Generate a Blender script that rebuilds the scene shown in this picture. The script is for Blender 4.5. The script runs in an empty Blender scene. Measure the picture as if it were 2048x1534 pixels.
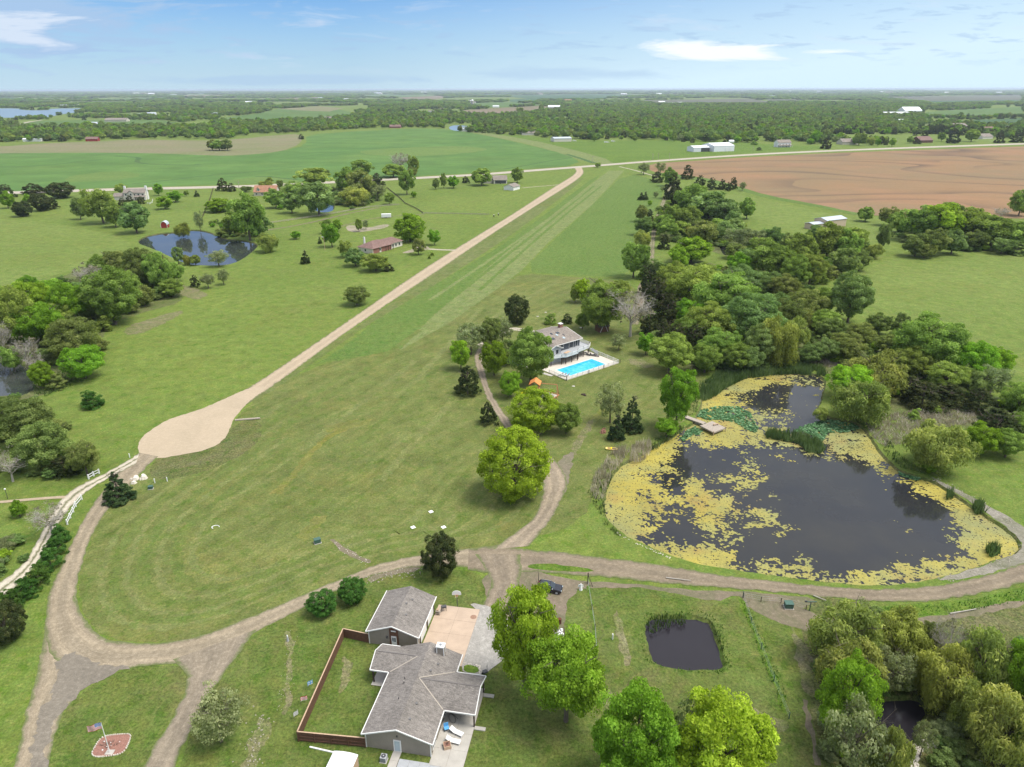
import bpy, bmesh, math, random
import numpy as np
from mathutils import Vector, Matrix
from mathutils.geometry import tessellate_polygon, delaunay_2d_cdt

SC = bpy.context.scene
COL = SC.collection
rnd = random.Random(7)
rad = math.radians

# ------------------------------------------------------------------ camera
CAM_H = 85.0; FPX = 1420.0; CX, CY = 1024.0, 767.0
PITCH = rad(22.53); ROLL = rad(0.11)
cd = bpy.data.cameras.new('camera'); cam = bpy.data.objects.new('camera', cd); COL.objects.link(cam)
cd.sensor_fit = 'HORIZONTAL'; cd.sensor_width = 36.0; cd.lens = FPX / 2048.0 * 36.0
cd.clip_start = 1.0; cd.clip_end = 120000.0
cam.matrix_world = Matrix.Translation((0, 0, CAM_H)) @ Matrix.Rotation(rad(90) - PITCH, 4, 'X') @ Matrix.Rotation(-ROLL, 4, 'Z')
SC.camera = cam
cr, sr = math.cos(ROLL), math.sin(ROLL); cp, sp = math.cos(PITCH), math.sin(PITCH)

# ------------------------------------------------------------------ light
SUN_EL, SUN_AZ, SUN_STR = rad(64), rad(100), 1.7     # azimuth measured clockwise from +Y (away from the camera)
SKY_STR = 0.15
SKY_PALE = (1.65, 2.1, 2.4); SKY_GREY = (0.95, 1.36, 1.92); SKY_LILAC = (1.62, 1.86, 2.2); SKY_WHITE = (2.3, 2.42, 2.5)
SC.view_settings.view_transform = 'Standard'; SC.view_settings.look = 'None'
SC.view_settings.gamma = 1.0; SC.view_settings.use_curve_mapping = False
SC.view_settings.exposure = 1.55
sd = bpy.data.lights.new('sun', 'SUN'); sd.energy = SUN_STR; sd.angle = rad(28); sd.color = (1.0, 0.955, 0.88)
so = bpy.data.objects.new('sun', sd); COL.objects.link(so)
_sv = Vector((math.sin(SUN_AZ) * math.cos(SUN_EL), math.cos(SUN_AZ) * math.cos(SUN_EL), math.sin(SUN_EL)))
so.rotation_euler = _sv.to_track_quat('Z', 'Y').to_euler()


class NB:
    """small node-tree builder"""
    def __init__(s, tree): s.t = tree; s.n = tree.nodes; s.l = tree.links
    def add(s, typ, **kw):
        nd = s.n.new(typ)
        for k, v in kw.items(): setattr(nd, k, v)
        return nd
    def put(s, sock, v):
        if v is None: return
        if isinstance(v, bpy.types.NodeSocket): s.l.new(v, sock)
        elif isinstance(v, (tuple, list)) and len(v) == 3 and sock.type == 'RGBA': sock.default_value = (*v, 1)
        else: sock.default_value = v
    def math(s, op, a, b=None, c=None, clamp=False):
        nd = s.add('ShaderNodeMath', operation=op, use_clamp=clamp)
        s.put(nd.inputs[0], a); s.put(nd.inputs[1], b); s.put(nd.inputs[2], c); return nd.outputs[0]
    def vmath(s, op, a, b=None):
        nd = s.add('ShaderNodeVectorMath', operation=op)
        s.put(nd.inputs[0], a); s.put(nd.inputs[1], b); return nd.outputs[0]
    def mix(s, f, a, b, mode='MIX'):
        nd = s.add('ShaderNodeMix', data_type='RGBA', blend_type=mode)
        s.put(nd.inputs[0], f); s.put(nd.inputs[6], a); s.put(nd.inputs[7], b); return nd.outputs[2]
    def noise(s, vec, scale, detail=3.0, rough=0.55, dist=0.0):
        nd = s.add('ShaderNodeTexNoise'); s.put(nd.inputs['Vector'], vec)
        nd.inputs['Scale'].default_value = scale; nd.inputs['Detail'].default_value = detail
        nd.inputs['Roughness'].default_value = rough; nd.inputs['Distortion'].default_value = dist
        return nd.outputs[0]
    def maprange(s, v, a, b, c=0.0, d=1.0):
        nd = s.add('ShaderNodeMapRange'); s.put(nd.inputs[0], v)
        for i, x in enumerate((a, b, c, d)): nd.inputs[i + 1].default_value = x
        return nd.outputs[0]
    def mapping(s, vec, loc=(0, 0, 0), rot=(0, 0, 0), scale=(1, 1, 1)):
        nd = s.add('ShaderNodeMapping'); s.put(nd.inputs[0], vec)
        nd.inputs[1].default_value = loc; nd.inputs[2].default_value = rot; nd.inputs[3].default_value = scale
        return nd.outputs[0]
    def coord(s, which='Object'): return s.add('ShaderNodeTexCoord').outputs[which]
    def bump(s, h, strength=0.3, dist=0.1):
        nd = s.add('ShaderNodeBump'); s.put(nd.inputs['Height'], h)
        nd.inputs['Strength'].default_value = strength; nd.inputs['Distance'].default_value = dist
        return nd.outputs[0]


# world: daylight sky with thin cloud
W = bpy.data.worlds.new('World'); SC.world = W; W.use_nodes = True
nb = NB(W.node_tree); nb.n.clear()
sky = nb.add('ShaderNodeTexSky', sky_type='NISHITA', sun_disc=False)
sky.sun_elevation = SUN_EL; sky.sun_rotation = SUN_AZ; sky.altitude = 400
sky.air_density = 1.0; sky.dust_density = 1.2; sky.ozone_density = 1.5
gen = nb.coord('Generated')
sep = nb.add('ShaderNodeSeparateXYZ'); nb.l.new(gen, sep.inputs[0])
zc = nb.math('ADD', nb.math('MAXIMUM', sep.outputs[2], 0.0), 0.09)
cmb = nb.add('ShaderNodeCombineXYZ')
nb.put(cmb.inputs[0], nb.math('DIVIDE', sep.outputs[0], zc)); nb.put(cmb.inputs[1], nb.math('DIVIDE', sep.outputs[1], zc))
pl = nb.mapping(cmb.outputs[0], loc=(3.1, 1.7, 0), rot=(0, 0, 0.12), scale=(0.45, 0.85, 1))
n1 = nb.noise(pl, 1.0, 7, 0.62, 0.6)
n2 = nb.noise(nb.mapping(cmb.outputs[0], loc=(7, 2, 0), scale=(0.25, 0.3, 1)), 1.0, 3, 0.5)
# cloud bands named by where they hang: tx = left/right, tz = height, seen from the ground looking north
ys = nb.math('MAXIMUM', sep.outputs[1], 0.05)
tx = nb.math('DIVIDE', sep.outputs[0], ys); tz = nb.math('DIVIDE', sep.outputs[2], ys)
ct = nb.add('ShaderNodeCombineXYZ'); nb.put(ct.inputs[0], tx); nb.put(ct.inputs[1], tz)
sn = nb.noise(nb.mapping(ct.outputs[0], scale=(7, 42, 1)), 1.0, 6, 0.62, 0.5)
sf = nb.noise(nb.mapping(ct.outputs[0], loc=(2, 7, 0), scale=(16, 110, 1)), 1.0, 5, 0.6, 0.4)
def bank(cx, cz, rx, rz, k=1.0, th=0.25):
    a = nb.math('DIVIDE', nb.math('SUBTRACT', tx, cx), rx); c = nb.math('DIVIDE', nb.math('SUBTRACT', tz, cz), rz)
    r = nb.math('SQRT', nb.math('ADD', nb.math('MULTIPLY', a, a), nb.math('MULTIPLY', c, c)))
    e = nb.math('ADD', nb.math('SUBTRACT', 1.0, r), nb.math('MULTIPLY', nb.math('SUBTRACT', sn, 0.5), 3.4))
    return nb.math('MULTIPLY', nb.maprange(e, 0.0, th * 2.2, 0, 1), k)
horiz = nb.maprange(sep.outputs[2], 0.0, 0.14, 0.78, 0.04)
right = nb.maprange(sep.outputs[0], -0.2, 0.62, -0.06, 0.55)
veil = nb.math('ADD', horiz, right, clamp=True)
overhead_fill = nb.math('MULTIPLY', nb.maprange(sep.outputs[2], 0.11, 0.42, 0.0, 0.88), nb.maprange(n1, 0.38, 0.60, 0.40, 1.0))  # bright cloud added overhead, above the view, to lift the ambient light
skyc = nb.mix(veil, nb.mix(1.0, sky.outputs[0], (0.082, 0.188, 0.330), 'MULTIPLY'), SKY_PALE)
skyc = nb.mix(bank(-0.66, 0.085, 0.30, 0.055, 0.9, .22), skyc, SKY_GREY)
skyc = nb.mix(bank(-0.76, 0.070, 0.24, 0.024, 0.9, .22), skyc, SKY_LILAC)
skyc = nb.mix(bank(-0.78, 0.112, 0.14, 0.012, 0.8, .18), skyc, SKY_LILAC)
skyc = nb.mix(bank(-0.55, 0.122, 0.42, 0.014, 0.8, .22), skyc, SKY_GREY)
skyc = nb.mix(bank(-0.10, 0.128, 0.30, 0.008, 0.8, .18), skyc, SKY_LILAC)
skyc = nb.mix(bank(-0.62, 0.046, 0.20, 0.004, 0.8, .15), skyc, SKY_GREY)
skyc = nb.mix(nb.math('MULTIPLY', nb.maprange(sf, 0.55, 0.63, 0, 0.45), nb.maprange(tz, 0.02, 0.05, 0, 1)), skyc, SKY_GREY)
skyc = nb.mix(nb.math('MULTIPLY', nb.maprange(sn, 0.56, 0.70, 0, 0.4), nb.maprange(tz, 0.01, 0.03, 0, 1)), skyc, SKY_LILAC)
skyc = nb.mix(bank(-0.32, 0.012, 0.20, 0.006, 0.45, .25), skyc, SKY_GREY)
skyc = nb.mix(bank(0.06, 0.018, 0.17, 0.010, 0.4, .3), skyc, SKY_GREY)
skyc = nb.mix(bank(0.25, 0.044, 0.10, 0.013, 0.95), skyc, SKY_WHITE)
skyc = nb.mix(bank(0.41, 0.043, 0.05, 0.004, 0.8), skyc, SKY_WHITE)
skyc = nb.mix(overhead_fill, skyc, (3.4, 3.45, 3.55))
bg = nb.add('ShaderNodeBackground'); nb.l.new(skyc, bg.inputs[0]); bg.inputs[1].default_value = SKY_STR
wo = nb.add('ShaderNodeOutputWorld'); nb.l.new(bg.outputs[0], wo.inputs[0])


# ------------------------------------------------------------------ photograph -> place
def P(px, py, z=0.0):
    u = px - CX; v = -(py - CY)
    u, v = cr * u - sr * v, sr * u + cr * v
    dx, dy, dz = u, FPX * cp + v * sp, -FPX * sp + v * cp
    t = (z - CAM_H) / dz
    return Vector((dx * t, dy * t, z))


def Q(x, y, z):
    zz = z - CAM_H; dep = y * cp - zz * sp; up = y * sp + zz * cp
    u = FPX * x / dep; v = FPX * up / dep
    u, v = cr * u + sr * v, -sr * u + cr * v
    return CX + u, CY - v, dep


def height_for(b, ytop):
    lo, hi = 0.0, 60.0
    for _ in range(24):
        m = (lo + hi) / 2
        if Q(b.x, b.y, m)[1] > ytop: lo = m
        else: hi = m
    return lo


# ------------------------------------------------------------------ materials
MATS = {}
def newmat(name):
    m = bpy.data.materials.new(name); m.use_nodes = True
    b = NB(m.node_tree); b.n.clear(); out = b.add('ShaderNodeOutputMaterial'); MATS[name] = m
    return m, b, out


def prin(b, out, col, rough=0.8, normal=None, metal=0.0, spec=None, emis=None):
    p = b.add('ShaderNodeBsdfPrincipled'); b.put(p.inputs['Base Color'], col); b.put(p.inputs['Roughness'], rough)
    p.inputs['Metallic'].default_value = metal
    if spec is not None: p.inputs['Specular IOR Level'].default_value = spec
    if normal is not None: b.put(p.inputs['Normal'], normal)
    b.l.new(p.outputs[0], out.inputs[0]); return p


def plain(name, col, rough=0.7, var=0.12, scale=3.0, metal=0.0, bump=0.0):
    m, b, out = newmat(name)
    c = b.coord('Object'); n = b.noise(c, scale, 4, 0.6)
    k = b.maprange(n, 0.25, 0.75, 1 - var, 1 + var)
    hsv = b.add('ShaderNodeHueSaturation'); b.put(hsv.inputs['Value'], k); b.put(hsv.inputs['Color'], col)
    prin(b, out, hsv.outputs[0], rough, b.bump(n, bump, 0.02) if bump else None, metal)
    return m


GK = 0.70
def grass(name, a, bcol, yel=(0.17, 0.17, 0.05), ang=None, streak=0.0, sscale=0.9, yamt=0.35, big=0.018, fine=1.0, mid=0.22, warp=0.0, dry=(0.20, 0.17, 0.09), dryamt=0.0):
    a, bcol, yel, dry = [tuple(x * GK for x in q) for q in (a, bcol, yel, dry)]
    m, b, out = newmat(name)
    c = b.coord('Object')
    col = b.mix(b.maprange(b.noise(c, big, 5, 0.6, 0.4), 0.38, 0.62), a, bcol)
    ny = b.noise(b.mapping(c, loc=(40, 90, 0)), big * 2.2, 6, 0.66, 0.6)
    col = b.mix(b.maprange(ny, 0.5, 0.72, 0, yamt), col, yel)
    if dryamt:
        col = b.mix(b.maprange(b.noise(b.mapping(c, loc=(-33, 12, 5)), 0.07, 7, 0.74, 0.5), 0.52, 0.70, 0, dryamt), col, dry)
    if fine:
        # lush and straw coloured tufts a step or two wide
        t1 = b.noise(b.mapping(c, loc=(71, 5, 0)), 0.33, 5, 0.72, 0.3)
        col = b.mix(b.maprange(t1, 0.50, 0.66, 0, 0.75 * min(1, fine)), col, b.mix(1.0, a, (0.66, 0.86, 0.55), 'MULTIPLY'))
        t2 = b.noise(b.mapping(c, loc=(11, 85, 0)), 0.9, 4, 0.78, 0.2)
        col = b.mix(b.maprange(t2, 0.52, 0.68, 0, 0.65 * min(1, fine)), col, tuple(x * y for x, y in zip(bcol, (1.55, 1.25, 1.5))))
    if streak:
        v = b.mapping(c, rot=(0, 0, -ang))
        if warp:
            cb = b.add('ShaderNodeCombineXYZ'); b.put(cb.inputs[0], b.math('MULTIPLY', b.noise(c, 0.012, 2, 0.5), warp)); v = b.vmath('ADD', v, cb.outputs[0])
        v = b.mapping(v, scale=(sscale, sscale * 0.045, 1))
        col = b.mix(b.maprange(b.noise(v, 1.0, 3, 0.65), 0.3, 0.7, 0, streak), col, b.mix(1.0, col, (0.66, 0.72, 0.62), 'MULTIPLY'))
    nm = b.noise(b.mapping(c, loc=(9, 4, 0)), mid, 6, 0.72)
    k = b.maprange(nm, 0.3, 0.7, 0.78, 1.22)
    nf = b.noise(c, 2.2, 4, 0.85)
    k = b.math('MULTIPLY', k, b.maprange(nf, 0.35, 0.65, 1 - 0.34 * fine, 1 + 0.34 * fine))
    hsv = b.add('ShaderNodeHueSaturation'); b.put(hsv.inputs['Value'], k); b.put(hsv.inputs['Color'], col); hsv.inputs['Saturation'].default_value = 1.12
    b.put(hsv.inputs['Hue'], b.maprange(b.noise(b.mapping(c, loc=(3, 3, 3)), 0.4, 4, 0.7), 0.3, 0.7, 0.486, 0.514))
    prin(b, out, hsv.outputs[0], 0.95, b.bump(b.math('ADD', nf, nm), 0.6, 0.18), spec=0.15)
    return m


def gravel(name, a, c2, c3=None, edge=0.0, tracks=0.0, mid=0.0, gr=1.0):
    a = tuple(x * .69 for x in a); c2 = tuple(x * .69 for x in c2); c3 = tuple(x * .69 for x in c3) if c3 else None
    """packed gravel; UV.x runs across the road"""
    m, b, out = newmat(name)
    c = b.coord('Object')
    n1 = b.noise(c, 0.12, 5, 0.65, 0.5); n2 = b.noise(c, 1.3, 5, 0.75); n3 = b.noise(c, 7.0, 2, 0.7)
    col = b.mix(b.maprange(n1, 0.35, 0.65), a, c2)
    if c3: col = b.mix(b.maprange(n2, 0.55, 0.75, 0, 0.6), col, c3)
    if tracks:
        uv = b.coord('UV'); s_ = b.add('ShaderNodeSeparateXYZ'); b.l.new(uv, s_.inputs[0])
        u = b.math('ADD', s_.outputs[0], b.math('MULTIPLY', b.math('SUBTRACT', n1, 0.5), 0.16))
        w = b.math('ABSOLUTE', b.math('SUBTRACT', b.math('ABSOLUTE', b.math('SUBTRACT', u, 0.5)), 0.24))
        f = b.maprange(w, 0.03, 0.15, tracks, 0.0)
        col = b.mix(f, col, b.mix(1.0, col, (1.5, 1.48, 1.45), 'MULTIPLY'))
        st = b.noise(b.mapping(uv, scale=(26, 0.25, 1)), 1.0, 3, 0.7)
        col = b.mix(b.maprange(st, 0.35, 0.7, 0, 0.55), col, b.mix(1.0, col, (0.62, 0.60, 0.57), 'MULTIPLY'))
        e = b.math('SUBTRACT', 0.5, b.math('ABSOLUTE', b.math('SUBTRACT', s_.outputs[0], 0.5)))
        e = b.math('ADD', e, b.math('MULTIPLY', b.math('SUBTRACT', b.noise(c, 0.5, 5, 0.75), 0.5), 0.34))
        col = b.mix(b.maprange(e, 0.02, 0.11, 0.9, 0), col, (0.105, 0.125, 0.045))
        if mid: col = b.mix(b.maprange(b.math('ADD', b.math('ABSOLUTE', b.math('SUBTRACT', u, 0.5)), b.math('MULTIPLY', b.math('SUBTRACT', n2, 0.5), 0.3)), 0.03, 0.12, mid, 0), col, (0.115, 0.12, 0.05))
    k = b.math('MULTIPLY', b.maprange(n2, 0.32, 0.68, 1 - .22 * gr, 1 + .20 * gr), b.maprange(n3, 0.3, 0.7, 1 - .16 * gr, 1 + .16 * gr))
    hsv = b.add('ShaderNodeHueSaturation'); b.put(hsv.inputs['Value'], k); b.put(hsv.inputs['Color'], col)
    prin(b, out, hsv.outputs[0], 0.93, b.bump(b.math('ADD', n2, n3), 0.35, 0.04), spec=0.2)
    return m


def leafmat(name, col, yel=None, trans=0.46, var=0.32):
    m, b, out = newmat(name)
    at = b.add('ShaderNodeAttribute', attribute_name='tint')
    oi = b.add('ShaderNodeObjectInfo')
    t = at.outputs['Fac']
    y = yel or tuple(min(0.6, x * f) for x, f in zip(col, (1.9, 1.55, 1.1)))
    c = b.mix(b.maprange(t, 0.45, 1.0, 0, 0.75), col, y)
    k = b.math('MULTIPLY', b.maprange(t, 0, 1, 1 - var, 1 + var), b.maprange(oi.outputs['Random'], 0, 1, 0.84, 1.18))
    hsv = b.add('ShaderNodeHueSaturation'); b.put(hsv.inputs['Color'], c); b.put(hsv.inputs['Value'], k)
    b.put(hsv.inputs['Hue'], b.maprange(b.math('FRACT', b.math('MULTIPLY', oi.outputs['Random'], 7.31)), 0, 1, 0.482, 0.515))
    d = b.add('ShaderNodeBsdfDiffuse'); b.l.new(hsv.outputs[0], d.inputs[0])
    tr = b.add('ShaderNodeBsdfTranslucent'); b.l.new(b.mix(1.0, hsv.outputs[0], (1.15, 1.2, 0.6), 'MULTIPLY'), tr.inputs[0])
    mx = b.add('ShaderNodeMixShader'); mx.inputs[0].default_value = trans
    b.l.new(d.outputs[0], mx.inputs[1]); b.l.new(tr.outputs[0], mx.inputs[2]); b.l.new(mx.outputs[0], out.inputs[0])
    return m


LEAF = dict(
    D=leafmat('leaf_green', (0.215,0.305,0.066), (0.35,0.44,0.12)), G=leafmat('leaf_fresh_green', (0.190,0.330,0.032), (0.31,0.47,0.065)),
    L=leafmat('leaf_lime', (0.260,0.400,0.034), (0.39,0.53,0.07)), K=leafmat('leaf_cedar', (0.066,0.090,0.036), (0.14,0.14,0.055)),
    C=leafmat('leaf_conifer', (0.065,0.105,0.045), (0.13,0.165,0.06)), W=leafmat('leaf_willow', (0.265,0.320,0.085), (0.42,0.42,0.12)),
    O=leafmat('leaf_olive', (0.185, 0.240, 0.070), (0.31, 0.34, 0.12)), B=leafmat('leaf_grey', (0.22, 0.21, 0.15), (0.26, 0.24, 0.19)),
    S=leafmat('leaf_pale', (0.215,0.265,0.12), (0.33,0.35,0.20)), Y=leafmat('leaf_yellow', (0.285, 0.325, 0.075), (0.43, 0.45, 0.11)),
    T=leafmat('leaf_blue_green', (0.175,0.260,0.082), (0.30,0.39,0.16)), H=leafmat('leaf_hedge', (0.070,0.150,0.030), (0.15,0.26,0.06)),
    F=leafmat('leaf_far', (0.155,0.235,0.070), (0.26,0.34,0.12)))
M_BARK = plain('bark', (0.10, 0.08, 0.06), 0.9, 0.25, 2.0)
M_BARKG = plain('bark_grey', (0.34, 0.31, 0.27), 0.9, 0.2, 2.0)

# ------------------------------------------------------------------ object helpers
def meta(o, label=None, cat=None, group=None, kind=None):
    if label: o['label'] = label
    if cat: o['category'] = cat
    if group: o['group'] = group
    if kind: o['kind'] = kind
    return o


def thing(name, loc, rz=0.0, label=None, cat=None, group=None):
    o = bpy.data.objects.new(name, None); COL.objects.link(o); o.location = loc; o.rotation_euler = (0, 0, rz)
    o.empty_display_size = 0.5
    return meta(o, label, cat, group)


def link(name, me, parent=None, mat=None):
    o = bpy.data.objects.new(name, me); COL.objects.link(o)
    if parent is not None: o.parent = parent
    if mat is not None and not me.materials: me.materials.append(mat)
    return o


class MB:
    def __init__(s): s.v = []; s.f = []; s.mi = []; s.cur = 0
    def face(s, pts):
        n = len(s.v); s.v.extend([tuple(p) for p in pts]); s.f.append(tuple(range(n, n + len(pts)))); s.mi.append(s.cur)
    def box(s, x0, x1, y0, y1, z0, z1, rot=0, org=(0, 0)):
        c = [(x0, y0), (x1, y0), (x1, y1), (x0, y1)]
        if rot:
            a, d = math.cos(rot), math.sin(rot)
            c = [((x - org[0]) * a - (y - org[1]) * d + org[0], (x - org[0]) * d + (y - org[1]) * a + org[1]) for x, y in c]
        s.prism(c, z0, z1); return s
    def prism(s, c, z0, z1):
        n = len(s.v); k = len(c)
        s.v += [(x, y, z0) for x, y in c] + [(x, y, z1) for x, y in c]
        s.f.append(tuple(n + i for i in reversed(range(k)))); s.f.append(tuple(n + k + i for i in range(k)))
        for i in range(k):
            j = (i + 1) % k; s.f.append((n + i, n + j, n + k + j, n + k + i))
        s.mi += [s.cur] * (k + 2); return s
    def hexa(s, b, t):
        n = len(s.v); k = len(b); s.v += [tuple(p) for p in b] + [tuple(p) for p in t]
        s.f.append(tuple(n + i for i in reversed(range(k)))); s.f.append(tuple(n + k + i for i in range(k)))
        for i in range(k):
            j = (i + 1) % k; s.f.append((n + i, n + j, n + k + j, n + k + i))
        s.mi += [s.cur] * (k + 2); return s
    def tube(s, p0, p1, r0, r1=None, k=6, cap=True):
        r1 = r0 if r1 is None else r1
        p0, p1 = Vector(p0), Vector(p1); d = (p1 - p0)
        if d.length < 1e-6: return s
        q = d.to_track_quat('Z', 'X'); n = len(s.v)
        for p, r in ((p0, r0), (p1, r1)):
            for i in range(k):
                a = 2 * math.pi * i / k; s.v.append(tuple(p + q @ Vector((r * math.cos(a), r * math.sin(a), 0))))
        for i in range(k):
            j = (i + 1) % k; s.f.append((n + i, n + j, n + k + j, n + k + i)); s.mi.append(s.cur)
        if cap:
            s.f.append(tuple(n + i for i in reversed(range(k)))); s.f.append(tuple(n + k + i for i in range(k))); s.mi += [s.cur] * 2
        return s
    def slab(s, quad, t):
        """thick plate: quad is the top, t the thickness downwards"""
        return s.hexa([(x, y, z - t) for x, y, z in quad], quad)
    def mesh(s, name, mats=()):
        me = bpy.data.meshes.new(name); me.from_pydata(s.v, [], s.f); me.update()
        for m in mats: me.materials.append(m)
        if len(mats) > 1: me.polygons.foreach_set('material_index', s.mi)
        return me
    def obj(s, name, mat, parent=None, bevel=0.0):
        mats = mat if isinstance(mat, (list, tuple)) else [mat]
        me = s.mesh(name, mats)
        if bevel:
            bm = bmesh.new(); bm.from_mesh(me); bmesh.ops.remove_doubles(bm, verts=bm.verts, dist=1e-4)
            bmesh.ops.recalc_face_normals(bm, faces=bm.faces)
            bmesh.ops.bevel(bm, geom=[e for e in bm.edges if e.is_manifold and e.calc_face_angle(0) > 0.5], offset=bevel, segments=1, affect='EDGES')
            bm.to_mesh(me); bm.free()
        return link(name, me, parent)


def npmesh(name, V, Fc, mat, tint=None):
    me = bpy.data.meshes.new(name)
    V = np.asarray(V, np.float32); Fc = np.asarray(Fc, np.int32); nf, k = Fc.shape
    me.vertices.add(len(V)); me.vertices.foreach_set('co', V.ravel())
    me.loops.add(nf * k); me.loops.foreach_set('vertex_index', Fc.ravel())
    me.polygons.add(nf); me.polygons.foreach_set('loop_start', np.arange(0, nf * k, k, dtype=np.int32))
    me.polygons.foreach_set('loop_total', np.full(nf, k, np.int32))
    if tint is not None:
        a = me.attributes.new('tint', 'FLOAT', 'FACE'); a.data.foreach_set('value', np.asarray(tint, np.float32))
    me.update(); me.validate()
    if mat: me.materials.append(mat)
    return me


def smooth_closed(pts, it=2):
    for _ in range(it):
        o = []
        for i in range(len(pts)):
            a, b = pts[i], pts[(i + 1) % len(pts)]
            o += [a * 0.75 + b * 0.25, a * 0.25 + b * 0.75]
        pts = o
    return pts


def resample(pts, step, closed):
    if closed: pts = pts + [pts[0]]
    out = []
    for a, b in zip(pts[:-1], pts[1:]):
        n = max(1, int((b - a).length / step))
        out += [a.lerp(b, i / n) for i in range(n)]
    if not closed: out.append(pts[-1])
    return out


from mathutils import noise as mnoise
def jit(p, amp, sc=0.6):
    v = mnoise.noise_vector(Vector((p.x * sc, p.y * sc, 3.3)))
    w = mnoise.noise_vector(Vector((p.x * sc * 3.1, p.y * sc * 3.1, 8.3)))
    return Vector((p.x + amp * (v.x + 0.5 * w.x), p.y + amp * (v.y + 0.5 * w.y), p.z))


HOLES = []; NOHOLE = ()
def sheet(name, px, mat, z, smooth=2, step=1.0, amp=0.15, sc=0.5, world=False, kind='structure', label=None):
    pts = [Vector((p[0], p[1], z)) if world else P(p[0], p[1], 0) for p in px]
    for p in pts: p.z = z
    if smooth: pts = smooth_closed(pts, smooth)
    pts = resample(pts, step, True)
    if amp: pts = [jit(p, amp, sc) for p in pts]
    hl = []
    if not world and name not in NOHOLE:
        x0, x1 = min(p.x for p in pts), max(p.x for p in pts); y0, y1 = min(p.y for p in pts), max(p.y for p in pts)
        for hp in HOLES:
            if max(p.x for p in hp) > x0 and min(p.x for p in hp) < x1 and max(p.y for p in hp) > y0 and min(p.y for p in hp) < y1: hl.append(hp)
    if hl:
        vs_, es_ = [], []
        for lp in [pts] + hl:
            n0 = len(vs_); vs_ += [Vector((p.x, p.y)) for p in lp]; es_ += [(n0 + i, n0 + (i + 1) % len(lp)) for i in range(len(lp))]
        r_ = delaunay_2d_cdt(vs_, es_, [], 0, 1e-6); vv_, ff_ = r_[0], [tuple(f) for f in r_[2]]
        cx_ = np.array([sum(vv_[i].x for i in f) / len(f) for f in ff_]); cy_ = np.array([sum(vv_[i].y for i in f) / len(f) for f in ff_])
        kp = inside(cx_, cy_, [(p.x, p.y) for p in pts])
        for lp in hl: kp &= ~inside(cx_, cy_, [(p.x, p.y) for p in lp])
        me = bpy.data.meshes.new(name); me.from_pydata([(v.x, v.y, z) for v in vv_], [], [f for f, q in zip(ff_, kp) if q]); me.update()
    else:
        tris = tessellate_polygon([pts])
        me = bpy.data.meshes.new(name); me.from_pydata([tuple(p) for p in pts], [], [tuple(t) for t in tris]); me.update()
    for pl_ in me.polygons:
        if pl_.normal.z < 0: pl_.flip()
    o = link(name, me, None, mat); meta(o, label, None, None, kind)
    return o


def smooth_open(pts, it=2):
    for _ in range(it):
        o = [pts[0]]
        for a, b in zip(pts[:-1], pts[1:]): o += [a * 0.75 + b * 0.25, a * 0.25 + b * 0.75]
        o.append(pts[-1]); pts = o
    return pts


def param(pts, n):
    L = [0]
    for a, b in zip(pts[:-1], pts[1:]): L.append(L[-1] + (b - a).length)
    out = []; j = 0
    for i in range(n):
        t = L[-1] * i / (n - 1)
        while j < len(L) - 2 and L[j + 1] < t: j += 1
        f = (t - L[j]) / max(1e-6, L[j + 1] - L[j]); out.append(pts[j].lerp(pts[j + 1], min(1, max(0, f))))
    return out, L[-1]


def ribbon_lr(name, left, right, mat, z, step=0.6, amp=0.2, world=False, kind='structure', cols=6):
    f = (lambda p: Vector((p[0], p[1], 0))) if world else (lambda p: P(p[0], p[1], 0))
    l = smooth_open([f(p) for p in left]); r = smooth_open([f(p) for p in right])
    n = int(max(param(l, 2)[1], param(r, 2)[1]) / step) + 2
    n = min(n, 1500)
    l, LL = param(l, n); r, _ = param(r, n)
    amp *= 1.5; l = [jit(p, amp) for p in l]; r = [jit(p, amp) for p in r]
    V = []; uv = []
    for i, (a, b) in enumerate(zip(l, r)):
        for c in range(cols + 1):
            p = a.lerp(b, c / cols); V.append((p.x, p.y, z)); uv.append((c / cols, LL * i / (n - 1)))
    F = [(i * (cols + 1) + c, i * (cols + 1) + c + 1, (i + 1) * (cols + 1) + c + 1, (i + 1) * (cols + 1) + c) for i in range(n - 1) for c in range(cols)]
    me = bpy.data.meshes.new(name); me.from_pydata(V, [], F); me.update()
    ul = me.uv_layers.new(name='UVMap')
    for lp in me.loops: ul.data[lp.index].uv = uv[lp.vertex_index]
    if me.polygons[0].normal.z < 0:
        me.flip_normals()
    o = link(name, me, None, mat); o['kind'] = kind
    return o


def ribbon(name, center, width, mat, z, **kw):
    c = smooth_open([P(p[0], p[1], 0) for p in center], 2)
    l, r = [], []
    for i, p in enumerate(c):
        d = (c[min(i + 1, len(c) - 1)] - c[max(i - 1, 0)]).normalized(); nrm = Vector((-d.y, d.x, 0)) * width / 2
        l.append(p + nrm); r.append(p - nrm)
    return ribbon_lr(name, [(p.x, p.y) for p in l], [(p.x, p.y) for p in r], mat, z, world=True, **kw)


def inside(px, py, poly):
    poly = np.asarray(poly, float); x0, y0 = poly[:, 0], poly[:, 1]; x1, y1 = np.roll(x0, -1), np.roll(y0, -1)
    px = np.asarray(px)[..., None]; py = np.asarray(py)[..., None]
    c = ((y0 > py) != (y1 > py)) & (px < (x1 - x0) * (py - y0) / (y1 - y0 + 1e-12) + x0)
    return c.sum(-1) % 2 == 1


def Pn(px, py, z=0.0):
    u = np.asarray(px, float) - CX; v = -(np.asarray(py, float) - CY)
    u, v = cr * u - sr * v, sr * u + cr * v
    dy = FPX * cp + v * sp; dz = -FPX * sp + v * cp; t = (z - CAM_H) / dz
    return u * t, dy * t


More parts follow.
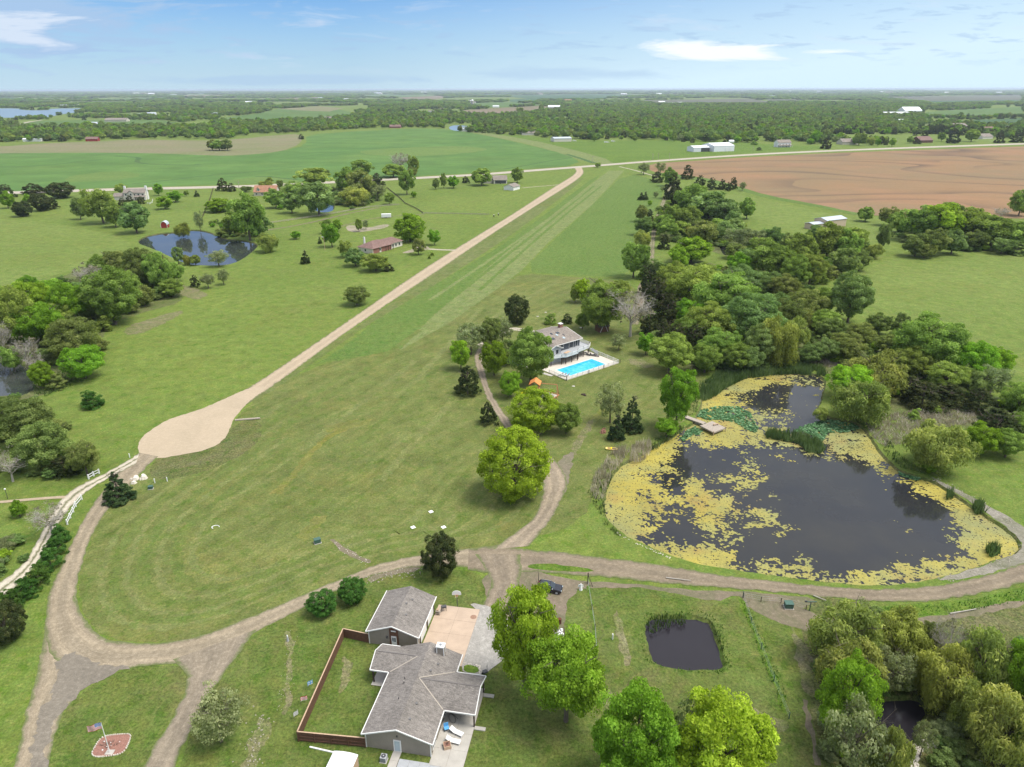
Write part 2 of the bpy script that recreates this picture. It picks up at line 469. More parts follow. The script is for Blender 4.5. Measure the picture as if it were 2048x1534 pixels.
def Qn(x, y, z=0.0):
    zz = z - CAM_H; dep = y * cp - zz * sp; up = y * sp + zz * cp; u = FPX * x / dep; v = FPX * up / dep
    u, v = cr * u + sr * v, -sr * u + cr * v
    return CX + u, CY - v, dep
# ================================================================== GROUND
STRIP = rad(-15)          # mowing / landing strip direction is about 12-15 degrees east of north
G_BASE = grass('grass_meadow', (0.158, 0.218, 0.060), (0.190, 0.245, 0.070), ang=rad(-20), streak=0.35, sscale=0.35, yamt=0.35, big=0.012, dryamt=0.25)
G_LAWN = grass('grass_lawn', (0.172, 0.200, 0.072), (0.200, 0.225, 0.084), ang=rad(-32), streak=0.9, sscale=0.42, yamt=0.55, yel=(0.26, 0.235, 0.085), big=0.03, mid=0.16, warp=25, dry=(0.20, 0.18, 0.11), dryamt=0.22)
G_YARD = grass('grass_yard', (0.115, 0.160, 0.045), (0.150, 0.188, 0.060), ang=rad(10), streak=0.2, sscale=0.8, yamt=0.55, big=0.06, fine=1.3, dryamt=0.65)
G_LUSH = grass('grass_lush', (0.120, 0.190, 0.042), (0.150, 0.220, 0.052), ang=rad(-15), streak=0.25, sscale=0.4, yamt=0.25, big=0.02, fine=1.2)
G_TALL = grass('grass_tall', (0.132, 0.198, 0.058), (0.150, 0.215, 0.066), ang=rad(-13), streak=0.35, sscale=0.6, yamt=0.18, big=0.02, fine=1.5, mid=0.5)
G_STRIP = grass('grass_strip', (0.205, 0.245, 0.100), (0.220, 0.258, 0.108), ang=rad(-15), streak=0.5, sscale=0.9, yamt=0.2, big=0.02)
G_PAST = grass('grass_pasture', (0.175, 0.230, 0.068), (0.200, 0.255, 0.080), ang=rad(70), streak=0.35, sscale=0.25, yamt=0.4, big=0.014, fine=1.2, dryamt=0.2)
G_ROUGH = grass('grass_rough', (0.105, 0.135, 0.045), (0.15, 0.155, 0.068), ang=0, streak=0, yamt=0.5, big=0.08, fine=1.8, mid=0.5, dry=(0.22, 0.19, 0.13), dryamt=0.65)
G_WHEAT = grass('wheat', (0.115, 0.205, 0.066), (0.138, 0.228, 0.074), yel=(0.18, 0.25, 0.075), ang=rad(80), streak=0.45, sscale=0.035, yamt=0.5, big=0.004, fine=0.4, mid=0.02, warp=60)
G_DRY = grass('dry_grass', (0.26, 0.235, 0.15), (0.21, 0.225, 0.11), yel=(0.30, 0.24, 0.17), ang=rad(85), streak=0.4, sscale=0.03, yamt=0.6, big=0.006, fine=0.6)
G_FAR1 = grass('far_green', (0.11, 0.185, 0.06), (0.13, 0.195, 0.065), ang=rad(88), streak=0.3, sscale=0.01, big=0.002, fine=0.0, mid=0.01)
G_FAR2 = grass('far_bluegreen', (0.062, 0.125, 0.062), (0.082, 0.145, 0.06), ang=rad(88), streak=0.3, sscale=0.01, big=0.002, fine=0.0, mid=0.01)
G_FAR3 = grass('far_tan', (0.26, 0.20, 0.15), (0.22, 0.19, 0.12), ang=rad(88), streak=0.3, sscale=0.01, big=0.002, fine=0.0, mid=0.01)
G_FAR4 = grass('far_grey', (0.13, 0.135, 0.095), (0.15, 0.15, 0.11), ang=rad(88), streak=0.3, sscale=0.01, big=0.002, fine=0.0, mid=0.01)
G_FLOOR = grass('woodland_floor', (0.120, 0.155, 0.052), (0.155, 0.165, 0.075), ang=0, streak=0, yamt=0.2, big=0.05, fine=1.5, mid=0.4, dryamt=0.3, dry=(0.20, 0.165, 0.12))

# ploughed field with contour bands
m, b, out = newmat('ploughed_soil')
c = b.coord('Object')
wn = b.noise(b.mapping(c, scale=(.55, 1, 1)), 0.0042, 1.5, 0.5, 0.5); wn2 = b.noise(b.mapping(c, loc=(55, 12, 0), scale=(1, 0.6, 1)), 0.0016, 3, 0.5)
sepc = b.add('ShaderNodeSeparateXYZ'); b.l.new(c, sepc.inputs[0])
ph = b.math('ADD', b.math('MULTIPLY', sepc.outputs[1], 0.0062), b.math('MULTIPLY', b.math('ADD', wn, b.math('MULTIPLY', wn2, 1.4)), 3.4))
ph = b.math('ADD', ph, b.math('MULTIPLY', sepc.outputs[0], 0.0009))
fr = b.math('FRACT', ph); dk = b.math('MULTIPLY', b.maprange(fr, 0.0, 0.20, 0.9, 0), b.maprange(b.noise(c, 0.008, 3), 0.35, 0.55, 0.35, 1.0))
fr2 = b.math('FRACT', b.math('MULTIPLY', ph, 2.0)); dk2 = b.math('MULTIPLY', b.maprange(fr2, 0.0, 0.35, 0.55, 0), b.maprange(b.noise(b.mapping(c, loc=(9, 0, 0)), 0.005, 3), 0.45, 0.6, 0.0, 1.0))
base = b.mix(b.maprange(b.noise(c, 0.006, 5, 0.6, 0.5), 0.35, 0.65), (0.335, 0.205, 0.108), (0.270, 0.200, 0.112))
base = b.mix(b.maprange(b.noise(b.mapping(c, loc=(0, 77, 0)), 0.011, 4, 0.6), 0.5, 0.7, 0, 0.7), base, (0.375, 0.215, 0.125))
col = b.mix(b.math('MAXIMUM', dk, dk2), base, (0.145, 0.105, 0.075))
f3 = b.noise(b.mapping(c, rot=(0, 0, rad(-8)), scale=(0.02, 0.5, 1)), 1.0, 3, 0.6)
k = b.math('MULTIPLY', b.maprange(f3, 0.3, 0.7, 0.90, 1.10), b.maprange(b.noise(c, 0.25, 5, 0.75), 0.3, 0.7, 0.92, 1.08))
h = b.add('ShaderNodeHueSaturation'); b.put(h.inputs['Value'], b.math('MULTIPLY', k, 0.67)); b.put(h.inputs['Color'], col)
prin(b, out, h.outputs[0], 0.95, spec=0.1)
M_SOIL = m

M_PINK = gravel('pink_gravel', (0.53, 0.425, 0.295), (0.47, 0.38, 0.265), (0.56, 0.475, 0.35), tracks=0.25, gr=.4)
M_PINK2 = gravel('pink_gravel_turnaround', (0.54, 0.435, 0.305), (0.48, 0.39, 0.27), (0.56, 0.45, 0.35), gr=.4)
M_GRAV = gravel('brown_gravel', (0.385, 0.320, 0.225), (0.305, 0.252, 0.175), (0.44, 0.375, 0.28), tracks=0.4)
M_EAST = gravel('dark_gravel', (0.300, 0.245, 0.172), (0.245, 0.200, 0.142), (0.34, 0.28, 0.22), tracks=0.35)
M_GREYG = gravel('grey_gravel', (0.270, 0.235, 0.185), (0.225, 0.196, 0.155), (0.32, 0.28, 0.225))
M_PALE = gravel('pale_gravel', (0.62, 0.56, 0.45), (0.54, 0.48, 0.38), (0.26, 0.25, 0.15), tracks=0.5, mid=0.85)
M_PALE2 = gravel('pale_dirt', (0.40, 0.34, 0.26), (0.27, 0.26, 0.15), (0.46, 0.40, 0.32))
M_COUNTY = gravel('county_gravel', (0.52, 0.46, 0.36), (0.47, 0.42, 0.34), (0.55, 0.50, 0.42))
M_CRUSH = gravel('crushed_stone', (0.45, 0.425, 0.38), (0.37, 0.345, 0.31), (0.52, 0.49, 0.45))
M_SHOULD = gravel('bare_dirt', (0.26, 0.205, 0.15), (0.17, 0.165, 0.09), (0.33, 0.27, 0.21))
M_SHORE = gravel('pale_shore', (0.33, 0.30, 0.25), (0.19, 0.19, 0.12), (0.45, 0.41, 0.36))

# water
def water(name, col, rough=0.04, wave=0.25, murk=(1.5, 1.4, 1.1)):
    m, b, out = newmat(name); c = b.coord('Object')
    n = b.noise(c, 0.9, 4, 0.6, 0.3)
    cc = b.mix(b.maprange(b.noise(c, 0.05, 5, 0.65), 0.40, 0.66), col, tuple(x * k for x, k in zip(col, murk)))
    p = prin(b, out, cc, rough, b.bump(n, wave, 0.02)); p.inputs['IOR'].default_value = 1.33
    return m
M_WATER = water('pond_water', (0.019, 0.020, 0.023), 0.06, 0.25)
M_WATER2 = water('black_water', (0.018, 0.016, 0.020), 0.12, 0.25, (1.15, 1.15, 1.15))
M_BLUE = water('blue_water', (0.028, 0.034, 0.036), 0.03, 0.08)
M_LAKE = water('lake_water', (0.10, 0.16, 0.22), 0.35, 0.2)
M_BANK = plain('bank_mud', (0.085, 0.075, 0.05), 0.95, 0.35, 1.0)

POND = [(1206, 990), (1215, 960), (1232, 935), (1250, 922), (1280, 910), (1300, 896), (1320, 884), (1345, 872), (1366, 855), (1388, 845), (1391, 831), (1399, 815), (1402, 801), (1407, 780), (1430, 762),
        (1489, 752), (1536, 746), (1591, 744), (1625, 748), (1648, 756), (1654, 768), (1647, 790), (1645, 804), (1632, 826), (1667, 838), (1722, 848), (1750, 886), (1763, 908), (1782, 927), (1799, 944), (1859, 960), (1889, 977),
        (1925, 1001), (1967, 1030), (2008, 1056), (2037, 1081), (2043, 1100), (2030, 1114), (1988, 1124), (1928, 1147), (1875, 1160), (1823, 1169), (1782, 1174), (1714, 1173), (1645, 1166), (1591, 1159), (1536, 1152),
        (1451, 1139), (1394, 1130), (1340, 1112), (1310, 1100), (1287, 1089), (1257, 1077), (1232, 1057), (1216, 1043), (1203, 1022)]
SQ = [(1283, 1245), (1292, 1232), (1333, 1229), (1385, 1230), (1413, 1237), (1427, 1254), (1437, 1284), (1447, 1317), (1450, 1336), (1435, 1342), (1380, 1342), (1333, 1337), (1309, 1330), (1295, 1317), (1287, 1289), (1283, 1267)]
BLUEP = [(272, 482), (287, 470), (320, 463), (355, 461), (390, 455), (425, 462), (450, 475), (500, 479), (520, 487), (508, 500), (487, 516), (462, 527), (425, 529), (375, 527), (330, 505), (300, 492)]
LEFTP = [(-60, 716), (0, 712), (27, 712), (55, 728), (68, 750), (76, 772), (40, 790), (8, 786), (-60, 800)]
LITTLE = [(600, 398), (622, 394), (660, 395), (672, 408), (668, 422), (640, 424), (615, 412)]
DARKP = [(1735, 1405), (1780, 1392), (1840, 1395), (1862, 1420), (1845, 1450), (1835, 1490), (1800, 1545), (1740, 1545), (1755, 1480), (1738, 1440)]
CREEKP = [(1436, 485), (1450, 484), (1462, 500), (1460, 512), (1446, 512)]
FARPOND = [(898, 253), (912, 249), (940, 251), (946, 259), (925, 262), (903, 260)]
PONDS = dict(large=(POND, M_WATER, 'irregular large dark pond with yellow algae mats beside the gravel road'), square=(SQ, M_WATER2, 'small dark squarish pond below the east road'),
             blue=(BLUEP, M_BLUE, 'blue reflecting pond near the small red barn'), left=(LEFTP, M_BLUE, 'dark pond at the left edge under trees'),
             little=(LITTLE, M_BLUE, 'narrow water between the trees behind the roadside house'), dark=(DARKP, M_WATER2, 'black water under the trees at bottom right'),
             creek=(CREEKP, M_WATER2, 'dark creek pool within the north woods'), far=(FARPOND, M_LAKE, 'pale far pond in front of the woodland'))
holes = []
for k, (px, mt, lab) in PONDS.items():
    pts = resample(smooth_closed([P(*p) for p in px], 2), 0.8 if k in ('large', 'square', 'dark', 'left', 'blue') else 2.0, True)
    pts = [jit(p, 0.25, 0.5) for p in pts]
    holes.append((k, pts, mt, lab)); HOLES.append(pts)

# one ground sheet reaching the horizon, with the pond basins cut out
def ring(r, n, cx=0, cy=0): return [Vector((cx + r * math.cos(2 * math.pi * i / n), cy + r * math.sin(2 * math.pi * i / n), 0)) for i in range(n)]
V2, E2 = [], []
def addloop(ps):
    n = len(V2); V2.extend([Vector((p.x, p.y)) for p in ps]); E2.extend([(n + i, n + (i + 1) % len(ps)) for i in range(len(ps))])
addloop(ring(90000, 48)); addloop(ring(9000, 48)); addloop(ring(2500, 48, 0, 800)); addloop(ring(700, 48, 0, 500))
for k, pts, mt, lab in holes: addloop(pts)
r_ = delaunay_2d_cdt(V2, E2, [], 0, 1e-6)
vv, ff = r_[0], r_[2]
cen = np.array([[(vv[f[0]].x + vv[f[1]].x + vv[f[2]].x) / 3, (vv[f[0]].y + vv[f[1]].y + vv[f[2]].y) / 3] for f in ff])
keep = np.ones(len(ff), bool)
for k, pts, mt, lab in holes: keep &= ~inside(cen[:, 0], cen[:, 1], [(p.x, p.y) for p in pts])
me = bpy.data.meshes.new('ground'); me.from_pydata([(v.x, v.y, 0) for v in vv], [], [tuple(f) for f, q in zip(ff, keep) if q]); me.update()
if me.polygons[0].normal.z < 0: me.flip_normals()
meta(link('ground', me, None, G_BASE), kind='structure')

WL = -0.55
WATER_OUT = {}
for k, pts, mt, lab in holes:
    n = len(pts); cx_ = sum((p.x for p in pts)) / n; cy_ = sum((p.y for p in pts)) / n
    V, F = [], []
    inn = []
    for i, p in enumerate(pts):
        d = (pts[(i + 1) % n] - pts[i - 1]); nrm = Vector((-d.y, d.x, 0)).normalized()
        q = p + nrm * 0.01
        if inside(np.array([(p + nrm * 0.6).x]), np.array([(p + nrm * 0.6).y]), [(a.x, a.y) for a in pts])[0]: nn = nrm
        else: nn = -nrm
        q = p + nn * (0.75 + 0.3 * mnoise.noise(p * 0.7)); inn.append(q)
        V += [(p.x, p.y, 0), (q.x, q.y, -0.8)]
    for i in range(n):
        j = (i + 1) % n; F.append((2 * i, 2 * j, 2 * j + 1, 2 * i + 1))
    me = bpy.data.meshes.new('pond_bank'); me.from_pydata(V, [], F); me.update()
    meta(link('pond_bank', me, None, G_ROUGH if k != 'square' else G_YARD), kind='structure')
    wp = [Vector((p.x, p.y, WL)) for p in pts]
    tris = tessellate_polygon([wp]); me = bpy.data.meshes.new('water'); me.from_pydata([tuple(p) for p in wp], [], [tuple(t) for t in tris]); me.update()
    for q in me.polygons:
        if q.normal.z < 0: q.flip()
    meta(link('water', me, None, mt), lab, kind='structure')
    WATER_OUT[k] = pts

# far lake
sheet('lake', [(-260, 212), (-20, 213), (40, 213), (48, 217), (98, 217), (104, 213.6), (180, 213.4), (168, 219), (150, 222), (120, 226), (95, 232), (60, 231), (0, 232), (-260, 233)], M_LAKE, 0.3, smooth=1, step=40, amp=0)

# far fields
fars = [
 ([(0, 191), (20, 191), (60, 194), (0, 196)], G_FAR2), ([(205, 195), (335, 192), (338, 195), (240, 199), (205, 199)], G_FAR1), ([(350, 188), (440, 188), (470, 191), (380, 192)], G_FAR3),
 ([(30, 247), (80, 238), (240, 236), (330, 238), (360, 243), (230, 250), (60, 252)], G_FAR1), ([(250, 226), (262, 223), (270, 233), (250, 234)], G_FAR1),
 ([(430, 236), (520, 225), (560, 216), (640, 211), (700, 222), (725, 228), (700, 233), (660, 236), (560, 242), (440, 242)], G_FAR1),
 ([(560, 216), (640, 211), (690, 215), (660, 222), (600, 219)], G_DRY), ([(515, 196), (600, 194), (604, 198), (520, 199)], G_FAR3),
 ([(720, 190), (770, 187), (830, 190), (880, 190), (860, 194), (740, 194)], G_FAR1), ([(800, 194), (880, 191), (900, 194), (860, 200), (815, 199)], G_FAR3),
 ([(920, 190), (1024, 187), (1024, 191), (920, 192.5)], G_FAR2), ([(0, 208), (60, 207), (60, 209), (0, 209)], G_FAR1),
 ([(1024, 190), (1220, 189), (1300, 192), (1200, 198), (1060, 198), (1024, 194)], G_FAR2), ([(1020, 199), (1078, 197), (1080, 204), (1024, 206)], G_FAR2),
 ([(930, 220), (1000, 216), (1080, 212), (1128, 216), (1130, 219), (1040, 228), (990, 231), (925, 228)], G_FAR3), ([(935, 206), (1024, 204), (1090, 211), (1000, 215), (950, 214)], G_FAR1),
 ([(1275, 202), (1500, 199), (1545, 206), (1540, 210), (1330, 211), (1290, 207)], G_FAR4), ([(1536, 201), (1600, 201), (1600, 207), (1545, 208)], G_FAR4),
 ([(1760, 197), (2048, 194), (2048, 205), (1850, 208), (1790, 202)], G_FAR4), ([(1840, 205), (2048, 204), (2048, 209), (1870, 212)], G_FAR2),
 ([(1830, 230), (1900, 224), (2048, 218), (2048, 232), (1880, 237)], G_FAR1), ([(1905, 246), (2000, 242), (2048, 240), (2048, 256), (1960, 256), (1915, 252)], G_FAR2),
 ([(1400, 184), (1500, 183.5), (1500, 185.5), (1400, 186)], G_FAR1), ([(600, 184), (700, 184), (690, 186), (610, 186)], G_FAR2), ([(1850, 184), (2048, 183), (2048, 185), (1850, 185.5)], G_FAR1),
 ([(0, 186.5), (70, 186), (70, 187.5), (0, 188)], G_FAR2), ([(1040, 183.6), (1250, 183.4), (1250, 184.8), (1040, 185)], G_FAR2), ([(250, 184), (420, 184), (420, 185.5), (250, 185.5)], G_FAR2),
]
for i_, (px, mt) in enumerate(fars): sheet('far_field', px, mt, 0.15 + i_ * .02, smooth=0, step=60, amp=4, sc=0.01)

TANF = [(-300, 306), (-300, 292), (0, 290), (90, 283), (180, 280), (270, 276), (400, 279), (470, 277), (560, 268), (604, 266), (606, 285), (560, 303), (480, 310), (430, 310), (290, 304), (120, 303)]
WHEAT = [(-400, 400), (-400, 306), (0, 303), (120, 302), (290, 303), (430, 309), (480, 309), (560, 302), (616, 288), (613, 268), (700, 262), (830, 256), (900, 258), (960, 268), (1060, 290), (1140, 311), (1168, 330), (1030, 340), (950, 346), (780, 354), (690, 358), (600, 362), (512, 366), (430, 368), (250, 372), (145, 375), (0, 380)]
SOIL = [(1290, 329), (1400, 322.5), (1500, 316), (1700, 307), (2048, 296.5), (2500, 284), (2600, 452), (2048, 442), (1930, 436), (1840, 436), (1780, 434), (1745, 434), (1700, 428), (1640, 414), (1536, 395), (1490, 380), (1420, 360), (1340, 350), (1305, 345)]
sheet('dry_field', TANF, G_DRY, 0.05, smooth=1, step=8, amp=1.5, sc=0.03)
sheet('wheat_field', WHEAT, G_WHEAT, 0.06, smooth=1, step=8, amp=1.2, sc=0.03)
sheet('ploughed_field', SOIL, M_SOIL, 0.06, smooth=1, step=6, amp=0.8, sc=0.05)
sheet('field_margin', [(1300, 345), (1340, 348), (1420, 358), (1490, 378), (1536, 393), (1640, 412), (1700, 426), (1745, 432), (1745, 436), (1700, 431), (1640, 417), (1536, 399), (1490, 385), (1420, 365), (1340, 355)], G_TALL, 0.09, smooth=1, step=4, amp=1.2, sc=0.1)
sheet('north_meadow', [(900, 263), (1020, 268), (1150, 283), (1400, 280), (1560, 292), (1700, 297), (1500, 308), (1300, 320), (1190, 330), (1140, 309), (1060, 287), (960, 266)], G_LUSH, 0.03, smooth=1, step=10, amp=1)
sheet('grass_runway', [(925, 261), (940, 260), (1060, 279), (1150, 300), (1240, 326), (1190, 330), (1100, 300), (1040, 284)], G_STRIP, 0.05, smooth=1, step=10, amp=0.6)

# mown and unmown grass round the landing strip and the lawns
sheet('big_lawn', [(470, 835), (520, 790), (620, 735), (700, 712), (800, 690), (870, 630), (1000, 575), (1045, 546), (1130, 553), (1250, 562), (1300, 600), (1290, 700), (1420, 740), (1400, 820), (1330, 870), (1200, 960), (1160, 1050), (1060, 1075), (1000, 1092), (900, 1100), (786, 1121), (622, 1182), (512, 1228), (392, 1275), (342, 1283), (214, 1278), (170, 1236), (151, 1172), (178, 1078), (203, 1029), (241, 990), (315, 911), (416, 894), (458, 860)], G_LAWN, 0.006, smooth=1, amp=0.4)
sheet('tall_grass', [(1205, 349), (1180, 362), (1060, 452), (985, 502), (900, 552), (760, 635), (690, 690), (630, 728), (700, 716), (800, 697), (860, 637), (940, 566), (1024, 495), (1151, 394)], G_TALL, 0.012, smooth=0, amp=0.9)
sheet('tall_grass', [(1252, 346), (1330, 366), (1326, 395), (1300, 440), (1285, 490), (1262, 535), (1245, 556), (1130, 550), (1043, 543), (1110, 480), (1185, 412)], G_TALL, 0.012, smooth=1, amp=0.5)
sheet('landing_strip', [(1219, 342), (1250, 342), (1184, 412), (1096, 487), (1044, 541), (985, 585), (900, 645), (800, 700), (860, 637), (940, 566), (1024, 495), (1151, 394)], G_STRIP, 0.010, smooth=0, amp=0.25)
sheet('road_verge', [(1150, 362), (1176, 354), (1060, 445), (930, 532), (850, 582), (740, 646), (640, 716), (560, 770), (500, 805), (470, 815), (560, 750), (700, 662), (850, 560), (960, 480)], grass('verge_grass', (0.16, 0.20, 0.068), (0.19, 0.21, 0.09), ang=rad(-13), streak=0.6, sscale=0.7, yamt=0.5), 0.014, smooth=1, amp=0.35)
sheet('east_pasture', [(1700, 560), (1790, 512), (1950, 503), (2048, 512), (2300, 520), (2400, 780), (2048, 760), (1960, 730), (1860, 660), (1720, 610), (1650, 580)], G_PAST, 0.006, smooth=2, amp=0.8)
sheet('west_pasture', [(-300, 430), (0, 430), (160, 450), (270, 480), (250, 500), (120, 545), (0, 575), (-300, 600)], G_PAST, 0.006, smooth=2, amp=0.8)
sheet('shed_meadow', [(1440, 385), (1536, 402), (1700, 438), (1760, 452), (1780, 490), (1560, 462), (1470, 420)], G_PAST, 0.008, smooth=1, amp=0.5)
sheet('house_lawn', [(266, 1330), (356, 1326), (374, 1347), (370, 1377), (353, 1415), (301, 1497), (270, 1560), (80, 1560), (90, 1506), (101, 1451), (126, 1421), (164, 1377), (219, 1347)], G_YARD, 0.008, smooth=1, amp=0.2)
sheet('house_lawn', [(512, 1262), (608, 1213), (723, 1155), (835, 1132), (935, 1143), (960, 1150), (973, 1175), (970, 1200), (957, 1219), (1010, 1260), (1060, 1290), (1120, 1290), (1130, 1175), (1216, 1172), (1298, 1178), (1430, 1208), (1470, 1195), (1600, 1215), (1700, 1260), (1760, 1620), (340, 1620), (370, 1475), (411, 1393), (449, 1341), (487, 1289)], G_YARD, 0.007, smooth=1, amp=0.3)
sheet('creek_floor', [(1650, 760), (1720, 700), (1620, 650), (1560, 600), (1480, 560), (1420, 520), (1320, 540), (1290, 640), (1330, 720), (1400, 745), (1500, 735), (1640, 738)], G_FLOOR, 0.016, smooth=2, amp=0.6)
sheet('creek_floor', [(1640, 640), (1760, 690), (1900, 790), (2048, 830), (2200, 900), (2048, 900), (1900, 850), (1730, 830), (1660, 800), (1660, 740), (1600, 690)], G_FLOOR, 0.018, smooth=2, amp=0.6)
sheet('creek_floor', [(-100, 600), (100, 560), (260, 500), (350, 540), (380, 600), (290, 620), (210, 650), (190, 730), (90, 790), (-100, 830)], G_FLOOR, 0.012, smooth=2, amp=0.8)
sheet('creek_floor', [(1310, 410), (1370, 385), (1440, 425), (1500, 478), (1690, 500), (1740, 512), (1640, 550), (1560, 580), (1480, 520), (1340, 480)], G_FLOOR, 0.018, smooth=2, amp=0.8)
sheet('rough_ground', [(1600, 1215), (1640, 1190), (1750, 1225), (2048, 1190), (2300, 1200), (2300, 1640), (1700, 1640), (1620, 1450), (1610, 1330)], G_ROUGH, 0.020, smooth=2, amp=0.5)
sheet('green_bank', [(1690, 1222), (1780, 1214), (1919, 1206), (1990, 1192), (2048, 1176), (2200, 1150), (2200, 1200), (2048, 1212), (1920, 1235), (1850, 1240), (1740, 1240)], G_LUSH, 0.028, smooth=1, amp=0.3)
sheet('pond_shore', [(1857, 955), (1889, 970), (1930, 990), (1975, 1015), (2020, 1040), (2060, 1068), (2072, 1100), (2056, 1128), (1990, 1148), (1890, 1168), (1875, 1162), (1988, 1128), (2036, 1108), (2042, 1084), (1989, 1040), (1930, 1000), (1889, 979)], M_SHORE, 0.024, smooth=1, amp=0.5)
sheet('weedy_basin', [(300, 925), (330, 905), (400, 900), (440, 885), (466, 850), (500, 835), (520, 842), (528, 860), (505, 895), (440, 930), (370, 952), (300, 958)], G_ROUGH, 0.012, smooth=2, amp=0.4)

# dirt shoulders and gravel
sheet('dirt_shoulder', [(1050, 1135), (1133, 1160), (1216, 1166), (1298, 1172), (1366, 1180), (1440, 1184), (1536, 1188), (1640, 1200), (1600, 1222), (1560, 1240), (1500, 1210), (1470, 1190), (1430, 1206), (1366, 1192), (1298, 1178), (1216, 1174), (1133, 1180), (1125, 1300), (1090, 1290), (1000, 1230), (960, 1220), (975, 1190), (955, 1150)], M_SHOULD, 0.024, smooth=1, amp=0.4)
sheet('dirt_shoulder', [(1480, 1196), (1530, 1200), (1600, 1215), (1640, 1235), (1660, 1270), (1600, 1262), (1540, 1240), (1490, 1215)], M_SHOULD, 0.026, smooth=2, amp=0.5)

ribbon_lr('county_road', [(-300, 383), (0, 380), (145, 376), (250, 373), (430, 370), (512, 368), (600, 364), (780, 356), (950, 348), (1030, 342), (1150, 333.5), (1200, 330), (1300, 322.5), (1500, 309.5), (1700, 301), (2048, 290), (2500, 277)],
          [(-300, 388), (0, 385), (145, 381), (250, 378), (430, 374.5), (512, 372.5), (600, 368.5), (780, 360), (950, 352), (1030, 346), (1150, 337), (1200, 333.5), (1300, 325.5), (1500, 312.5), (1700, 304), (2048, 293), (2500, 280)], M_COUNTY, 0.10, step=4, amp=0.3)
RL = [(1150, 337), (1155, 343), (1148, 351), (1130, 362), (1100, 380), (1024, 430), (930, 486), (844, 539), (700, 638), (581, 719), (512, 765), (465, 792), (430, 806)]
RR = [(1166, 335.5), (1170, 345), (1166, 352), (1148, 366), (1116, 386), (1024, 443), (945, 495), (872, 545), (726, 640), (612, 722), (545, 772), (500, 800), (462, 834)]
ribbon_lr('gravel_road', RL, RR, M_PINK, 0.034, step=1.0, amp=0.25)
sheet('turnaround', [(440, 800), (397, 818), (342, 834), (307, 853), (282, 873), (275, 889), (276, 903), (292, 914), (315, 915), (370, 906), (416, 897), (443, 882), (458, 862), (464, 840), (478, 822), (500, 798), (540, 770), (500, 772)], M_PINK2, 0.038, smooth=2, step=0.6, amp=0.3)
# lower loop
LL_ = [(278, 903), (264, 916), (240, 938), (208, 975), (175, 1018), (153, 1059), (137, 1094), (122, 1125), (105, 1160), (94, 1191), (90, 1232), (82, 1289), (75, 1325), (67, 1360), (49, 1423), (22, 1545)]
LR_ = [(316, 911), (300, 924), (278, 948), (241, 990), (203, 1029), (178, 1078), (162, 1124), (152, 1169), (153, 1204), (160, 1225), (175, 1245), (182, 1290), (186, 1330), (155, 1380), (112, 1440), (88, 1560)]
ribbon_lr('gravel_road', LL_, LR_, M_GRAV, 0.042, step=0.8, amp=0.2)
ribbon_lr('gravel_road', [(148, 1185), (153, 1210), (170, 1238), (192, 1264), (214, 1277), (274, 1285), (342, 1282), (392, 1274), (512, 1227), (622, 1181), (745, 1129), (786, 1120), (860, 1106), (935, 1098), (1000, 1089), (1030, 1085)],
          [(88, 1245), (92, 1300), (130, 1330), (180, 1345), (219, 1343), (266, 1330), (356, 1326), (440, 1300), (512, 1261), (608, 1214), (674, 1178), (723, 1156), (790, 1138), (860, 1130), (950, 1135), (1010, 1150)], M_GRAV, 0.046, step=0.8, amp=0.2)
sheet('grey_patch', [(120, 1310), (150, 1302), (185, 1318), (205, 1332), (250, 1326), (262, 1330), (219, 1345), (164, 1375), (126, 1419), (101, 1449), (90, 1500), (85, 1545), (52, 1545), (62, 1480), (72, 1420), (100, 1390), (112, 1350), (112, 1320)], M_GREYG, 0.050, smooth=1, step=.4, amp=1.0, sc=0.8)
ribbon_lr('driveway', [(345, 1318), (372, 1345), (372, 1375), (355, 1413), (303, 1495), (262, 1575)], [(512, 1256), (487, 1289), (449, 1341), (411, 1393), (370, 1475), (325, 1575)], gravel('driveway_gravel', (0.34, 0.285, 0.21), (0.275, 0.23, 0.17), (0.40, 0.34, 0.26), tracks=0.3), 0.054, amp=0.25)
ribbon_lr('gravel_road', [(935, 1098), (1000, 1091), (1057, 1100), (1134, 1105), (1199, 1117), (1270, 1124), (1380, 1141), (1435, 1152), (1536, 1163), (1645, 1176), (1755, 1182), (1837, 1180), (1928, 1166), (1988, 1150), (2048, 1130), (2200, 1070)],
          [(935, 1140), (1000, 1150), (1060, 1142), (1133, 1150), (1200, 1154), (1270, 1162), (1366, 1172), (1440, 1178), (1536, 1184), (1645, 1196), (1782, 1208), (1837, 1207), (1919, 1199), (1988, 1185), (2048, 1171), (2200, 1120)], M_EAST, 0.058, amp=0.3)
sheet('grass_island', [(1052, 1131), (1075, 1127), (1120, 1130), (1195, 1141), (1160, 1146), (1090, 1141), (1056, 1137)], G_LUSH, 0.064, smooth=1, amp=0.3)
ribbon_lr('driveway', [(950, 1110), (985, 1160), (975, 1190), (958, 1219)], [(1040, 1110), (1040, 1165), (1020, 1200), (1008, 1232)], gravel('worn_gravel', (0.31, 0.255, 0.185), (0.25, 0.205, 0.15), (0.37, 0.31, 0.24), tracks=0.4), 0.062, amp=0.25)
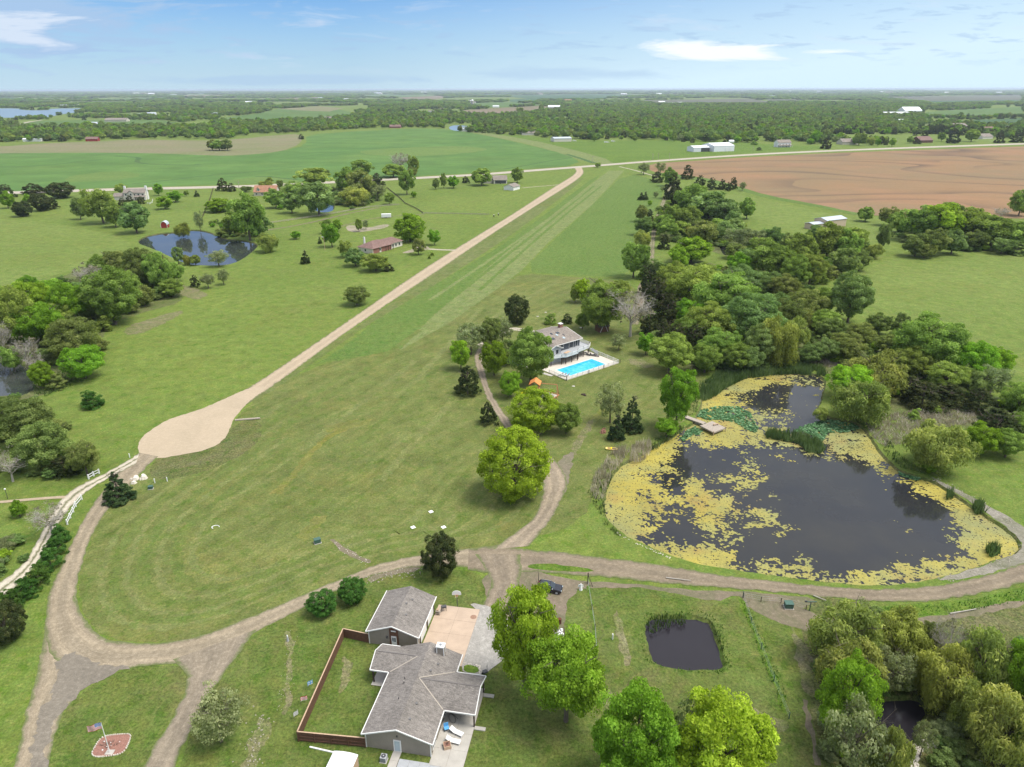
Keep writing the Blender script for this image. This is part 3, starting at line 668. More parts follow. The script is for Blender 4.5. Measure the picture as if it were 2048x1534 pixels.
# drive to the pool house
ribbon_lr('driveway', [(985, 1098), (1024, 1069), (1065, 1040), (1081, 1007), (1086, 974), (1086, 948), (1070, 915), (1040, 890), (1015, 868), (998, 838), (978, 806), (966, 778), (956, 745), (948, 722), (950, 704), (964, 688)],
          [(1058, 1092), (1080, 1064), (1103, 1038), (1119, 1004), (1135, 976), (1130, 946), (1100, 910), (1068, 885), (1034, 862), (1010, 830), (990, 800), (976, 770), (970, 742), (966, 722), (966, 706), (976, 696)], gravel('drive_gravel', (0.37, 0.305, 0.22), (0.30, 0.245, 0.18), (0.43, 0.36, 0.28), tracks=0.5), 0.060, step=0.8, amp=0.25)
sheet('dirt_patch', [(1095, 955), (1115, 925), (1135, 905), (1150, 905), (1142, 935), (1135, 975), (1118, 1004), (1105, 1000)], gravel('worn_dirt', (0.26, 0.215, 0.16), (0.18, 0.18, 0.10), (0.32, 0.27, 0.21)), 0.056, smooth=2, amp=0.7)
# two-track lane, path and trail
ribbon_lr('lane', [(278, 905), (256, 918), (205, 946), (170, 962), (150, 972), (122, 995), (100, 1025), (84, 1058), (74, 1078), (60, 1105), (30, 1140), (-20, 1172)], [(270, 925), (248, 938), (212, 955), (180, 976), (156, 994), (135, 1018), (118, 1042), (106, 1062), (94, 1088), (78, 1118), (52, 1150), (10, 1190)], M_PALE, 0.064, amp=0.25)
ribbon('path', [(130, 991), (90, 993), (40, 997), (-30, 1003)], 1.2, M_PINK, 0.068, amp=0.05)
ribbon('trail', [(1342, 372), (1330, 400), (1320, 425), (1311, 450), (1307, 475), (1304, 505), (1304, 540), (1298, 560), (1288, 585), (1278, 615), (1270, 650)], 3.0, gravel('trail_dirt', (0.17, 0.175, 0.085), (0.30, 0.25, 0.17), (0.36, 0.30, 0.23), tracks=0.7, mid=0.7), 0.036, amp=0.6)
sheet('trail_clearing', [(1278, 566), (1296, 562), (1294, 590), (1284, 620), (1270, 640), (1264, 615), (1275, 590)], M_SHOULD, 0.040, smooth=2, amp=0.5)
ribbon('field_lane', [(1240, 334), (1270, 341), (1300, 350), (1320, 356)], 2.5, M_PALE, 0.036, step=3)
ribbon('field_lane', [(912, 500), (880, 499), (855, 497), (840, 499)], 2.8, M_PALE, 0.036)
sheet('concrete_yard', [(828, 497), (842, 489), (862, 494), (856, 500), (835, 500), (824, 505), (800, 506)], M_PALE2, 0.040, smooth=1, amp=0.1)
ribbon('field_lane', [(1118, 370), (1080, 373), (1045, 376)], 2.0, M_PALE, 0.036, step=2)
sheet('sandy_patch', [(692, 449), (715, 450), (740, 455), (765, 448), (783, 448), (772, 455), (740, 461), (716, 464), (696, 461)], M_PALE2, 0.034, smooth=2, amp=0.8)
ribbon('field_lane', [(520, 460), (580, 452), (640, 440), (700, 425), (760, 414)], 2.5, M_SHOULD, 0.034, step=2, amp=0.8)
ribbon('field_lane', [(680, 452), (740, 436), (800, 430), (850, 428)], 1.5, M_SHOULD, 0.034, step=2, amp=0.5)
ribbon('field_lane', [(30, 247), (60, 240), (85, 237)], 12, M_COUNTY, 0.3, step=20)
ribbon('field_lane', [(1680, 256), (1930, 252), (1990, 257), (2048, 262)], 9, M_COUNTY, 0.3, step=20)
sheet('bare_streak', [(655, 1078), (668, 1076), (690, 1095), (722, 1112), (745, 1122), (728, 1126), (700, 1112), (678, 1098)], M_SHOULD, 0.012, smooth=2, amp=0.5)
sheet('bare_streak', [(726, 1155), (780, 1138), (845, 1132), (838, 1140), (790, 1146), (742, 1166)], M_SHOULD, 0.016, smooth=2, amp=0.8)
sheet('gully', [(1590, 1235), (1650, 1240), (1740, 1245), (1850, 1240), (1950, 1220), (2048, 1200), (2048, 1214), (1950, 1236), (1850, 1252), (1740, 1258), (1640, 1252)], M_SHOULD, 0.032, smooth=2, amp=0.6)
ribbon_lr('farm_track', [(1610, 1400), (1625, 1460), (1640, 1534)], [(1600, 1400), (1612, 1460), (1626, 1534)], M_SHOULD, 0.03, amp=0.3)
for pts_, w_ in (([(1478, 1200), (1500, 1250), (1540, 1340), (1570, 1430)], 0.9), ([(1174, 1170), (1185, 1240), (1191, 1310)], 0.5)):
    ribbon('ditch_grass', pts_, w_, G_LUSH, 0.03, amp=0.4)

# mower swaths: closely cut bands a little paler or deeper than the lawn round them
SW1 = grass('mown_pale', (0.190, 0.215, 0.085), (0.215, 0.235, 0.095), ang=rad(-32), streak=0.5, sscale=0.5, yamt=0.4, big=0.05)
SW2 = grass('mown_deep', (0.150, 0.190, 0.062), (0.170, 0.205, 0.070), ang=rad(-32), streak=0.5, sscale=0.5, yamt=0.3, big=0.05)
SW3 = grass('mown_yellow', (0.235, 0.225, 0.075), (0.20, 0.215, 0.08), ang=rad(-32), streak=0.5, sscale=0.5, yamt=0.6, big=0.05)
def swath(pts, w, mt, i): ribbon('mown_swath', pts, w, mt, 0.0075 + i * .0004, amp=.5, cols=1)
base = [(560, 800), (330, 965), (232, 1045), (196, 1110), (182, 1170), (194, 1220), (240, 1256), (330, 1262), (400, 1246), (520, 1202), (640, 1152), (780, 1100), (900, 1078), (1000, 1062), (1045, 1030), (1062, 1000)]
cx0, cy0 = 600, 1040
for i, f in enumerate((.965, .90, .84, .76, .69, .60, .52)):
    swath([(cx0 + (x - cx0) * f, cy0 + (y - cy0) * f) for x, y in base], 2.0 if i % 2 else 1.3, SW1 if i % 2 == 0 else SW2, i)
for i, (a_, b_) in enumerate([((760, 720), (560, 860)), ((830, 720), (600, 900)), ((880, 730), (700, 900)), ((905, 800), (760, 960)), ((840, 660), (700, 760)), ((960, 620), (830, 760)), ((700, 740), (520, 860)), ((1120, 560), (960, 650))]):
    swath([a_, ((a_[0] + b_[0]) / 2 + 4, (a_[1] + b_[1]) / 2 - 3), b_], 2.2, SW1 if i % 2 else SW2, 8 + i)
swath([(742, 838), (700, 852), (655, 872), (620, 905), (585, 950), (550, 985)], 1.8, SW3, 17); swath([(720, 842), (690, 850), (650, 858)], 4.5, SW3, 18); swath([(640, 1030), (622, 1060), (600, 1075)], 3.0, SW3, 19)
swath([(1155, 880), (1180, 850), (1205, 820)], 2.0, SW3, 20); swath([(1135, 900), (1165, 870), (1190, 840)], 1.2, SW1, 21)

DRYL = grass('dry_streak', (0.22, 0.205, 0.115), (0.16, 0.185, 0.07), yel=(0.28, 0.25, 0.17), ang=0, streak=0, yamt=.7, big=.3, fine=1.5, mid=.6, dry=(.30, .26, .19), dryamt=.8)
for i_, pts_ in enumerate(([(566, 1258), (576, 1262), (582, 1300), (584, 1345), (580, 1390), (568, 1435), (556, 1432), (566, 1385), (570, 1340), (570, 1300)], [(520, 1420), (540, 1440), (530, 1490), (500, 1550), (470, 1550), (500, 1480)], [(1380, 1400), (1460, 1405), (1560, 1440), (1590, 1460), (1560, 1475), (1470, 1440), (1400, 1425)], [(1200, 1380), (1225, 1385), (1235, 1410), (1215, 1425), (1200, 1410)],
                 [(1225, 1215), (1245, 1240), (1250, 1290), (1262, 1330), (1245, 1335), (1235, 1290), (1228, 1250)], [(1575, 1250), (1600, 1280), (1630, 1340), (1620, 1400), (1600, 1380), (1590, 1320)], [(690, 1300), (700, 1330), (690, 1370), (675, 1400), (680, 1350)], [(1140, 905), (1150, 880), (1170, 850), (1190, 830), (1180, 862), (1160, 892), (1148, 915)], [(1255, 715), (1300, 725), (1310, 735), (1270, 738)], [(330, 560), (380, 600), (420, 590), (400, 575)], [(240, 655), (330, 625), (380, 615), (330, 645), (260, 672)])):
    sheet('dry_patch', pts_, DRYL, 0.0212 + i_ * .00022, smooth=2, amp=1.1, step=.5, sc=.35)
FURR = grass('wheat_furrow', (0.075, 0.135, 0.050), (0.085, 0.150, 0.055), big=.01, fine=.3)
PALEW = grass('wheat_pale', (0.150, 0.225, 0.072), (0.170, 0.240, 0.080), yel=(.21, .25, .09), ang=rad(80), streak=.4, sscale=.04, big=.006, fine=.3)
for i_, (pts_, w_) in enumerate((([(230, 309), (262, 311), (283, 313), (272, 320), (290, 325), (340, 327), (385, 328), (402, 326)], 6), ([(-60, 330), (40, 330), (110, 326), (160, 320), (205, 316)], 5), ([(265, 365), (320, 360), (380, 353), (440, 346), (512, 341)], 4), ([(400, 352), (470, 345), (540, 338), (620, 330)], 3),
        ([(512, 351), (540, 351), (570, 355), (595, 358)], 5), ([(1144, 316), (1100, 322), (1060, 330), (1010, 338)], 4), ([(1135, 309), (1165, 318), (1190, 327)], 7), ([(560, 318), (700, 300), (820, 292), (900, 296)], 3), ([(640, 280), (760, 272), (900, 276)], 3), ([(700, 330), (820, 322), (960, 325), (1080, 318)], 3))):
    ribbon('wheat_furrow', pts_, w_, FURR, .066 + i_ * .001, step=4, amp=1.0, cols=1)
sheet('wheat_margin', [(460, 358), (512, 352), (560, 353), (600, 359), (600, 362), (512, 366), (430, 368)], PALEW, .063, smooth=1, step=5, amp=1); sheet('wheat_margin', [(120, 352), (220, 338), (300, 345), (240, 358), (140, 362)], PALEW, .064, smooth=2, step=6, amp=4, sc=.05); sheet('wheat_margin', [(700, 300), (900, 290), (1000, 298), (900, 310), (760, 312)], PALEW, .065, smooth=2, step=6, amp=4, sc=.05)

for i_, (a_, b_, c_) in enumerate((((1190, 372), (1080, 460), (900, 600)), ((1165, 390), (1040, 480), (860, 600)), ((1205, 372), (1100, 455), (960, 580)))):
    ribbon('mown_swath', [a_, b_, c_], 2.0, G_STRIP if i_ == 1 else G_TALL, 0.0165 + i_ * .0005, amp=.6, cols=1)
# ================================================================== AIR
mb = MB(); mb.box(-30000, 30000, -1500, 50000, -3, 90)
m, b, out = newmat('air')
v = b.add('ShaderNodeVolumePrincipled'); v.inputs['Color'].default_value = (0.75, 0.86, 1, 1); v.inputs['Density'].default_value = 4.2e-5; v.inputs['Anisotropy'].default_value = 0.2
b.l.new(v.outputs[0], out.inputs[1])
meta(mb.obj('haze', m), kind='stuff')

# ================================================================== BUILDING MATERIALS
def shingles(name, a, bcol, along=0.0, row=0.14):
    m, b, out = newmat(name); c = b.coord('Object')
    n = b.noise(c, 1.6, 5, 0.75); n2 = b.noise(b.mapping(c, scale=(1.0, 1.0, 1.0)), 5.5, 3, 0.8); n3 = b.noise(c, 0.25, 3)
    bk = b.add('ShaderNodeTexBrick'); b.put(bk.inputs['Vector'], b.mapping(c, rot=(0, 0, along)))
    bk.inputs['Scale'].default_value = 1.0; bk.inputs['Brick Width'].default_value = 0.55; bk.inputs['Row Height'].default_value = row; bk.inputs['Mortar Size'].default_value = 0.012
    bk.inputs['Color1'].default_value = (0.8, 0.8, 0.8, 1); bk.inputs['Color2'].default_value = (1.2, 1.2, 1.2, 1); bk.inputs['Mortar'].default_value = (0.72, 0.72, 0.72, 1); bk.inputs['Bias'].default_value = 0.0
    col = b.mix(b.maprange(n2, 0.35, 0.65), a, bcol); col = b.mix(1.0, col, bk.outputs[0], 'MULTIPLY')
    k = b.math('MULTIPLY', b.maprange(n, 0.3, 0.7, 0.80, 1.20), b.maprange(n3, 0.3, 0.7, 0.88, 1.12))
    h = b.add('ShaderNodeHueSaturation'); b.put(h.inputs['Value'], k); b.put(h.inputs['Color'], col)
    prin(b, out, h.outputs[0], 0.92, b.bump(n2, 0.4, 0.02), spec=0.2); return m


def siding(name, col, lap=0.18, vert=False, amt=0.78):
    m, b, out = newmat(name); c = b.coord('Object'); s_ = b.add('ShaderNodeSeparateXYZ'); b.l.new(c, s_.inputs[0])
    ax = b.math('ADD', s_.outputs[0], s_.outputs[1]) if vert else s_.outputs[2]
    fr = b.math('FRACT', b.math('DIVIDE', ax, lap)); ln = b.maprange(fr, 0.0, 0.16, 1, 0)
    n = b.noise(c, 1.2, 4, 0.6)
    cc = b.mix(ln, col, tuple(x * amt for x in col))
    h = b.add('ShaderNodeHueSaturation'); b.put(h.inputs['Value'], b.maprange(n, 0.3, 0.7, 0.93, 1.07)); b.put(h.inputs['Color'], cc)
    prin(b, out, h.outputs[0], 0.75, b.bump(fr, 0.4, 0.02)); return m


R_GREY = shingles('roof_grey_brown', (0.235, 0.210, 0.185), (0.140, 0.128, 0.118), rad(10))
R_TAN = shingles('roof_weathered', (0.25, 0.215, 0.18), (0.19, 0.165, 0.145))
R_RED = shingles('roof_red_brown', (0.21, 0.135, 0.115), (0.165, 0.105, 0.092))
R_ORNG = shingles('roof_orange', (0.36, 0.19, 0.12), (0.29, 0.155, 0.10))
R_DARK = shingles('roof_dark', (0.13, 0.12, 0.115), (0.09, 0.085, 0.08))
R_METAL = plain('roof_white_metal', (0.66, 0.67, 0.68), 0.5, 0.06, 0.6)
R_BLUEM = plain('roof_grey_metal', (0.40, 0.44, 0.48), 0.45, 0.08, 0.4)
W_TAUPE = siding('siding_taupe', (0.26, 0.225, 0.185))
W_CREAM = siding('siding_cream', (0.60, 0.56, 0.48), 0.22)
W_WHITE = siding('siding_white', (0.72, 0.71, 0.68), 0.2)
W_SLATE = siding('siding_slate', (0.075, 0.085, 0.10), 0.18, amt=0.7)
W_TANM = siding('siding_tan_metal', (0.50, 0.40, 0.29), 0.9, True)
W_WHM = siding('siding_white_metal', (0.66, 0.68, 0.70), 1.0, True, 0.86)
W_GREYS = siding('siding_grey', (0.42, 0.44, 0.46), 0.2)
W_BRICK = plain('brick_red', (0.24, 0.11, 0.08), 0.9, 0.25, 4.0)
W_STONE = plain('limestone', (0.50, 0.46, 0.38), 0.9, 0.15, 2.0)
TRIM = plain('white_trim', (0.66, 0.65, 0.62), 0.6, 0.05)
WHITE = plain('white_paint', (0.70, 0.70, 0.68), 0.5, 0.05)
BROWN = plain('brown_wood', (0.115, 0.055, 0.032), 0.8, 0.25, 3.0)
DKBROWN = plain('dark_brown_post', (0.05, 0.03, 0.022), 0.8, 0.2)
GLASS = plain('window_glass', (0.03, 0.04, 0.05), 0.08, 0.2, 1.0)
GLASSL = plain('pale_glass', (0.35, 0.42, 0.45), 0.12, 0.1, 1.0)
CONC = plain('concrete', (0.37, 0.345, 0.305), 0.85, 0.12, 0.8)
CONCB = plain('concrete_blue_grey', (0.33, 0.34, 0.35), 0.85, 0.12, 1.5)
CONCP = plain('concrete_pink', (0.40, 0.305, 0.225), 0.88, 0.12, 0.5)
METG = plain('grey_metal', (0.34, 0.35, 0.36), 0.5, 0.1)
METD = plain('dark_metal', (0.05, 0.05, 0.055), 0.5, 0.1)
GREENBOX = plain('utility_green', (0.045, 0.10, 0.075), 0.6, 0.15)
REDP = plain('barn_red', (0.27, 0.025, 0.02), 0.7, 0.12)
WOODG = plain('weathered_wood', (0.34, 0.29, 0.24), 0.9, 0.2, 2.5)
WOODT = plain('tan_wood', (0.42, 0.29, 0.19), 0.85, 0.2, 3.0)
CEDARW = plain('cedar_wood', (0.40, 0.17, 0.075), 0.8, 0.25, 3.0)
YELP = plain('yellow_plastic', (0.85, 0.62, 0.01), 0.4, 0.05)
BLUEC = plain('blue_cloth', (0.10, 0.34, 0.62), 0.8, 0.1)
REDC = plain('red_cloth', (0.55, 0.03, 0.04), 0.8, 0.1)
NAVY = plain('navy_cloth', (0.05, 0.13, 0.40), 0.8, 0.1)
STONEP = plain('pale_stone', (0.55, 0.50, 0.42), 0.9, 0.2, 2.0)
MULCH = plain('red_mulch', (0.23, 0.115, 0.085), 0.95, 0.35, 4.0)
VENT = plain('vent_grey', (.13, .125, .12), .6, .1)
BLACKR = plain('black_rubber', (0.02, 0.02, 0.02), 0.9, 0.2)


def gable(mb, x0, x1, y0, y1, ez, rz, axis='y', z0=0.0):
    """closed gable-ended wall body"""
    if axis == 'y':
        xm = (x0 + x1) / 2; prof = [(x0, z0), (x1, z0), (x1, ez), (xm, rz), (x0, ez)]
        A = [(x, y0, z) for x, z in prof]; B = [(x, y1, z) for x, z in prof]
    else:
        ym = (y0 + y1) / 2; prof = [(y0, z0), (y1, z0), (y1, ez), (ym, rz), (y0, ez)]
        A = [(x1, y, z) for y, z in prof]; B = [(x0, y, z) for y, z in prof]
    mb.hexa(B, A) if axis != 'y' else mb.hexa(list(reversed(A)), list(reversed(B)))


def roof_gable(mb, x0, x1, y0, y1, ez, rz, t=0.14, axis='y'):
    if axis == 'y':
        xm = (x0 + x1) / 2
        mb.slab([(x0, y0, ez), (xm, y0, rz), (xm, y1, rz), (x0, y1, ez)], t)
        mb.slab([(xm, y0, rz), (x1, y0, ez), (x1, y1, ez), (xm, y1, rz)], t)
    else:
        ym = (y0 + y1) / 2
        mb.slab([(x0, y0, ez), (x1, y0, ez), (x1, ym, rz), (x0, ym, rz)], t)
        mb.slab([(x0, ym, rz), (x1, ym, rz), (x1, y1, ez), (x0, y1, ez)], t)


def window_on(parent, x, y, z0, z1, w, face, frame=None, pane=None, name='window'):
    """a window standing proud of a wall; face is one of s n e w"""
    fr = MB(); pn = MB(); h = w / 2; f = 0.09
    def bx(mb, a0, a1, b0, b1, d0, d1):
        if face == 's': mb.box(x + a0, x + a1, y - d1, y - d0, b0, b1)
        if face == 'n': mb.box(x + a0, x + a1, y + d0, y + d1, b0, b1)
        if face == 'e': mb.box(x + d0, x + d1, y + a0, y + a1, b0, b1)
        if face == 'w': mb.box(x - d1, x - d0, y + a0, y + a1, b0, b1)
    bx(fr, -h - f, -h, z0 - f, z1 + f, 0.004, 0.07); bx(fr, h, h + f, z0 - f, z1 + f, 0.004, 0.07)
    bx(fr, -h, h, z1, z1 + f, 0.004, 0.07); bx(fr, -h, h, z0 - f, z0, 0.004, 0.07); bx(pn, -h, h, z0, z1, 0.006, 0.03)
    o = fr.obj(name, frame or TRIM, parent); pn.obj('pane', pane or GLASS, o); return o


# ================================================================== FOREGROUND HOUSE
HA = rad(-10.2); HO = P(720, 1467, 2.7)
house = thing('house', (HO.x, HO.y, 0), HA, 'grey shingled ranch house with a cross gable porch and brown fenced yard in the foreground', 'house')
mb = MB()
gable(mb, 0.45, 9.75, 0.35, 16.5, 2.62, 4.2); mb.obj('wall', W_TAUPE, house)
mb = MB(); roof_gable(mb, 0, 10.2, 0, 16.9, 2.75, 4.5)
# cross gables run into the main roof
mb.slab([(9.9, 5.9, 2.77), (14.75, 5.9, 2.77), (14.75, 9.55, 4.38), (5.5, 9.55, 4.38)], 0.14)
mb.slab([(5.5, 9.55, 4.38), (14.75, 9.55, 4.38), (14.75, 13.2, 2.77), (9.9, 13.2, 2.77)], 0.14)
mb.slab([(-3.0, 11.4, 2.77), (0.4, 11.4, 2.77), (3.9, 14.1, 4.06), (-3.0, 14.1, 4.06)], 0.14)
mb.slab([(-3.0, 14.1, 4.06), (3.9, 14.1, 4.06), (0.4, 16.88, 2.77), (-3.0, 16.88, 2.77)], 0.14)
roof = mb.obj('roof', R_GREY, house)
def valley(p, q, w=0.16, mat=None):
    mb = MB(); p = Vector(p); q = Vector(q); d = (q - p).normalized(); n = Vector((-d.y, d.x, 0)).normalized() * w / 2; up = Vector((0, 0, 0.05))
    mb.hexa([p + n, p - n, q - n, q + n], [p + n + up, p - n + up, q - n + up, q + n + up]); mb.obj('valley_strip', mat or VAL, roof)
VAL = plain('valley_strip', (0.33, 0.29, 0.24), 0.85, 0.1)
RIDGE = plain('ridge_cap', (0.15, 0.135, 0.125), 0.9, 0.1)
valley((5.5, 9.5, 4.40), (10.0, 5.95, 2.80)); valley((5.5, 9.6, 4.40), (10.0, 13.15, 2.80)); valley((3.8, 14.0, 4.08), (0.2, 11.45, 2.80))
valley((5.6, 9.55, 4.37), (14.7, 9.55, 4.37), 0.2, RIDGE); valley((-2.9, 14.1, 4.05), (3.8, 14.1, 4.05), 0.2, RIDGE)
def fascia(parent, pts, h=0.2, w=0.06):
    mb = MB()
    for a, bq in zip(pts[:-1], pts[1:]):
        a = Vector(a); bq = Vector(bq); d = (bq - a); n = Vector((-d.y, d.x, 0))
        n = n.normalized() * w if n.length > 1e-6 else Vector((w, 0, 0))
        top = [a - n, bq - n, bq + n, a + n]
        mb.hexa([(p.x, p.y, p.z - h) for p in top], top)
    return mb.obj('fascia', TRIM, parent)
E_ = 0.03
fascia(house, [(-E_, 11.35, 2.79), (-E_, -E_, 2.79)]); fascia(house, [(-E_, -E_, 2.79), (5.1, -E_, 4.54)]); fascia(house, [(5.1, -E_, 4.54), (10.23, -E_, 2.79)])
fascia(house, [(10.23, -E_, 2.79), (10.23, 5.85, 2.79)]); fascia(house, [(10.23, 13.25, 2.79), (10.23, 16.93, 2.79)])
fascia(house, [(10.3, 5.86, 2.80), (14.78, 5.86, 2.80)]); fascia(house, [(14.79, 5.86, 2.80), (14.79, 9.55, 4.41)]); fascia(house, [(14.79, 9.55, 4.41), (14.79, 13.24, 2.80)]); fascia(house, [(14.78, 13.24, 2.80), (10.3, 13.24, 2.80)])
fascia(house, [(-3.03, 11.36, 2.80), (-0.1, 11.36, 2.80)]); fascia(house, [(-3.04, 11.36, 2.80), (-3.04, 14.1, 4.09)]); fascia(house, [(-3.04, 14.1, 4.09), (-3.04, 16.9, 2.80)]); fascia(house, [(-3.03, 16.92, 2.8), (0, 16.92, 2.8)])
for x in (0.36, 9.7): MB().box(x, x + 0.14, 0.26, 0.40, 0, 2.62).obj('corner_trim', TRIM, house)
# front door with a glazed storm door
d = MB().box(4.45, 5.55, 0.25, 0.34, 0.05, 2.2).obj('door', TRIM, house); MB().box(4.62, 5.38, 0.22, 0.248, 0.25, 2.05).obj('pane', GLASSL, d)
mb = MB().box(4.95, 5.12, 0.2, 0.34, 2.85, 3.05); mb.obj('wall_lamp', METD, house)
window_on(house, 9.75, 2.0, 0.3, 2.0, 1.6, 'e'); window_on(house, 9.75, 14.9, 1.0, 2.1, 1.2, 'e'); window_on(house, 0.45, 5.0, 1.0, 2.1, 1.6, 'w'); window_on(house, 9.75, 8.0, 0.3, 2.1, 2.2, 'e')
# chimney
ch = MB().box(6.55, 7.65, 15.25, 16.15, 3.2, 5.15).obj('chimney', W_TAUPE, house)
MB().box(6.45, 7.75, 15.15, 16.25, 5.15, 5.32).obj('chimney_cap', WHITE, ch)
MB().tube((7.1, 15.7, 5.32), (7.1, 15.7, 5.6), 0.22, 0.16, 10).obj('flue', METG, ch)
for x in (6.5, 7.6):
    for y in (15.2, 16.1): MB().box(x, x + 0.12, y, y + 0.12, 3.3, 5.15).obj('corner_trim', WHITE, ch)
for i, (x, y) in enumerate([(7.3, 13.3), (6.6, 11.6), (6.4, 5.2), (6.3, 2.4)]):
    z = 4.5 - abs(x - 5.1) * 0.343
    MB().box(x - .17, x + .17, y - .17, y + .17, z - 0.05, z + .12).obj('roof_vent', VENT, roof)
for i, (x, y) in enumerate([(3.2, 9.5), (3.4, 8.6), (3.6, 5.6)]):
    z = 2.75 + x * 0.343
    MB().tube((x, y, z - .1), (x, y, z + .35), 0.06, k=6).obj('vent_pipe', METD, roof)
for i, (x, y) in enumerate([(14.5, 6.2), (14.5, 12.6), (-2.7, 11.7), (-2.7, 16.5)]):
    MB().box(x - .1, x + .1, y - .1, y + .1, 0.1, 2.68).obj('porch_post', DKBROWN, house)

# garage
gar = thing('garage', (HO.x, HO.y, 0), HA, 'detached garage with grey shingled gable roof beside the tan concrete pad', 'garage')
mb = MB(); gable(mb, -6.35, 2.0, 19.55, 29.2, 2.62, 4.18); mb.obj('wall', W_TAUPE, gar)
mb = MB(); roof_gable(mb, -6.7, 2.35, 19.2, 29.55, 2.75, 4.45); gr = mb.obj('roof', R_GREY, gar)
fascia(gar, [(-6.73, 29.6, 2.79), (-6.73, 19.17, 2.79)]); fascia(gar, [(-6.73, 19.17, 2.79), (-2.175, 19.17, 4.49)]); fascia(gar, [(-2.175, 19.17, 4.49), (2.38, 19.17, 2.79)]); fascia(gar, [(2.38, 19.17, 2.79), (2.38, 29.6, 2.79)])
for x in (-6.42, 1.93): MB().box(x, x + 0.14, 19.48, 19.62, 0, 2.62).obj('corner_trim', TRIM, gar)
MB().box(-2.75, -2.45, 19.42, 19.53, 0, 4.0).obj('door_surround', BROWN, gar); MB().box(-1.55, -1.25, 19.42, 19.53, 0, 4.0).obj('door_surround', BROWN, gar)
MB().box(-2.45, -1.55, 19.45, 19.53, 2.25, 3.95).obj('door_panel', BROWN, gar); MB().box(-2.4, -1.6, 19.36, 19.44, 3.2, 3.4).obj('door_lintel', WHITE, gar)
d = MB().box(-2.44, -1.56, 19.40, 19.50, 0.05, 2.2).obj('door', WHITE, gar)
for i in range(3):
    for j in range(3): MB().box(-2.3 + i * .22, -2.14 + i * .22, 19.37, 19.395, 1.2 + j * .28, 1.4 + j * .28).obj('pane', GLASS, d)
MB().box(-3.3, -3.1, 19.3, 19.5, 1.7, 2.1).obj('wall_lamp', METD, gar)
for y in (21.0, 25.2): MB().box(2.004, 2.06, y, y + 3.2, 0.02, 2.25).obj('garage_door', TRIM, gar)
for y in (20.75, 24.6, 28.7): MB().box(2.005, 2.12, y - .12, y + .12, 0.02, 2.5).obj('door_post', DKBROWN, gar)
for x, y in ((-1.6, 25.2), (-1.0, 26.6), (-0.9, 22.8)):
    z = 4.45 - abs(x + 2.175) * 0.376
    MB().box(x - .16, x + .16, y - .16, y + .16, z - .05, z + .12).obj('roof_vent', VENT, gr)


def hsheet(name, rects, mat, z, t=0.08, kind='structure', lab=None):
    mb = MB()
    for r in rects: mb.box(r[0], r[1], r[2], r[3], z - t, z)
    o = mb.obj(name, mat); o.location = (HO.x, HO.y, 0); o.rotation_euler = (0, 0, HA); o['kind'] = kind; return o
def slabs(name, x0, x1, y0, y1, nx, ny, mat, z, gap=0.03, t=0.10):
    root = None
    for i in range(nx):
        for j in range(ny):
            a = x0 + (x1 - x0) * i / nx; c_ = x0 + (x1 - x0) * (i + 1) / nx; d_ = y0 + (y1 - y0) * j / ny; e_ = y0 + (y1 - y0) * (j + 1) / ny
            if root is None:
                root = MB().box(x0, x1, y0, y1, z - t, z - 0.015).obj(name, METD); root.location = (HO.x, HO.y, 0); root.rotation_euler = (0, 0, HA); root['kind'] = 'structure'
            MB().box(a + gap / 2, c_ - gap / 2, d_ + gap / 2, e_ - gap / 2, z - 0.015, z + rnd.uniform(-.004, .006)).obj('slab', mat, root)
    root.data.materials[0] = plain(name + '_joint', (0.16, 0.13, 0.10), 0.95); return root
slabs('concrete_pad', 2.36, 9.9, 17.1, 30.7, 2, 4, CONCP, 0.11)
slabs('patio', 9.8, 14.55, -1.0, 13.35, 2, 5, CONC, 0.115)
slabs('walkway', 5.6, 14.5, -2.35, -0.75, 6, 1, CONCB, 0.095)
slabs('walkway', 4.35, 5.55, -7.2, 0.28, 1, 5, CONC, 0.105)
slabs('patio', -2.95, 0.0, 11.0, 16.6, 1, 2, CONC, 0.11)
hsheet('step', [(14.6, 16.2, 5.7, 6.3)], CONC, 0.16, 0.16); hsheet('step', [(14.6, 16.2, 11.8, 12.4)], CONC, 0.16, 0.16)
sheet('gravel_court', [(934, 1204), (985, 1215), (1008, 1232), (1030, 1262), (1036, 1290), (1015, 1312), (985, 1335), (968, 1350), (940, 1350), (918, 1340), (928, 1305), (944, 1260), (955, 1222)], M_CRUSH, 0.068, smooth=1, amp=0.15)
sheet('flower_bed', [(926, 1328), (956, 1334), (955, 1347), (925, 1345)], G_LUSH, 0.10, smooth=1, amp=0.05)

# fence
STONED = plain('dull_stone', (.30, .27, .21), .95, .25, 2.0)
def rocks(name, pts, r, mat, n, spread, label=None, kind='stuff', seed=1, z=0.0, cat=None):
    q = random.Random(seed); mb = MB()
    for i in range(n):
        t = q.random() * (len(pts) - 1); k = int(t); p = pts[k].lerp(pts[k + 1], t - k) + Vector((q.gauss(0, spread), q.gauss(0, spread), 0))
        s = r * q.uniform(.5, 1.4); a = q.random() * 6; c = [(p.x + s * q.uniform(.7, 1.1) * math.cos(a + j * 1.256), p.y + s * q.uniform(.6, 1.0) * math.sin(a + j * 1.256)) for j in range(5)]
        b_ = [(x, y, z - .05) for x, y in c]; tt = [(p.x + (x - p.x) * .6, p.y + (y - p.y) * .6, z + s * q.uniform(.5, .9)) for x, y in c]
        mb.hexa(b_, tt)
    o = mb.obj(name, mat); meta(o, label, cat, None, kind); return o
fen = thing('fence', (HO.x, HO.y, 0), HA, 'dark brown wooden privacy fence enclosing the lawn left of the foreground house', 'fence')
corn = [(0.35, 0.2), (-9.35, -0.45), (-11.1, 20.1), (-6.4, 19.6)]
brd = MB(); rail = MB()
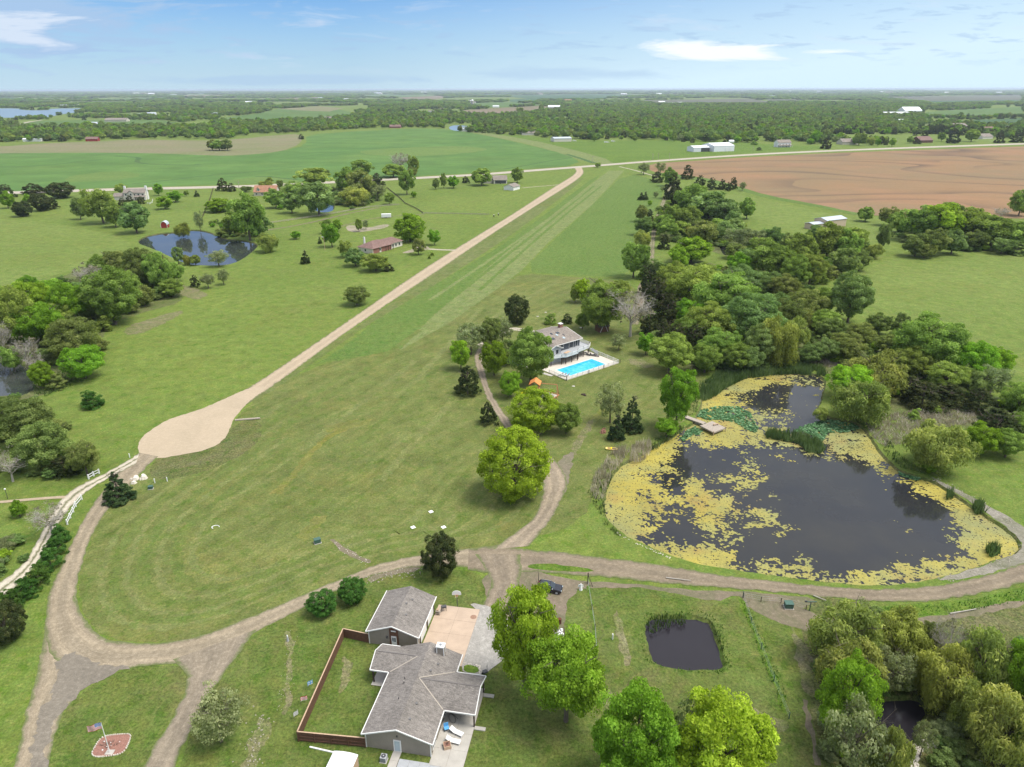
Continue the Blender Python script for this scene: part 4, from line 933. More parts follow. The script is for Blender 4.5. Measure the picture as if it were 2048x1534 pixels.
for a, c_ in zip(corn[:-1], corn[1:]):
    a = Vector((*a, 0)); c_ = Vector((*c_, 0)); L = (c_ - a).length; d = (c_ - a) / L; n = Vector((-d.y, d.x, 0)); ang = math.atan2(d.y, d.x); k = int(L / 0.15)
    for i in range(k):
        p = a + d * (i * L / k) + n * -0.03; w = L / k * 0.92; h = 1.82 + rnd.uniform(-.015, .015)
        q = [p - n * .012, p + d * w - n * .012, p + d * w + n * .012, p + n * .012]
        brd.hexa([(v.x, v.y, 0.04) for v in q], [(v.x, v.y, h) for v in q])
    for z in (0.35, 0.95, 1.55):
        q = [a - n * -.0, c_, c_ + n * .09, a + n * .09]; q = [Vector(x) for x in q]
        rail.hexa([(v.x, v.y, z) for v in q], [(v.x, v.y, z + .09) for v in q])
    m_ = int(L / 2.4)
    for i in range(m_ + 1):
        p = a + d * (i * L / m_) + n * 0.09; MB().box(p.x - .05, p.x + .05, p.y - .05, p.y + .05, 0, 1.8).obj('post', BROWN, fen)
    q = [a - n * .07, c_ - n * .07, c_ + n * .11, a + n * .11]
    mb = MB(); mb.hexa([(v.x, v.y, 1.84) for v in q], [(v.x, v.y, 1.875) for v in q]); mb.obj('cap_rail', WOODT, fen)
o = brd.obj('board', BROWN, fen); o['kind'] = 'stuff'
rail.obj('rail', BROWN, fen)
o = MB().box(-7.3, -3.0, -1.75, -1.55, 0, 0.14, rot=rad(-4)).obj('white_pipe', WHITE); o.location = HO - Vector((0, 0, HO.z)); o.rotation_euler = (0, 0, HA); meta(o, 'long white pipe lying on the grass in front of the brown fence', 'pipe')


def at(x, y, z=0.0):
    v = Matrix.Rotation(HA, 3, 'Z') @ Vector((x, y, 0)); return Vector((HO.x + v.x, HO.y + v.y, z))


# air conditioner
ac = thing('air_conditioner', at(3.55, -1.35), HA, 'grey outdoor air conditioning unit left of the glass front door', 'air conditioner')
MB().box(-.42, .42, -.42, .42, 0.03, 0.9).obj('casing', METG, ac, bevel=0.04); MB().box(-.5, .5, -.5, .5, 0, 0.03).obj('base', CONC, ac)
MB().tube((0, 0, 0.9), (0, 0, 0.93), 0.33, k=16).obj('fan_grille', METD, ac); MB().tube((0, 0, .93), (0, 0, .96), 0.1, k=10).obj('fan_hub', METG, ac)
for i in range(8):
    MB().box(-.36, .36, -.428, -.421, .14 + i * .09, .17 + i * .09).obj('louvre', METD, ac)

# small white-roofed carport at the bottom edge
cp_ = thing('carport', at(-1.2, -5.1), HA, 'small white curved roof shelter cut by the bottom edge of the picture', 'shelter')
mb = MB(); prev = None
for i in range(9):
    a = -0.9 + 1.8 * i / 8; p = (1.75 * math.sin(a) / math.sin(.9), 2.05 + 0.55 * (math.cos(a) - math.cos(.9)))
    if prev: mb.slab([(prev[0], -2.4, prev[1]), (p[0], -2.4, p[1]), (p[0], 2.4, p[1]), (prev[0], 2.4, prev[1])], 0.05)
    prev = p
mb.obj('roof', R_METAL, cp_)
for x in (-1.65, 1.65):
    for y in (-2.3, 2.3): MB().box(x - .06, x + .06, y - .06, y + .06, 0, 2.05).obj('post', WOODG, cp_)
MB().box(1.62, 1.70, -2.2, 2.2, 0, 1.9).obj('side_panel', WOODT, cp_)
rocks('firewood', [at(-3.6, -4.5), at(-3.5, -3.2)], 0.25, WOODG, 24, 0.18, 'loose pile of cut firewood left of the white roofed shelter', None, 5, cat='firewood')

# patio furniture
def lounger(x, y, r, lab):
    t = thing('sun_lounger', at(x, y, 0.12), HA + r, lab, 'sun lounger', 'white loungers on the patio')
    MB().box(-0.35, 1.05, -.36, .36, 0.28, 0.36).obj('seat', WHITE, t)
    mb = MB(); mb.slab([(-1.0, -.36, .75), (-0.35, -.36, .36), (-0.35, .36, .36), (-1.0, .36, .75)], .07); mb.obj('backrest', WHITE, t)
    for a in (-.25, .95):
        for c_ in (-.3, .3): MB().box(a - .04, a + .04, c_ - .04, c_ + .04, 0, .28).obj('leg', WHITE, t)
lounger(12.3, 4.6, rad(-18), 'white sun lounger nearer the covered porch, on the patio'); lounger(12.2, 3.1, rad(-6), 'white sun lounger beside the wooden planter on the patio')
t = thing('folding_chair', at(10.75, 4.9, .12), HA + rad(30), 'blue folding chair against the house wall on the patio', 'chair')
MB().box(-.35, .35, -.3, .3, .42, .47).obj('seat', BLUEC, t); MB().box(-.35, .35, .28, .34, .47, 1.1).obj('backrest', BLUEC, t)
for a in (-.33, .33):
    for c_ in (-.28, .28): MB().tube((a, c_, 0), (a, -c_, .45), .02, k=5).obj('leg', METD, t)
t = thing('planter', at(11.55, 2.2, .12), HA + rad(25), 'square tan wooden planter box with dead plants on the patio', 'planter')
mb = MB()
for r_ in ((-.5, .5, -.5, -.42), (-.5, .5, .42, .5), (-.5, -.42, -.42, .42), (.42, .5, -.42, .42)): mb.box(*r_, 0, .55)
mb.obj('box', WOODT, t); MB().box(-.42, .42, -.42, .42, 0.02, .48).obj('soil', MULCH, t)
mb = MB()
for i in range(14): mb.tube((rnd.uniform(-.3, .3), rnd.uniform(-.3, .3), .45), (rnd.uniform(-.5, .5), rnd.uniform(-.5, .5), rnd.uniform(.8, 1.2)), .02, .005, 4)
mb.obj('dead_stems', M_BARK, t)
pts = [(10.4 + .9 * math.sin(a * .5) + a * .1, 7.0 + .8 * math.cos(a * .6), 0.15) for a in range(14)]
mb = MB()
for a, c_ in zip(pts[:-1], pts[1:]): mb.tube(a, c_, .03, k=5, cap=False)
o = mb.obj('garden_hose', METD); o.location = (HO.x, HO.y, 0); o.rotation_euler = (0, 0, HA); meta(o, 'dark garden hose looped on the shaded patio', 'hose')

# basketball hoop
bb = thing('basketball_hoop', P(913, 1213), 0, 'basketball hoop on a dark pole at the edge of the tan concrete pad', 'basketball hoop')
MB().tube((0, 0, 0), (0, 0, 3.1), .07, k=8).obj('pole', METD, bb); MB().tube((0, 0, 2.6), (0, -.45, 3.2), .04, k=6).obj('arm', METD, bb)
mb = MB(); n_ = 12
prof = [(-.8, 3.0), (.8, 3.0), (.8, 3.35)] + [(.8 * math.cos(a), 3.35 + .55 * math.sin(a)) for a in [math.pi * i / 8 for i in range(1, 8)]] + [(-.8, 3.35)]
mb.hexa([(x, -.46, z) for x, z in prof][::-1], [(x, -.52, z) for x, z in prof][::-1]); mb.obj('backboard', WHITE, bb)
mb = MB()
for i in range(12):
    a, c_ = 2 * math.pi * i / 12, 2 * math.pi * (i + 1) / 12
    mb.tube((.24 * math.cos(a), -.78 + .24 * math.sin(a), 3.05), (.24 * math.cos(c_), -.78 + .24 * math.sin(c_), 3.05), .02, k=4)
mb.obj('rim', plain('orange_rim', (0.6, 0.12, 0.02), .5), bb)
mb = MB()
for i in range(12):
    a = 2 * math.pi * i / 12; mb.tube((.22 * math.cos(a), -.78 + .22 * math.sin(a), 3.04), (.13 * math.cos(a + .3), -.78 + .13 * math.sin(a + .3), 2.65), .008, k=3)
mb.obj('net', WHITE, bb)

# grill and things by the garage
g = thing('barbecue_grill', at(3.7, 29.3, .12), HA + .5, 'black barbecue grill by the far corner of the garage', 'grill')
MB().box(-.45, .45, -.28, .28, .7, .9).obj('body', METD, g)
mb = MB(); prev = None
for i in range(7):
    a = math.pi * i / 6; p = (.28 * math.cos(a), .9 + .26 * math.sin(a))
    if prev: mb.hexa([(-.45, p[0], p[1]), (.45, p[0], p[1]), (.45, 0, .9), (-.45, 0, .9)], [(-.45, prev[0], prev[1]), (.45, prev[0], prev[1]), (.45, .01, .91), (-.45, .01, .91)])
    prev = p
mb.obj('lid', METD, g)
for a in (-.4, .4):
    for c_ in (-.24, .24): MB().box(a - .03, a + .03, c_ - .03, c_ + .03, 0, .7).obj('leg', METD, g)
g = thing('wooden_cart', at(2.95, 28.3, .12), HA, 'small weathered wooden cart stacked with odds and ends beside the garage wall', 'cart')
MB().box(-.4, .4, -.35, .35, .3, .36).obj('shelf', WOODG, g); MB().box(-.4, .4, -.35, .35, .75, .8).obj('shelf', WOODG, g); MB().box(-.25, .1, -.2, .15, .8, 1.05).obj('box', WOODT, g)
for a in (-.36, .36):
    for c_ in (-.3, .3): MB().box(a - .03, a + .03, c_ - .03, c_ + .03, 0, .8).obj('leg', WOODG, g)
o = MB().tube(at(9.2, 28.6, .116), at(9.2, 28.6, .124), .55, k=14).obj('door_mat', plain('brown_mat', (.25, .15, .10), .95)); meta(o, 'round brown mat on the tan concrete pad', 'mat')
g = thing('wheelbarrow', P(968, 1347, .07), .4, 'dark metal garden cart with a hoop handle at the corner of the porch', 'cart')
MB().box(-.35, .35, -.3, .3, .3, .55).obj('tray', METD, g); MB().tube((-.4, 0, .2), (-.4, 0.06, .2), .2, k=10).obj('wheel', BLACKR, g)
mb = MB(); prev = None
for i in range(11):
    a = math.pi * i / 10; p = (.3 + .1 * math.sin(a), .32 * math.cos(a), .5 + 1.1 * math.sin(a))
    if prev: mb.tube(prev, p, .025, k=5)
    prev = p
mb.obj('handle', METD, g)
t = thing('white_rack', at(-3.3, 18.2), HA, 'white metal rack standing by the garage side door', 'rack')
for z in (.15, .55, .95): MB().box(-.7, .7, -.25, .25, z, z + .04).obj('shelf', WHITE, t)
for a in (-.7, .7):
    for c_ in (-.25, .25): MB().tube((a, c_, 0), (a, c_, 1.1), .03, k=5).obj('leg', WHITE, t)
rocks('edging_stones', [P(925, 1326), P(957, 1333), P(957, 1347)], .16, STONEP, 40, .08, 'pale stones edging the small planting bed by the porch', 'stuff', 9, .05)

# flagpole island
BED = [(181, 1503), (186, 1493), (195, 1478), (205, 1470), (222, 1467), (250, 1465), (257, 1466), (259, 1471), (255, 1483), (248, 1497), (240, 1504), (230, 1507), (210, 1510), (190, 1511), (183, 1508)]
sheet('mulch_bed', BED, MULCH, 0.03, smooth=1, step=.3, amp=.05)
bp = resample(smooth_closed([P(*p) for p in BED], 1), .22, True)
mb = MB()
for p in bp:
    s = rnd.uniform(.11, .16); a = rnd.random() * 3; c_ = [(p.x + s * math.cos(a + j * 1.571), p.y + s * .8 * math.sin(a + j * 1.571)) for j in range(4)]
    mb.hexa([(x, y, 0) for x, y in c_], [(p.x + (x - p.x) * .7, p.y + (y - p.y) * .7, .16) for x, y in c_])
meta(mb.obj('edging_stones', STONEP), 'ring of cream stones round the red mulch bed of the flagpole', None, None, 'stuff')
fp = thing('flagpole', P(217, 1502, 0), 0, 'white flagpole flying a small stars and stripes flag in a mulch bed', 'flagpole')
MB().tube((0, 0, 0), (0, 0, 5.7), .06, .04, 8).obj('pole', WHITE, fp); MB().tube((0, 0, 5.7), (0, 0, 5.85), .08, .03, 8).obj('finial', plain('gold', (.7, .5, .1), .3, metal=1), fp)
MB().box(-.55, .55, -.4, .4, .035, .1).obj('base', CONC, fp)
V, F, MI = [], [], []; nx, nz = 26, 13; FW, FH = 2.0, 1.1
for j in range(nz + 1):
    for i in range(nx + 1):
        u = i / nx; w = j / nz; V.append((-.05 - FW * u * .93, .14 * math.sin(u * 8 + w) * u - .35 * u, 5.62 - FH * w - .38 * u + .05 * math.sin(u * 6)))
for j in range(nz):
    for i in range(nx):
        F.append((j * (nx + 1) + i, j * (nx + 1) + i + 1, (j + 1) * (nx + 1) + i + 1, (j + 1) * (nx + 1) + i)); MI.append(2 if (i < 10.4 and j < 7) else (1 if j % 2 == 0 else 0))
me = bpy.data.meshes.new('flag'); me.from_pydata(V, [], F)
for m_ in (WHITE, REDC, NAVY): me.materials.append(m_)
me.polygons.foreach_set('material_index', MI); flag = link('flag', me, fp)
mb = MB()
for r_ in range(9):
    for c_ in range(6 if r_ % 2 == 0 else 5):
        u = (c_ + .5 + (.5 if r_ % 2 else 0)) / 6.2 * 11 / nx; w = (r_ + .7) / 9.5 * 7 / nz
        x = -.05 - FW * u * .93; y = .14 * math.sin(u * 8 + w) * u - .35 * u; z = 5.62 - FH * w - .38 * u + .05 * math.sin(u * 6)
        mb.box(x - .02, x + .02, y - .012, y + .012, z - .02, z + .02)
mb.obj('star', WHITE, flag)['kind'] = 'stuff'
mb = MB()
for i in range(60):
    a = rnd.random() * 6.28; r0 = rnd.uniform(.1, .9); mb.tube((r0 * math.cos(a) * 1.3, r0 * math.sin(a) * .5, 0), (r0 * math.cos(a) * 2, r0 * math.sin(a) * .8, rnd.uniform(.2, .55)), .025, .004, 4)
o = mb.obj('dormant_shrub', M_BARK); o.location = P(216, 1487); meta(o, 'dark leafless shrub in the mulch bed behind the flagpole', 'shrub')
rocks('stepping_stone', [P(200, 1496), P(248, 1478)], .12, WHITE, 7, .5, 'few pale stones lying on the red mulch by the flagpole', 'stuff', 4, .03)

# banners outside the fence
def banner(px, py, lab, mats, r):
    t = thing('garden_flag', P(px, py), r, lab, 'garden flag', 'flags stuck in the grass outside the fence')
    MB().tube((0, 0, 0), (0, 0, 1.4), .02, k=5).obj('pole', METD, t)
    mb = MB(); nx = 8; ny = 6
    for j in range(ny):
        mb.cur = j % 2 if len(mats) == 2 else 0
        for i in range(nx):
            if len(mats) > 2: mb.cur = (i * 3 + j * 5 + (i * j) % 3) % len(mats)
            q = []
            for a, c_ in ((i, j), (i + 1, j), (i + 1, j + 1), (i, j + 1)):
                u = a / nx; w = c_ / ny; q.append((.03 + 1.0 * u, .1 * math.sin(u * 6), 1.38 - .75 * w - .15 * u))
            mb.face(q)
    mb.obj('cloth', list(mats), t)
banner(614, 1378, 'blue and white patterned garden flag, topmost of the three outside the fence', (BLUEC, WHITE, METG), rad(60))
banner(600, 1408, 'red and white striped garden flag between the other two outside the fence', (REDC, WHITE), rad(40))
banner(586, 1440, 'grey and white garden flag, nearest the fence corner', (METG, WHITE), rad(70))
t = thing('garden_ornament', P(574, 1280), 0, 'grey slender ornament standing on the grass left of the fence', 'ornament')
MB().tube((0, 0, 0), (0, 0, .9), .22, .12, 8).obj('body', METG, t); MB().tube((0, 0, .9), (0, 0, 1.2), .12, .08, 8).obj('head', WHITE, t)
rocks('stony_strip', [P(571, 1262), P(576, 1300), P(578, 1340), P(572, 1385), P(560, 1430)], .08, STONED, 70, .7, 'scattered pale stones running down the grass left of the fence', 'stuff', 31)
rocks('stony_strip', [P(520, 1430), P(505, 1480), P(500, 1534)], .13, STONED, 80, .9, 'rubble of pale stones at the bottom edge left of the shelter', 'stuff', 32)
rocks('rubble', [P(735, 1160), P(790, 1146), P(838, 1138)], .17, STONED, 90, .9, 'pale rubble along the road behind the garage', 'stuff', 33)
rocks('rubble', [P(668, 1086), P(695, 1102), P(735, 1122)], .10, STONEP, 50, .5, 'broken stones in the bare streak below the big lawn', 'stuff', 34)

# ------------------------------------------------------------------ SUV
def suv(loc, rz, label, paint):
    t = thing('parked_car', loc, rz, label, 'car')
    P0 = [(-2.25, .42), (-2.28, .75), (-2.2, 1.02), (-2.0, 1.08), (1.0, 1.06), (1.6, 1.02), (2.1, .92), (2.27, .72), (2.28, .42), (1.95, .30), (-1.95, .30)]
    mb = MB(); W_ = .92
    def sec(k, inset): return [(x * (1 - inset * .02), k * (W_ - inset * (.06 if z > .8 else .02)), z) for x, z in P0]
    L = [sec(-1, 1), sec(-1, 0), sec(1, 0), sec(1, 1)]
    L[0] = [(x, y, z) for x, y, z in sec(-1, 1)]; n = len(P0)
    ring_ = [[(x, -W_ + .05, z) for x, z in P0], [(x * 1.0, -W_, z * .97 + .02) for x, z in P0], [(x, W_, z * .97 + .02) for x, z in P0], [(x, W_ - .05, z) for x, z in P0]]
    mb.hexa([(x, -W_, z) for x, z in P0], [(x, W_, z) for x, z in P0]); body = mb.obj('body', paint, t, bevel=.06)
    # greenhouse: tapered
    lo = [(-2.12, -.86), (.95, -.86), (.95, .86), (-2.12, .86)]; hi = [(-1.75, -.68), (.15, -.68), (.15, .68), (-1.75, .68)]
    mb = MB(); mb.hexa([(x, y, 1.05) for x, y in lo], [(x, y, 1.62) for x, y in hi]); mb.obj('windows', GLASS, t, bevel=.03)
    mb = MB(); mb.hexa([(x * 1.01, y * 1.04, 1.62) for x, y in hi], [(x * .98, y * .96, 1.69) for x, y in hi]); rf = mb.obj('roof', paint, t, bevel=.02)
    MB().box(-1.3, -.1, -.45, .45, 1.685, 1.70).obj('sunroof', GLASS, rf)
    for s in (-1, 1):
        MB().box(-1.7, .1, s * .62 - .025, s * .62 + .025, 1.71, 1.75).obj('roof_rail', METG, rf)
        for x0, x1, x2, x3 in ((.93, .17, .05, .80), (-.45, -.45, -.55, -.55), (-1.45, -1.25, -1.37, -1.58), (-2.12, -1.76, -1.88, -2.22)):
            mb = MB(); mb.hexa([(x0, s * .87, 1.04), (x3, s * .87, 1.04), (x3, s * .84, 1.04), (x0, s * .84, 1.04)], [(x1, s * .70, 1.63), (x2, s * .70, 1.63), (x2, s * .67, 1.63), (x1, s * .67, 1.63)]); mb.obj('pillar', paint, t)
        MB().box(.55, .72, s * .92 - .1, s * .92 + .1, 1.05, 1.18).obj('mirror', METG, t)
        MB().box(2.2, 2.29, s * .68 - .18, s * .68 + .18, .68, .84).obj('headlight', GLASSL, t); MB().box(-2.3, -2.2, s * .74 - .12, s * .74 + .12, .78, .98).obj('taillight', REDC, t)
        MB().box(-2.0, .85, s * .925 - .004, s * .925 + .004, .99, 1.01).obj('trim_line', METG, t)
        for x in (-1.42, 1.42):
            w = MB().tube((x, s * .74, .36), (x, s * .95, .36), .36, k=18).obj('wheel', BLACKR, t); MB().tube((x, s * .945, .36), (x, s * .965, .36), .24, k=10).obj('rim', METG, w)
    MB().box(2.24, 2.30, -.4, .4, .5, .66).obj('grille', METD, t)
NAVYP = plain('car_paint', (0.012, 0.014, 0.022), 0.25, 0.02)
NAVYP.node_tree.nodes['Principled BSDF'].inputs['Coat Weight'].default_value = 0.2
suv(P(1098, 1181), rad(-14), 'dark blue compact SUV with a glass roof parked at the end of the driveway', NAVYP)

# ------------------------------------------------------------------ pool house
PA = rad(39); PO = P(1141, 736)
def pat(x, y, z=0.0):
    v = Matrix.Rotation(PA, 3, 'Z') @ Vector((x, y, 0)); return Vector((PO.x + v.x, PO.y + v.y, z))
ph = thing('pool_house', (PO.x, PO.y, 0), PA, 'slate blue two storey house with tan roof and raised deck beside the swimming pool', 'house')
mb = MB(); gable(mb, 1.0, 12.2, 8.5, 23.5, 5.5, 7.0, 'x'); mb.obj('wall', W_SLATE, ph)
mb = MB(); roof_gable(mb, 0.4, 12.9, 7.7, 24.3, 5.5, 7.5, .2, 'x'); prf = mb.obj('roof', R_TAN, ph)
mb = MB(); gable(mb, -12, 0.98, 11.5, 20, 3.6, 5.2, 'x'); mb.obj('wing_wall', W_GREYS, ph); mb = MB(); roof_gable(mb, -12.6, .95, 10.8, 20.7, 3.65, 5.6, .2, 'x'); mb.obj('wing_roof', R_TAN, ph)
mb = MB(); gable(mb, -4.5, 1.4, 6.2, 12.5, 5.0, 6.1); mb.obj('front_wing_wall', W_GREYS, ph); mb = MB(); roof_gable(mb, -5.1, 1.9, 5.6, 13, 5.05, 6.5, .18); mb.obj('front_wing_roof', R_TAN, ph)
fascia(ph, [(-5.13, 5.56, 5.1), (-1.6, 5.56, 6.55)]); fascia(ph, [(-1.6, 5.56, 6.55), (1.93, 5.56, 5.1)]); fascia(ph, [(.4, 7.66, 5.54), (12.93, 7.66, 5.54)], .22); fascia(ph, [(12.94, 7.66, 5.54), (12.94, 16, 7.54)]); fascia(ph, [(12.94, 16, 7.54), (12.94, 24.3, 5.54)])
for x, w, z0, z1 in ((3.9, 1.3, 3.6, 5.0), (8.2, 1.9, 2.95, 5.1), (10.7, 1.0, 2.95, 5.1), (3.2, 2.2, .4, 2.3), (7.0, 3.2, .3, 2.4), (10.6, 1.6, .3, 2.4)): window_on(ph, x, 8.5, z0, z1, w, 's')
window_on(ph, 12.2, 12.0, 3.6, 4.9, 1.6, 'e'); window_on(ph, 12.2, 19.0, 3.6, 4.9, 1.6, 'e'); window_on(ph, -2.6, 6.2, 3.2, 4.7, 1.3, 's'); window_on(ph, -.4, 6.2, 3.2, 4.7, 1.2, 's')
for x, y, w, mt in ((2.6, 11.6, 1.1, GLASS), (5.6, 13.0, .7, GLASSL), (6.6, 10.6, .8, GLASSL), (4.3, 14.4, .7, GLASS), (6.9, 14.0, 1.2, GLASS), (8.0, 12.2, .4, METD)):
    z = 5.5 + (y - 7.7) * .241
    mb = MB(); mb.hexa([(x - w / 2, y - .5, z - .16), (x + w / 2, y - .5, z - .16), (x + w / 2, y + .5, z + .08), (x - w / 2, y + .5, z + .08)], [(x - w / 2, y - .5, z), (x + w / 2, y - .5, z), (x + w / 2, y + .5, z + .24), (x - w / 2, y + .5, z + .24)])
    mb.obj('skylight', mt, prf)
chm = MB().box(11.3, 12.5, 17.5, 18.7, 5.5, 8.3).obj('chimney', W_BRICK, ph); MB().box(11.2, 12.6, 17.4, 18.8, 8.3, 8.5).obj('chimney_cap', WHITE, chm)
# deck
dk = MB()
dkp = [(-4.6, 4.6), (-.6, 3.6), (.6, 2.9), (6.4, 3.1), (7.2, 3.9), (12.8, 4.6), (15.2, 6.2), (15.2, 11.5), (12.25, 11.5), (12.25, 8.45), (1.45, 8.45), (1.45, 6.1), (-4.6, 6.1)]
dk.prism(dkp, 2.62, 2.8); deck = dk.obj('deck', METG, ph)
edge = dkp[:8]
for a, c_ in zip(edge[:-1], edge[1:]):
    a = Vector((*a, 0)); c_ = Vector((*c_, 0)); d = (c_ - a).normalized(); n = Vector((-d.y, d.x, 0)) * .03
    for z0, z1, mt, nm in ((2.8, 2.92, WHITE, 'bottom_rail'), (3.78, 3.9, WHITE, 'top_rail'), (2.92, 3.78, plain('railing_infill', (.42, .46, .50), .6, .05) if 'railing_infill' not in bpy.data.materials else bpy.data.materials['railing_infill'], 'baluster_panel')):
        k_ = 1.0 if nm != 'baluster_panel' else .5
        mb = MB()
        if nm != 'baluster_panel':
            q = [a - n, c_ - n, c_ + n, a + n]; mb.hexa([(v.x, v.y, z0) for v in q], [(v.x, v.y, z1) for v in q])
        else:
            L = (c_ - a).length; k = max(2, int(L / .22))
            for i in range(k):
                p = a + d * ((i + .5) * L / k); mb.box(p.x - .045, p.x + .045, p.y - .02, p.y + .02, z0, z1)
        mb.obj('baluster' if nm == 'baluster_panel' else nm, mt if nm != 'baluster_panel' else WHITE, deck)
for x, y in ((-4.4, 4.7), (-.5, 3.8), (.8, 3.1), (3.6, 3.2), (6.3, 3.3), (7.4, 4.1), (10.2, 4.5), (12.8, 4.8), (14.9, 6.4)): MB().box(x - .1, x + .1, y - .1, y + .1, 0, 3.95).obj('deck_post', DKBROWN, ph)
st = MB()
for i in range(11): st.box(12.8 + i * .28, 13.1 + i * .28, 2.9, 4.0, 2.6 - i * .24, 2.66 - i * .24)
stairs = st.obj('stairs', METG, ph)
mb = MB(); mb.hexa([(12.7, 2.85, 2.4), (15.9, 2.85, -.1), (15.9, 2.92, -.1), (12.7, 2.92, 2.4)], [(12.7, 2.85, 3.4), (15.9, 2.85, 1.0), (15.9, 2.92, 1.0), (12.7, 2.92, 3.4)]); mb.obj('stair_rail', METG, stairs)
# deck table
t = thing('patio_table', pat(2.8, 4.7, 2.8), PA + .2, 'tan patio table standing on the upper deck', 'table')
MB().box(-1.3, 1.3, -.6, .6, .7, .78).obj('tabletop', WOODT, t)
for a in (-1.1, 1.1):
    for c_ in (-.45, .45): MB().box(a - .05, a + .05, c_ - .05, c_ + .05, 0, .7).obj('leg', DKBROWN, t)


def prect(name, rects, mat, z, t=.16):
    mb = MB()
    for r in rects: mb.box(*r, z - t, z)
    o = mb.obj(name, mat); o.location = (PO.x, PO.y, 0); o.rotation_euler = (0, 0, PA); o['kind'] = 'structure'; return o
POOLM, pb, pout = newmat('pool_water'); cc = pb.coord('Object')
vo = pb.add('ShaderNodeTexVoronoi', feature='SMOOTH_F1'); pb.put(vo.inputs['Vector'], cc); vo.inputs['Scale'].default_value = 1.1
pcol = pb.mix(pb.maprange(vo.outputs[0], .1, .8), (0.08, .48, .62), (0.012, .33, .54)); pp = prin(pb, pout, pcol, .06, pb.bump(pb.noise(cc, 2.5, 3), .1, .02)); pp.inputs['IOR'].default_value = 1.33
prect('pool_deck', [(-8.6, -5.2, -7.3, 8.4), (-5.2, 11.0, 1.2, 8.4), (11.0, 15.6, -7.2, 8.4), (-5.2, 11.0, -7.3, -5.4)], plain('pale_concrete', (.50, .45, .38), .85, .1, .5), .16)
prect('pool_coping', [(-5.5, 11.3, 1.2, 1.5), (-5.5, 11.3, -5.7, -5.4), (-5.5, -5.2, -5.4, 1.2), (11.0, 11.3, -5.4, 1.2)], plain('pool_coping_stone', (.60, .62, .62), .8), .19, .2)
prect('pool_shell', [(-5.2, 11.0, -5.4, 1.2)], plain('pool_tile', (.05, .35, .55), .5), .03, .03)
prect('pool_water', [(-5.19, 10.99, -5.39, 1.19)], POOLM, .11, .05)
for i in range(3): prect('pool_step', [(9.6 - i * .55, 9.7 - i * .55, -5.3, 1.1)], plain('pool_step_line', (.02, .20, .42), .6), .122, .01)
# white pool fence
pf = thing('pool_fence', (PO.x, PO.y, 0), PA, 'white picket railing round the right and near sides of the pool deck', 'fence')
fl = [(-8.5, 1.0), (-8.5, -7.2), (15.4, -7.1), (16.0, 1.0), (16.6, 9.5), (14.5, 12.5)]
for a, c_ in zip(fl[:-1], fl[1:]):
    a = Vector((*a, 0)); c_ = Vector((*c_, 0)); L = (c_ - a).length; d = (c_ - a) / L; n = Vector((-d.y, d.x, 0)) * .03
    for z in (.3, 1.15):
        q = [a - n, c_ - n, c_ + n, a + n]; mb = MB(); mb.hexa([(v.x, v.y, z) for v in q], [(v.x, v.y, z + .08) for v in q]); mb.obj('rail', WHITE, pf)
    k = int(L / 2.2)
    for i in range(k + 1):
        p = a + d * (i * L / k); MB().box(p.x - .07, p.x + .07, p.y - .07, p.y + .07, .1, 1.3).obj('post', WHITE, pf)
    mb = MB(); k = int(L / .28)
    for i in range(k):
        p = a + d * ((i + .5) * L / k); mb.box(p.x - .025, p.x + .025, p.y - .025, p.y + .025, .3, 1.15)
    mb.obj('picket', WHITE, pf)['kind'] = 'stuff'
def patio_chair(x, y, r, lab, mt):
    t = thing('lounge_chair', pat(x, y, .16), PA + r, lab, 'lounge chair', 'chairs on the pool deck')
    MB().box(-.9, .5, -.33, .33, .3, .42).obj('seat', mt, t); mb = MB(); mb.slab([(.5, -.33, .42), (1.0, -.33, .95), (1.0, .33, .95), (.5, .33, .42)][::1], .1); mb.obj('backrest', mt, t)
    for a in (-.8, .4):
        for c_ in (-.28, .28): MB().box(a - .04, a + .04, c_ - .04, c_ + .04, 0, .3).obj('leg', METD, t)
for i, (x, y, lab) in enumerate([(12.6, 4.6, 'black lounge chair, leftmost of three at the far corner of the pool'), (13.4, 3.2, 'black lounge chair in the middle of three at the far corner of the pool'), (14.0, 1.8, 'black lounge chair, rightmost of three at the far corner of the pool')]): patio_chair(x, y, rad(100 + i * 8), lab, METD)
for i, x in enumerate((-7.4, -6.9, -6.4)): patio_chair(x, -3.2 - i * .9, rad(-20), ['grey lounge chair farthest from the lawn at the left end of the pool', 'grey lounge chair in the middle at the left end of the pool', 'grey lounge chair nearest the lawn at the left end of the pool'][i], METG)
for i, (x, y) in enumerate([(-8.7, -7.5), (1.0, -7.6), (8.0, -7.5), (15.8, -7.4)]):
    o = MB().tube(pat(x, y, 0), pat(x, y, 1.35), .1, k=6).obj('fence_light', METD); meta(o, ['dark post light at the near left corner of the pool deck', 'dark post light below the middle of the pool', 'dark post light below the right part of the pool', 'dark post light at the right corner of the pool deck'][i], 'light', 'post lights along the pool fence')
ribbon('garden_path', [(1020, 722), (1040, 729), (1060, 738), (1080, 745), (1105, 752)], 1.3, CONC, .05, amp=.05)
ribbon('house_drive', [(962, 692), (990, 672), (1020, 657), (1050, 660), (1080, 668)], 4.0, M_PALE, .045, amp=.2)

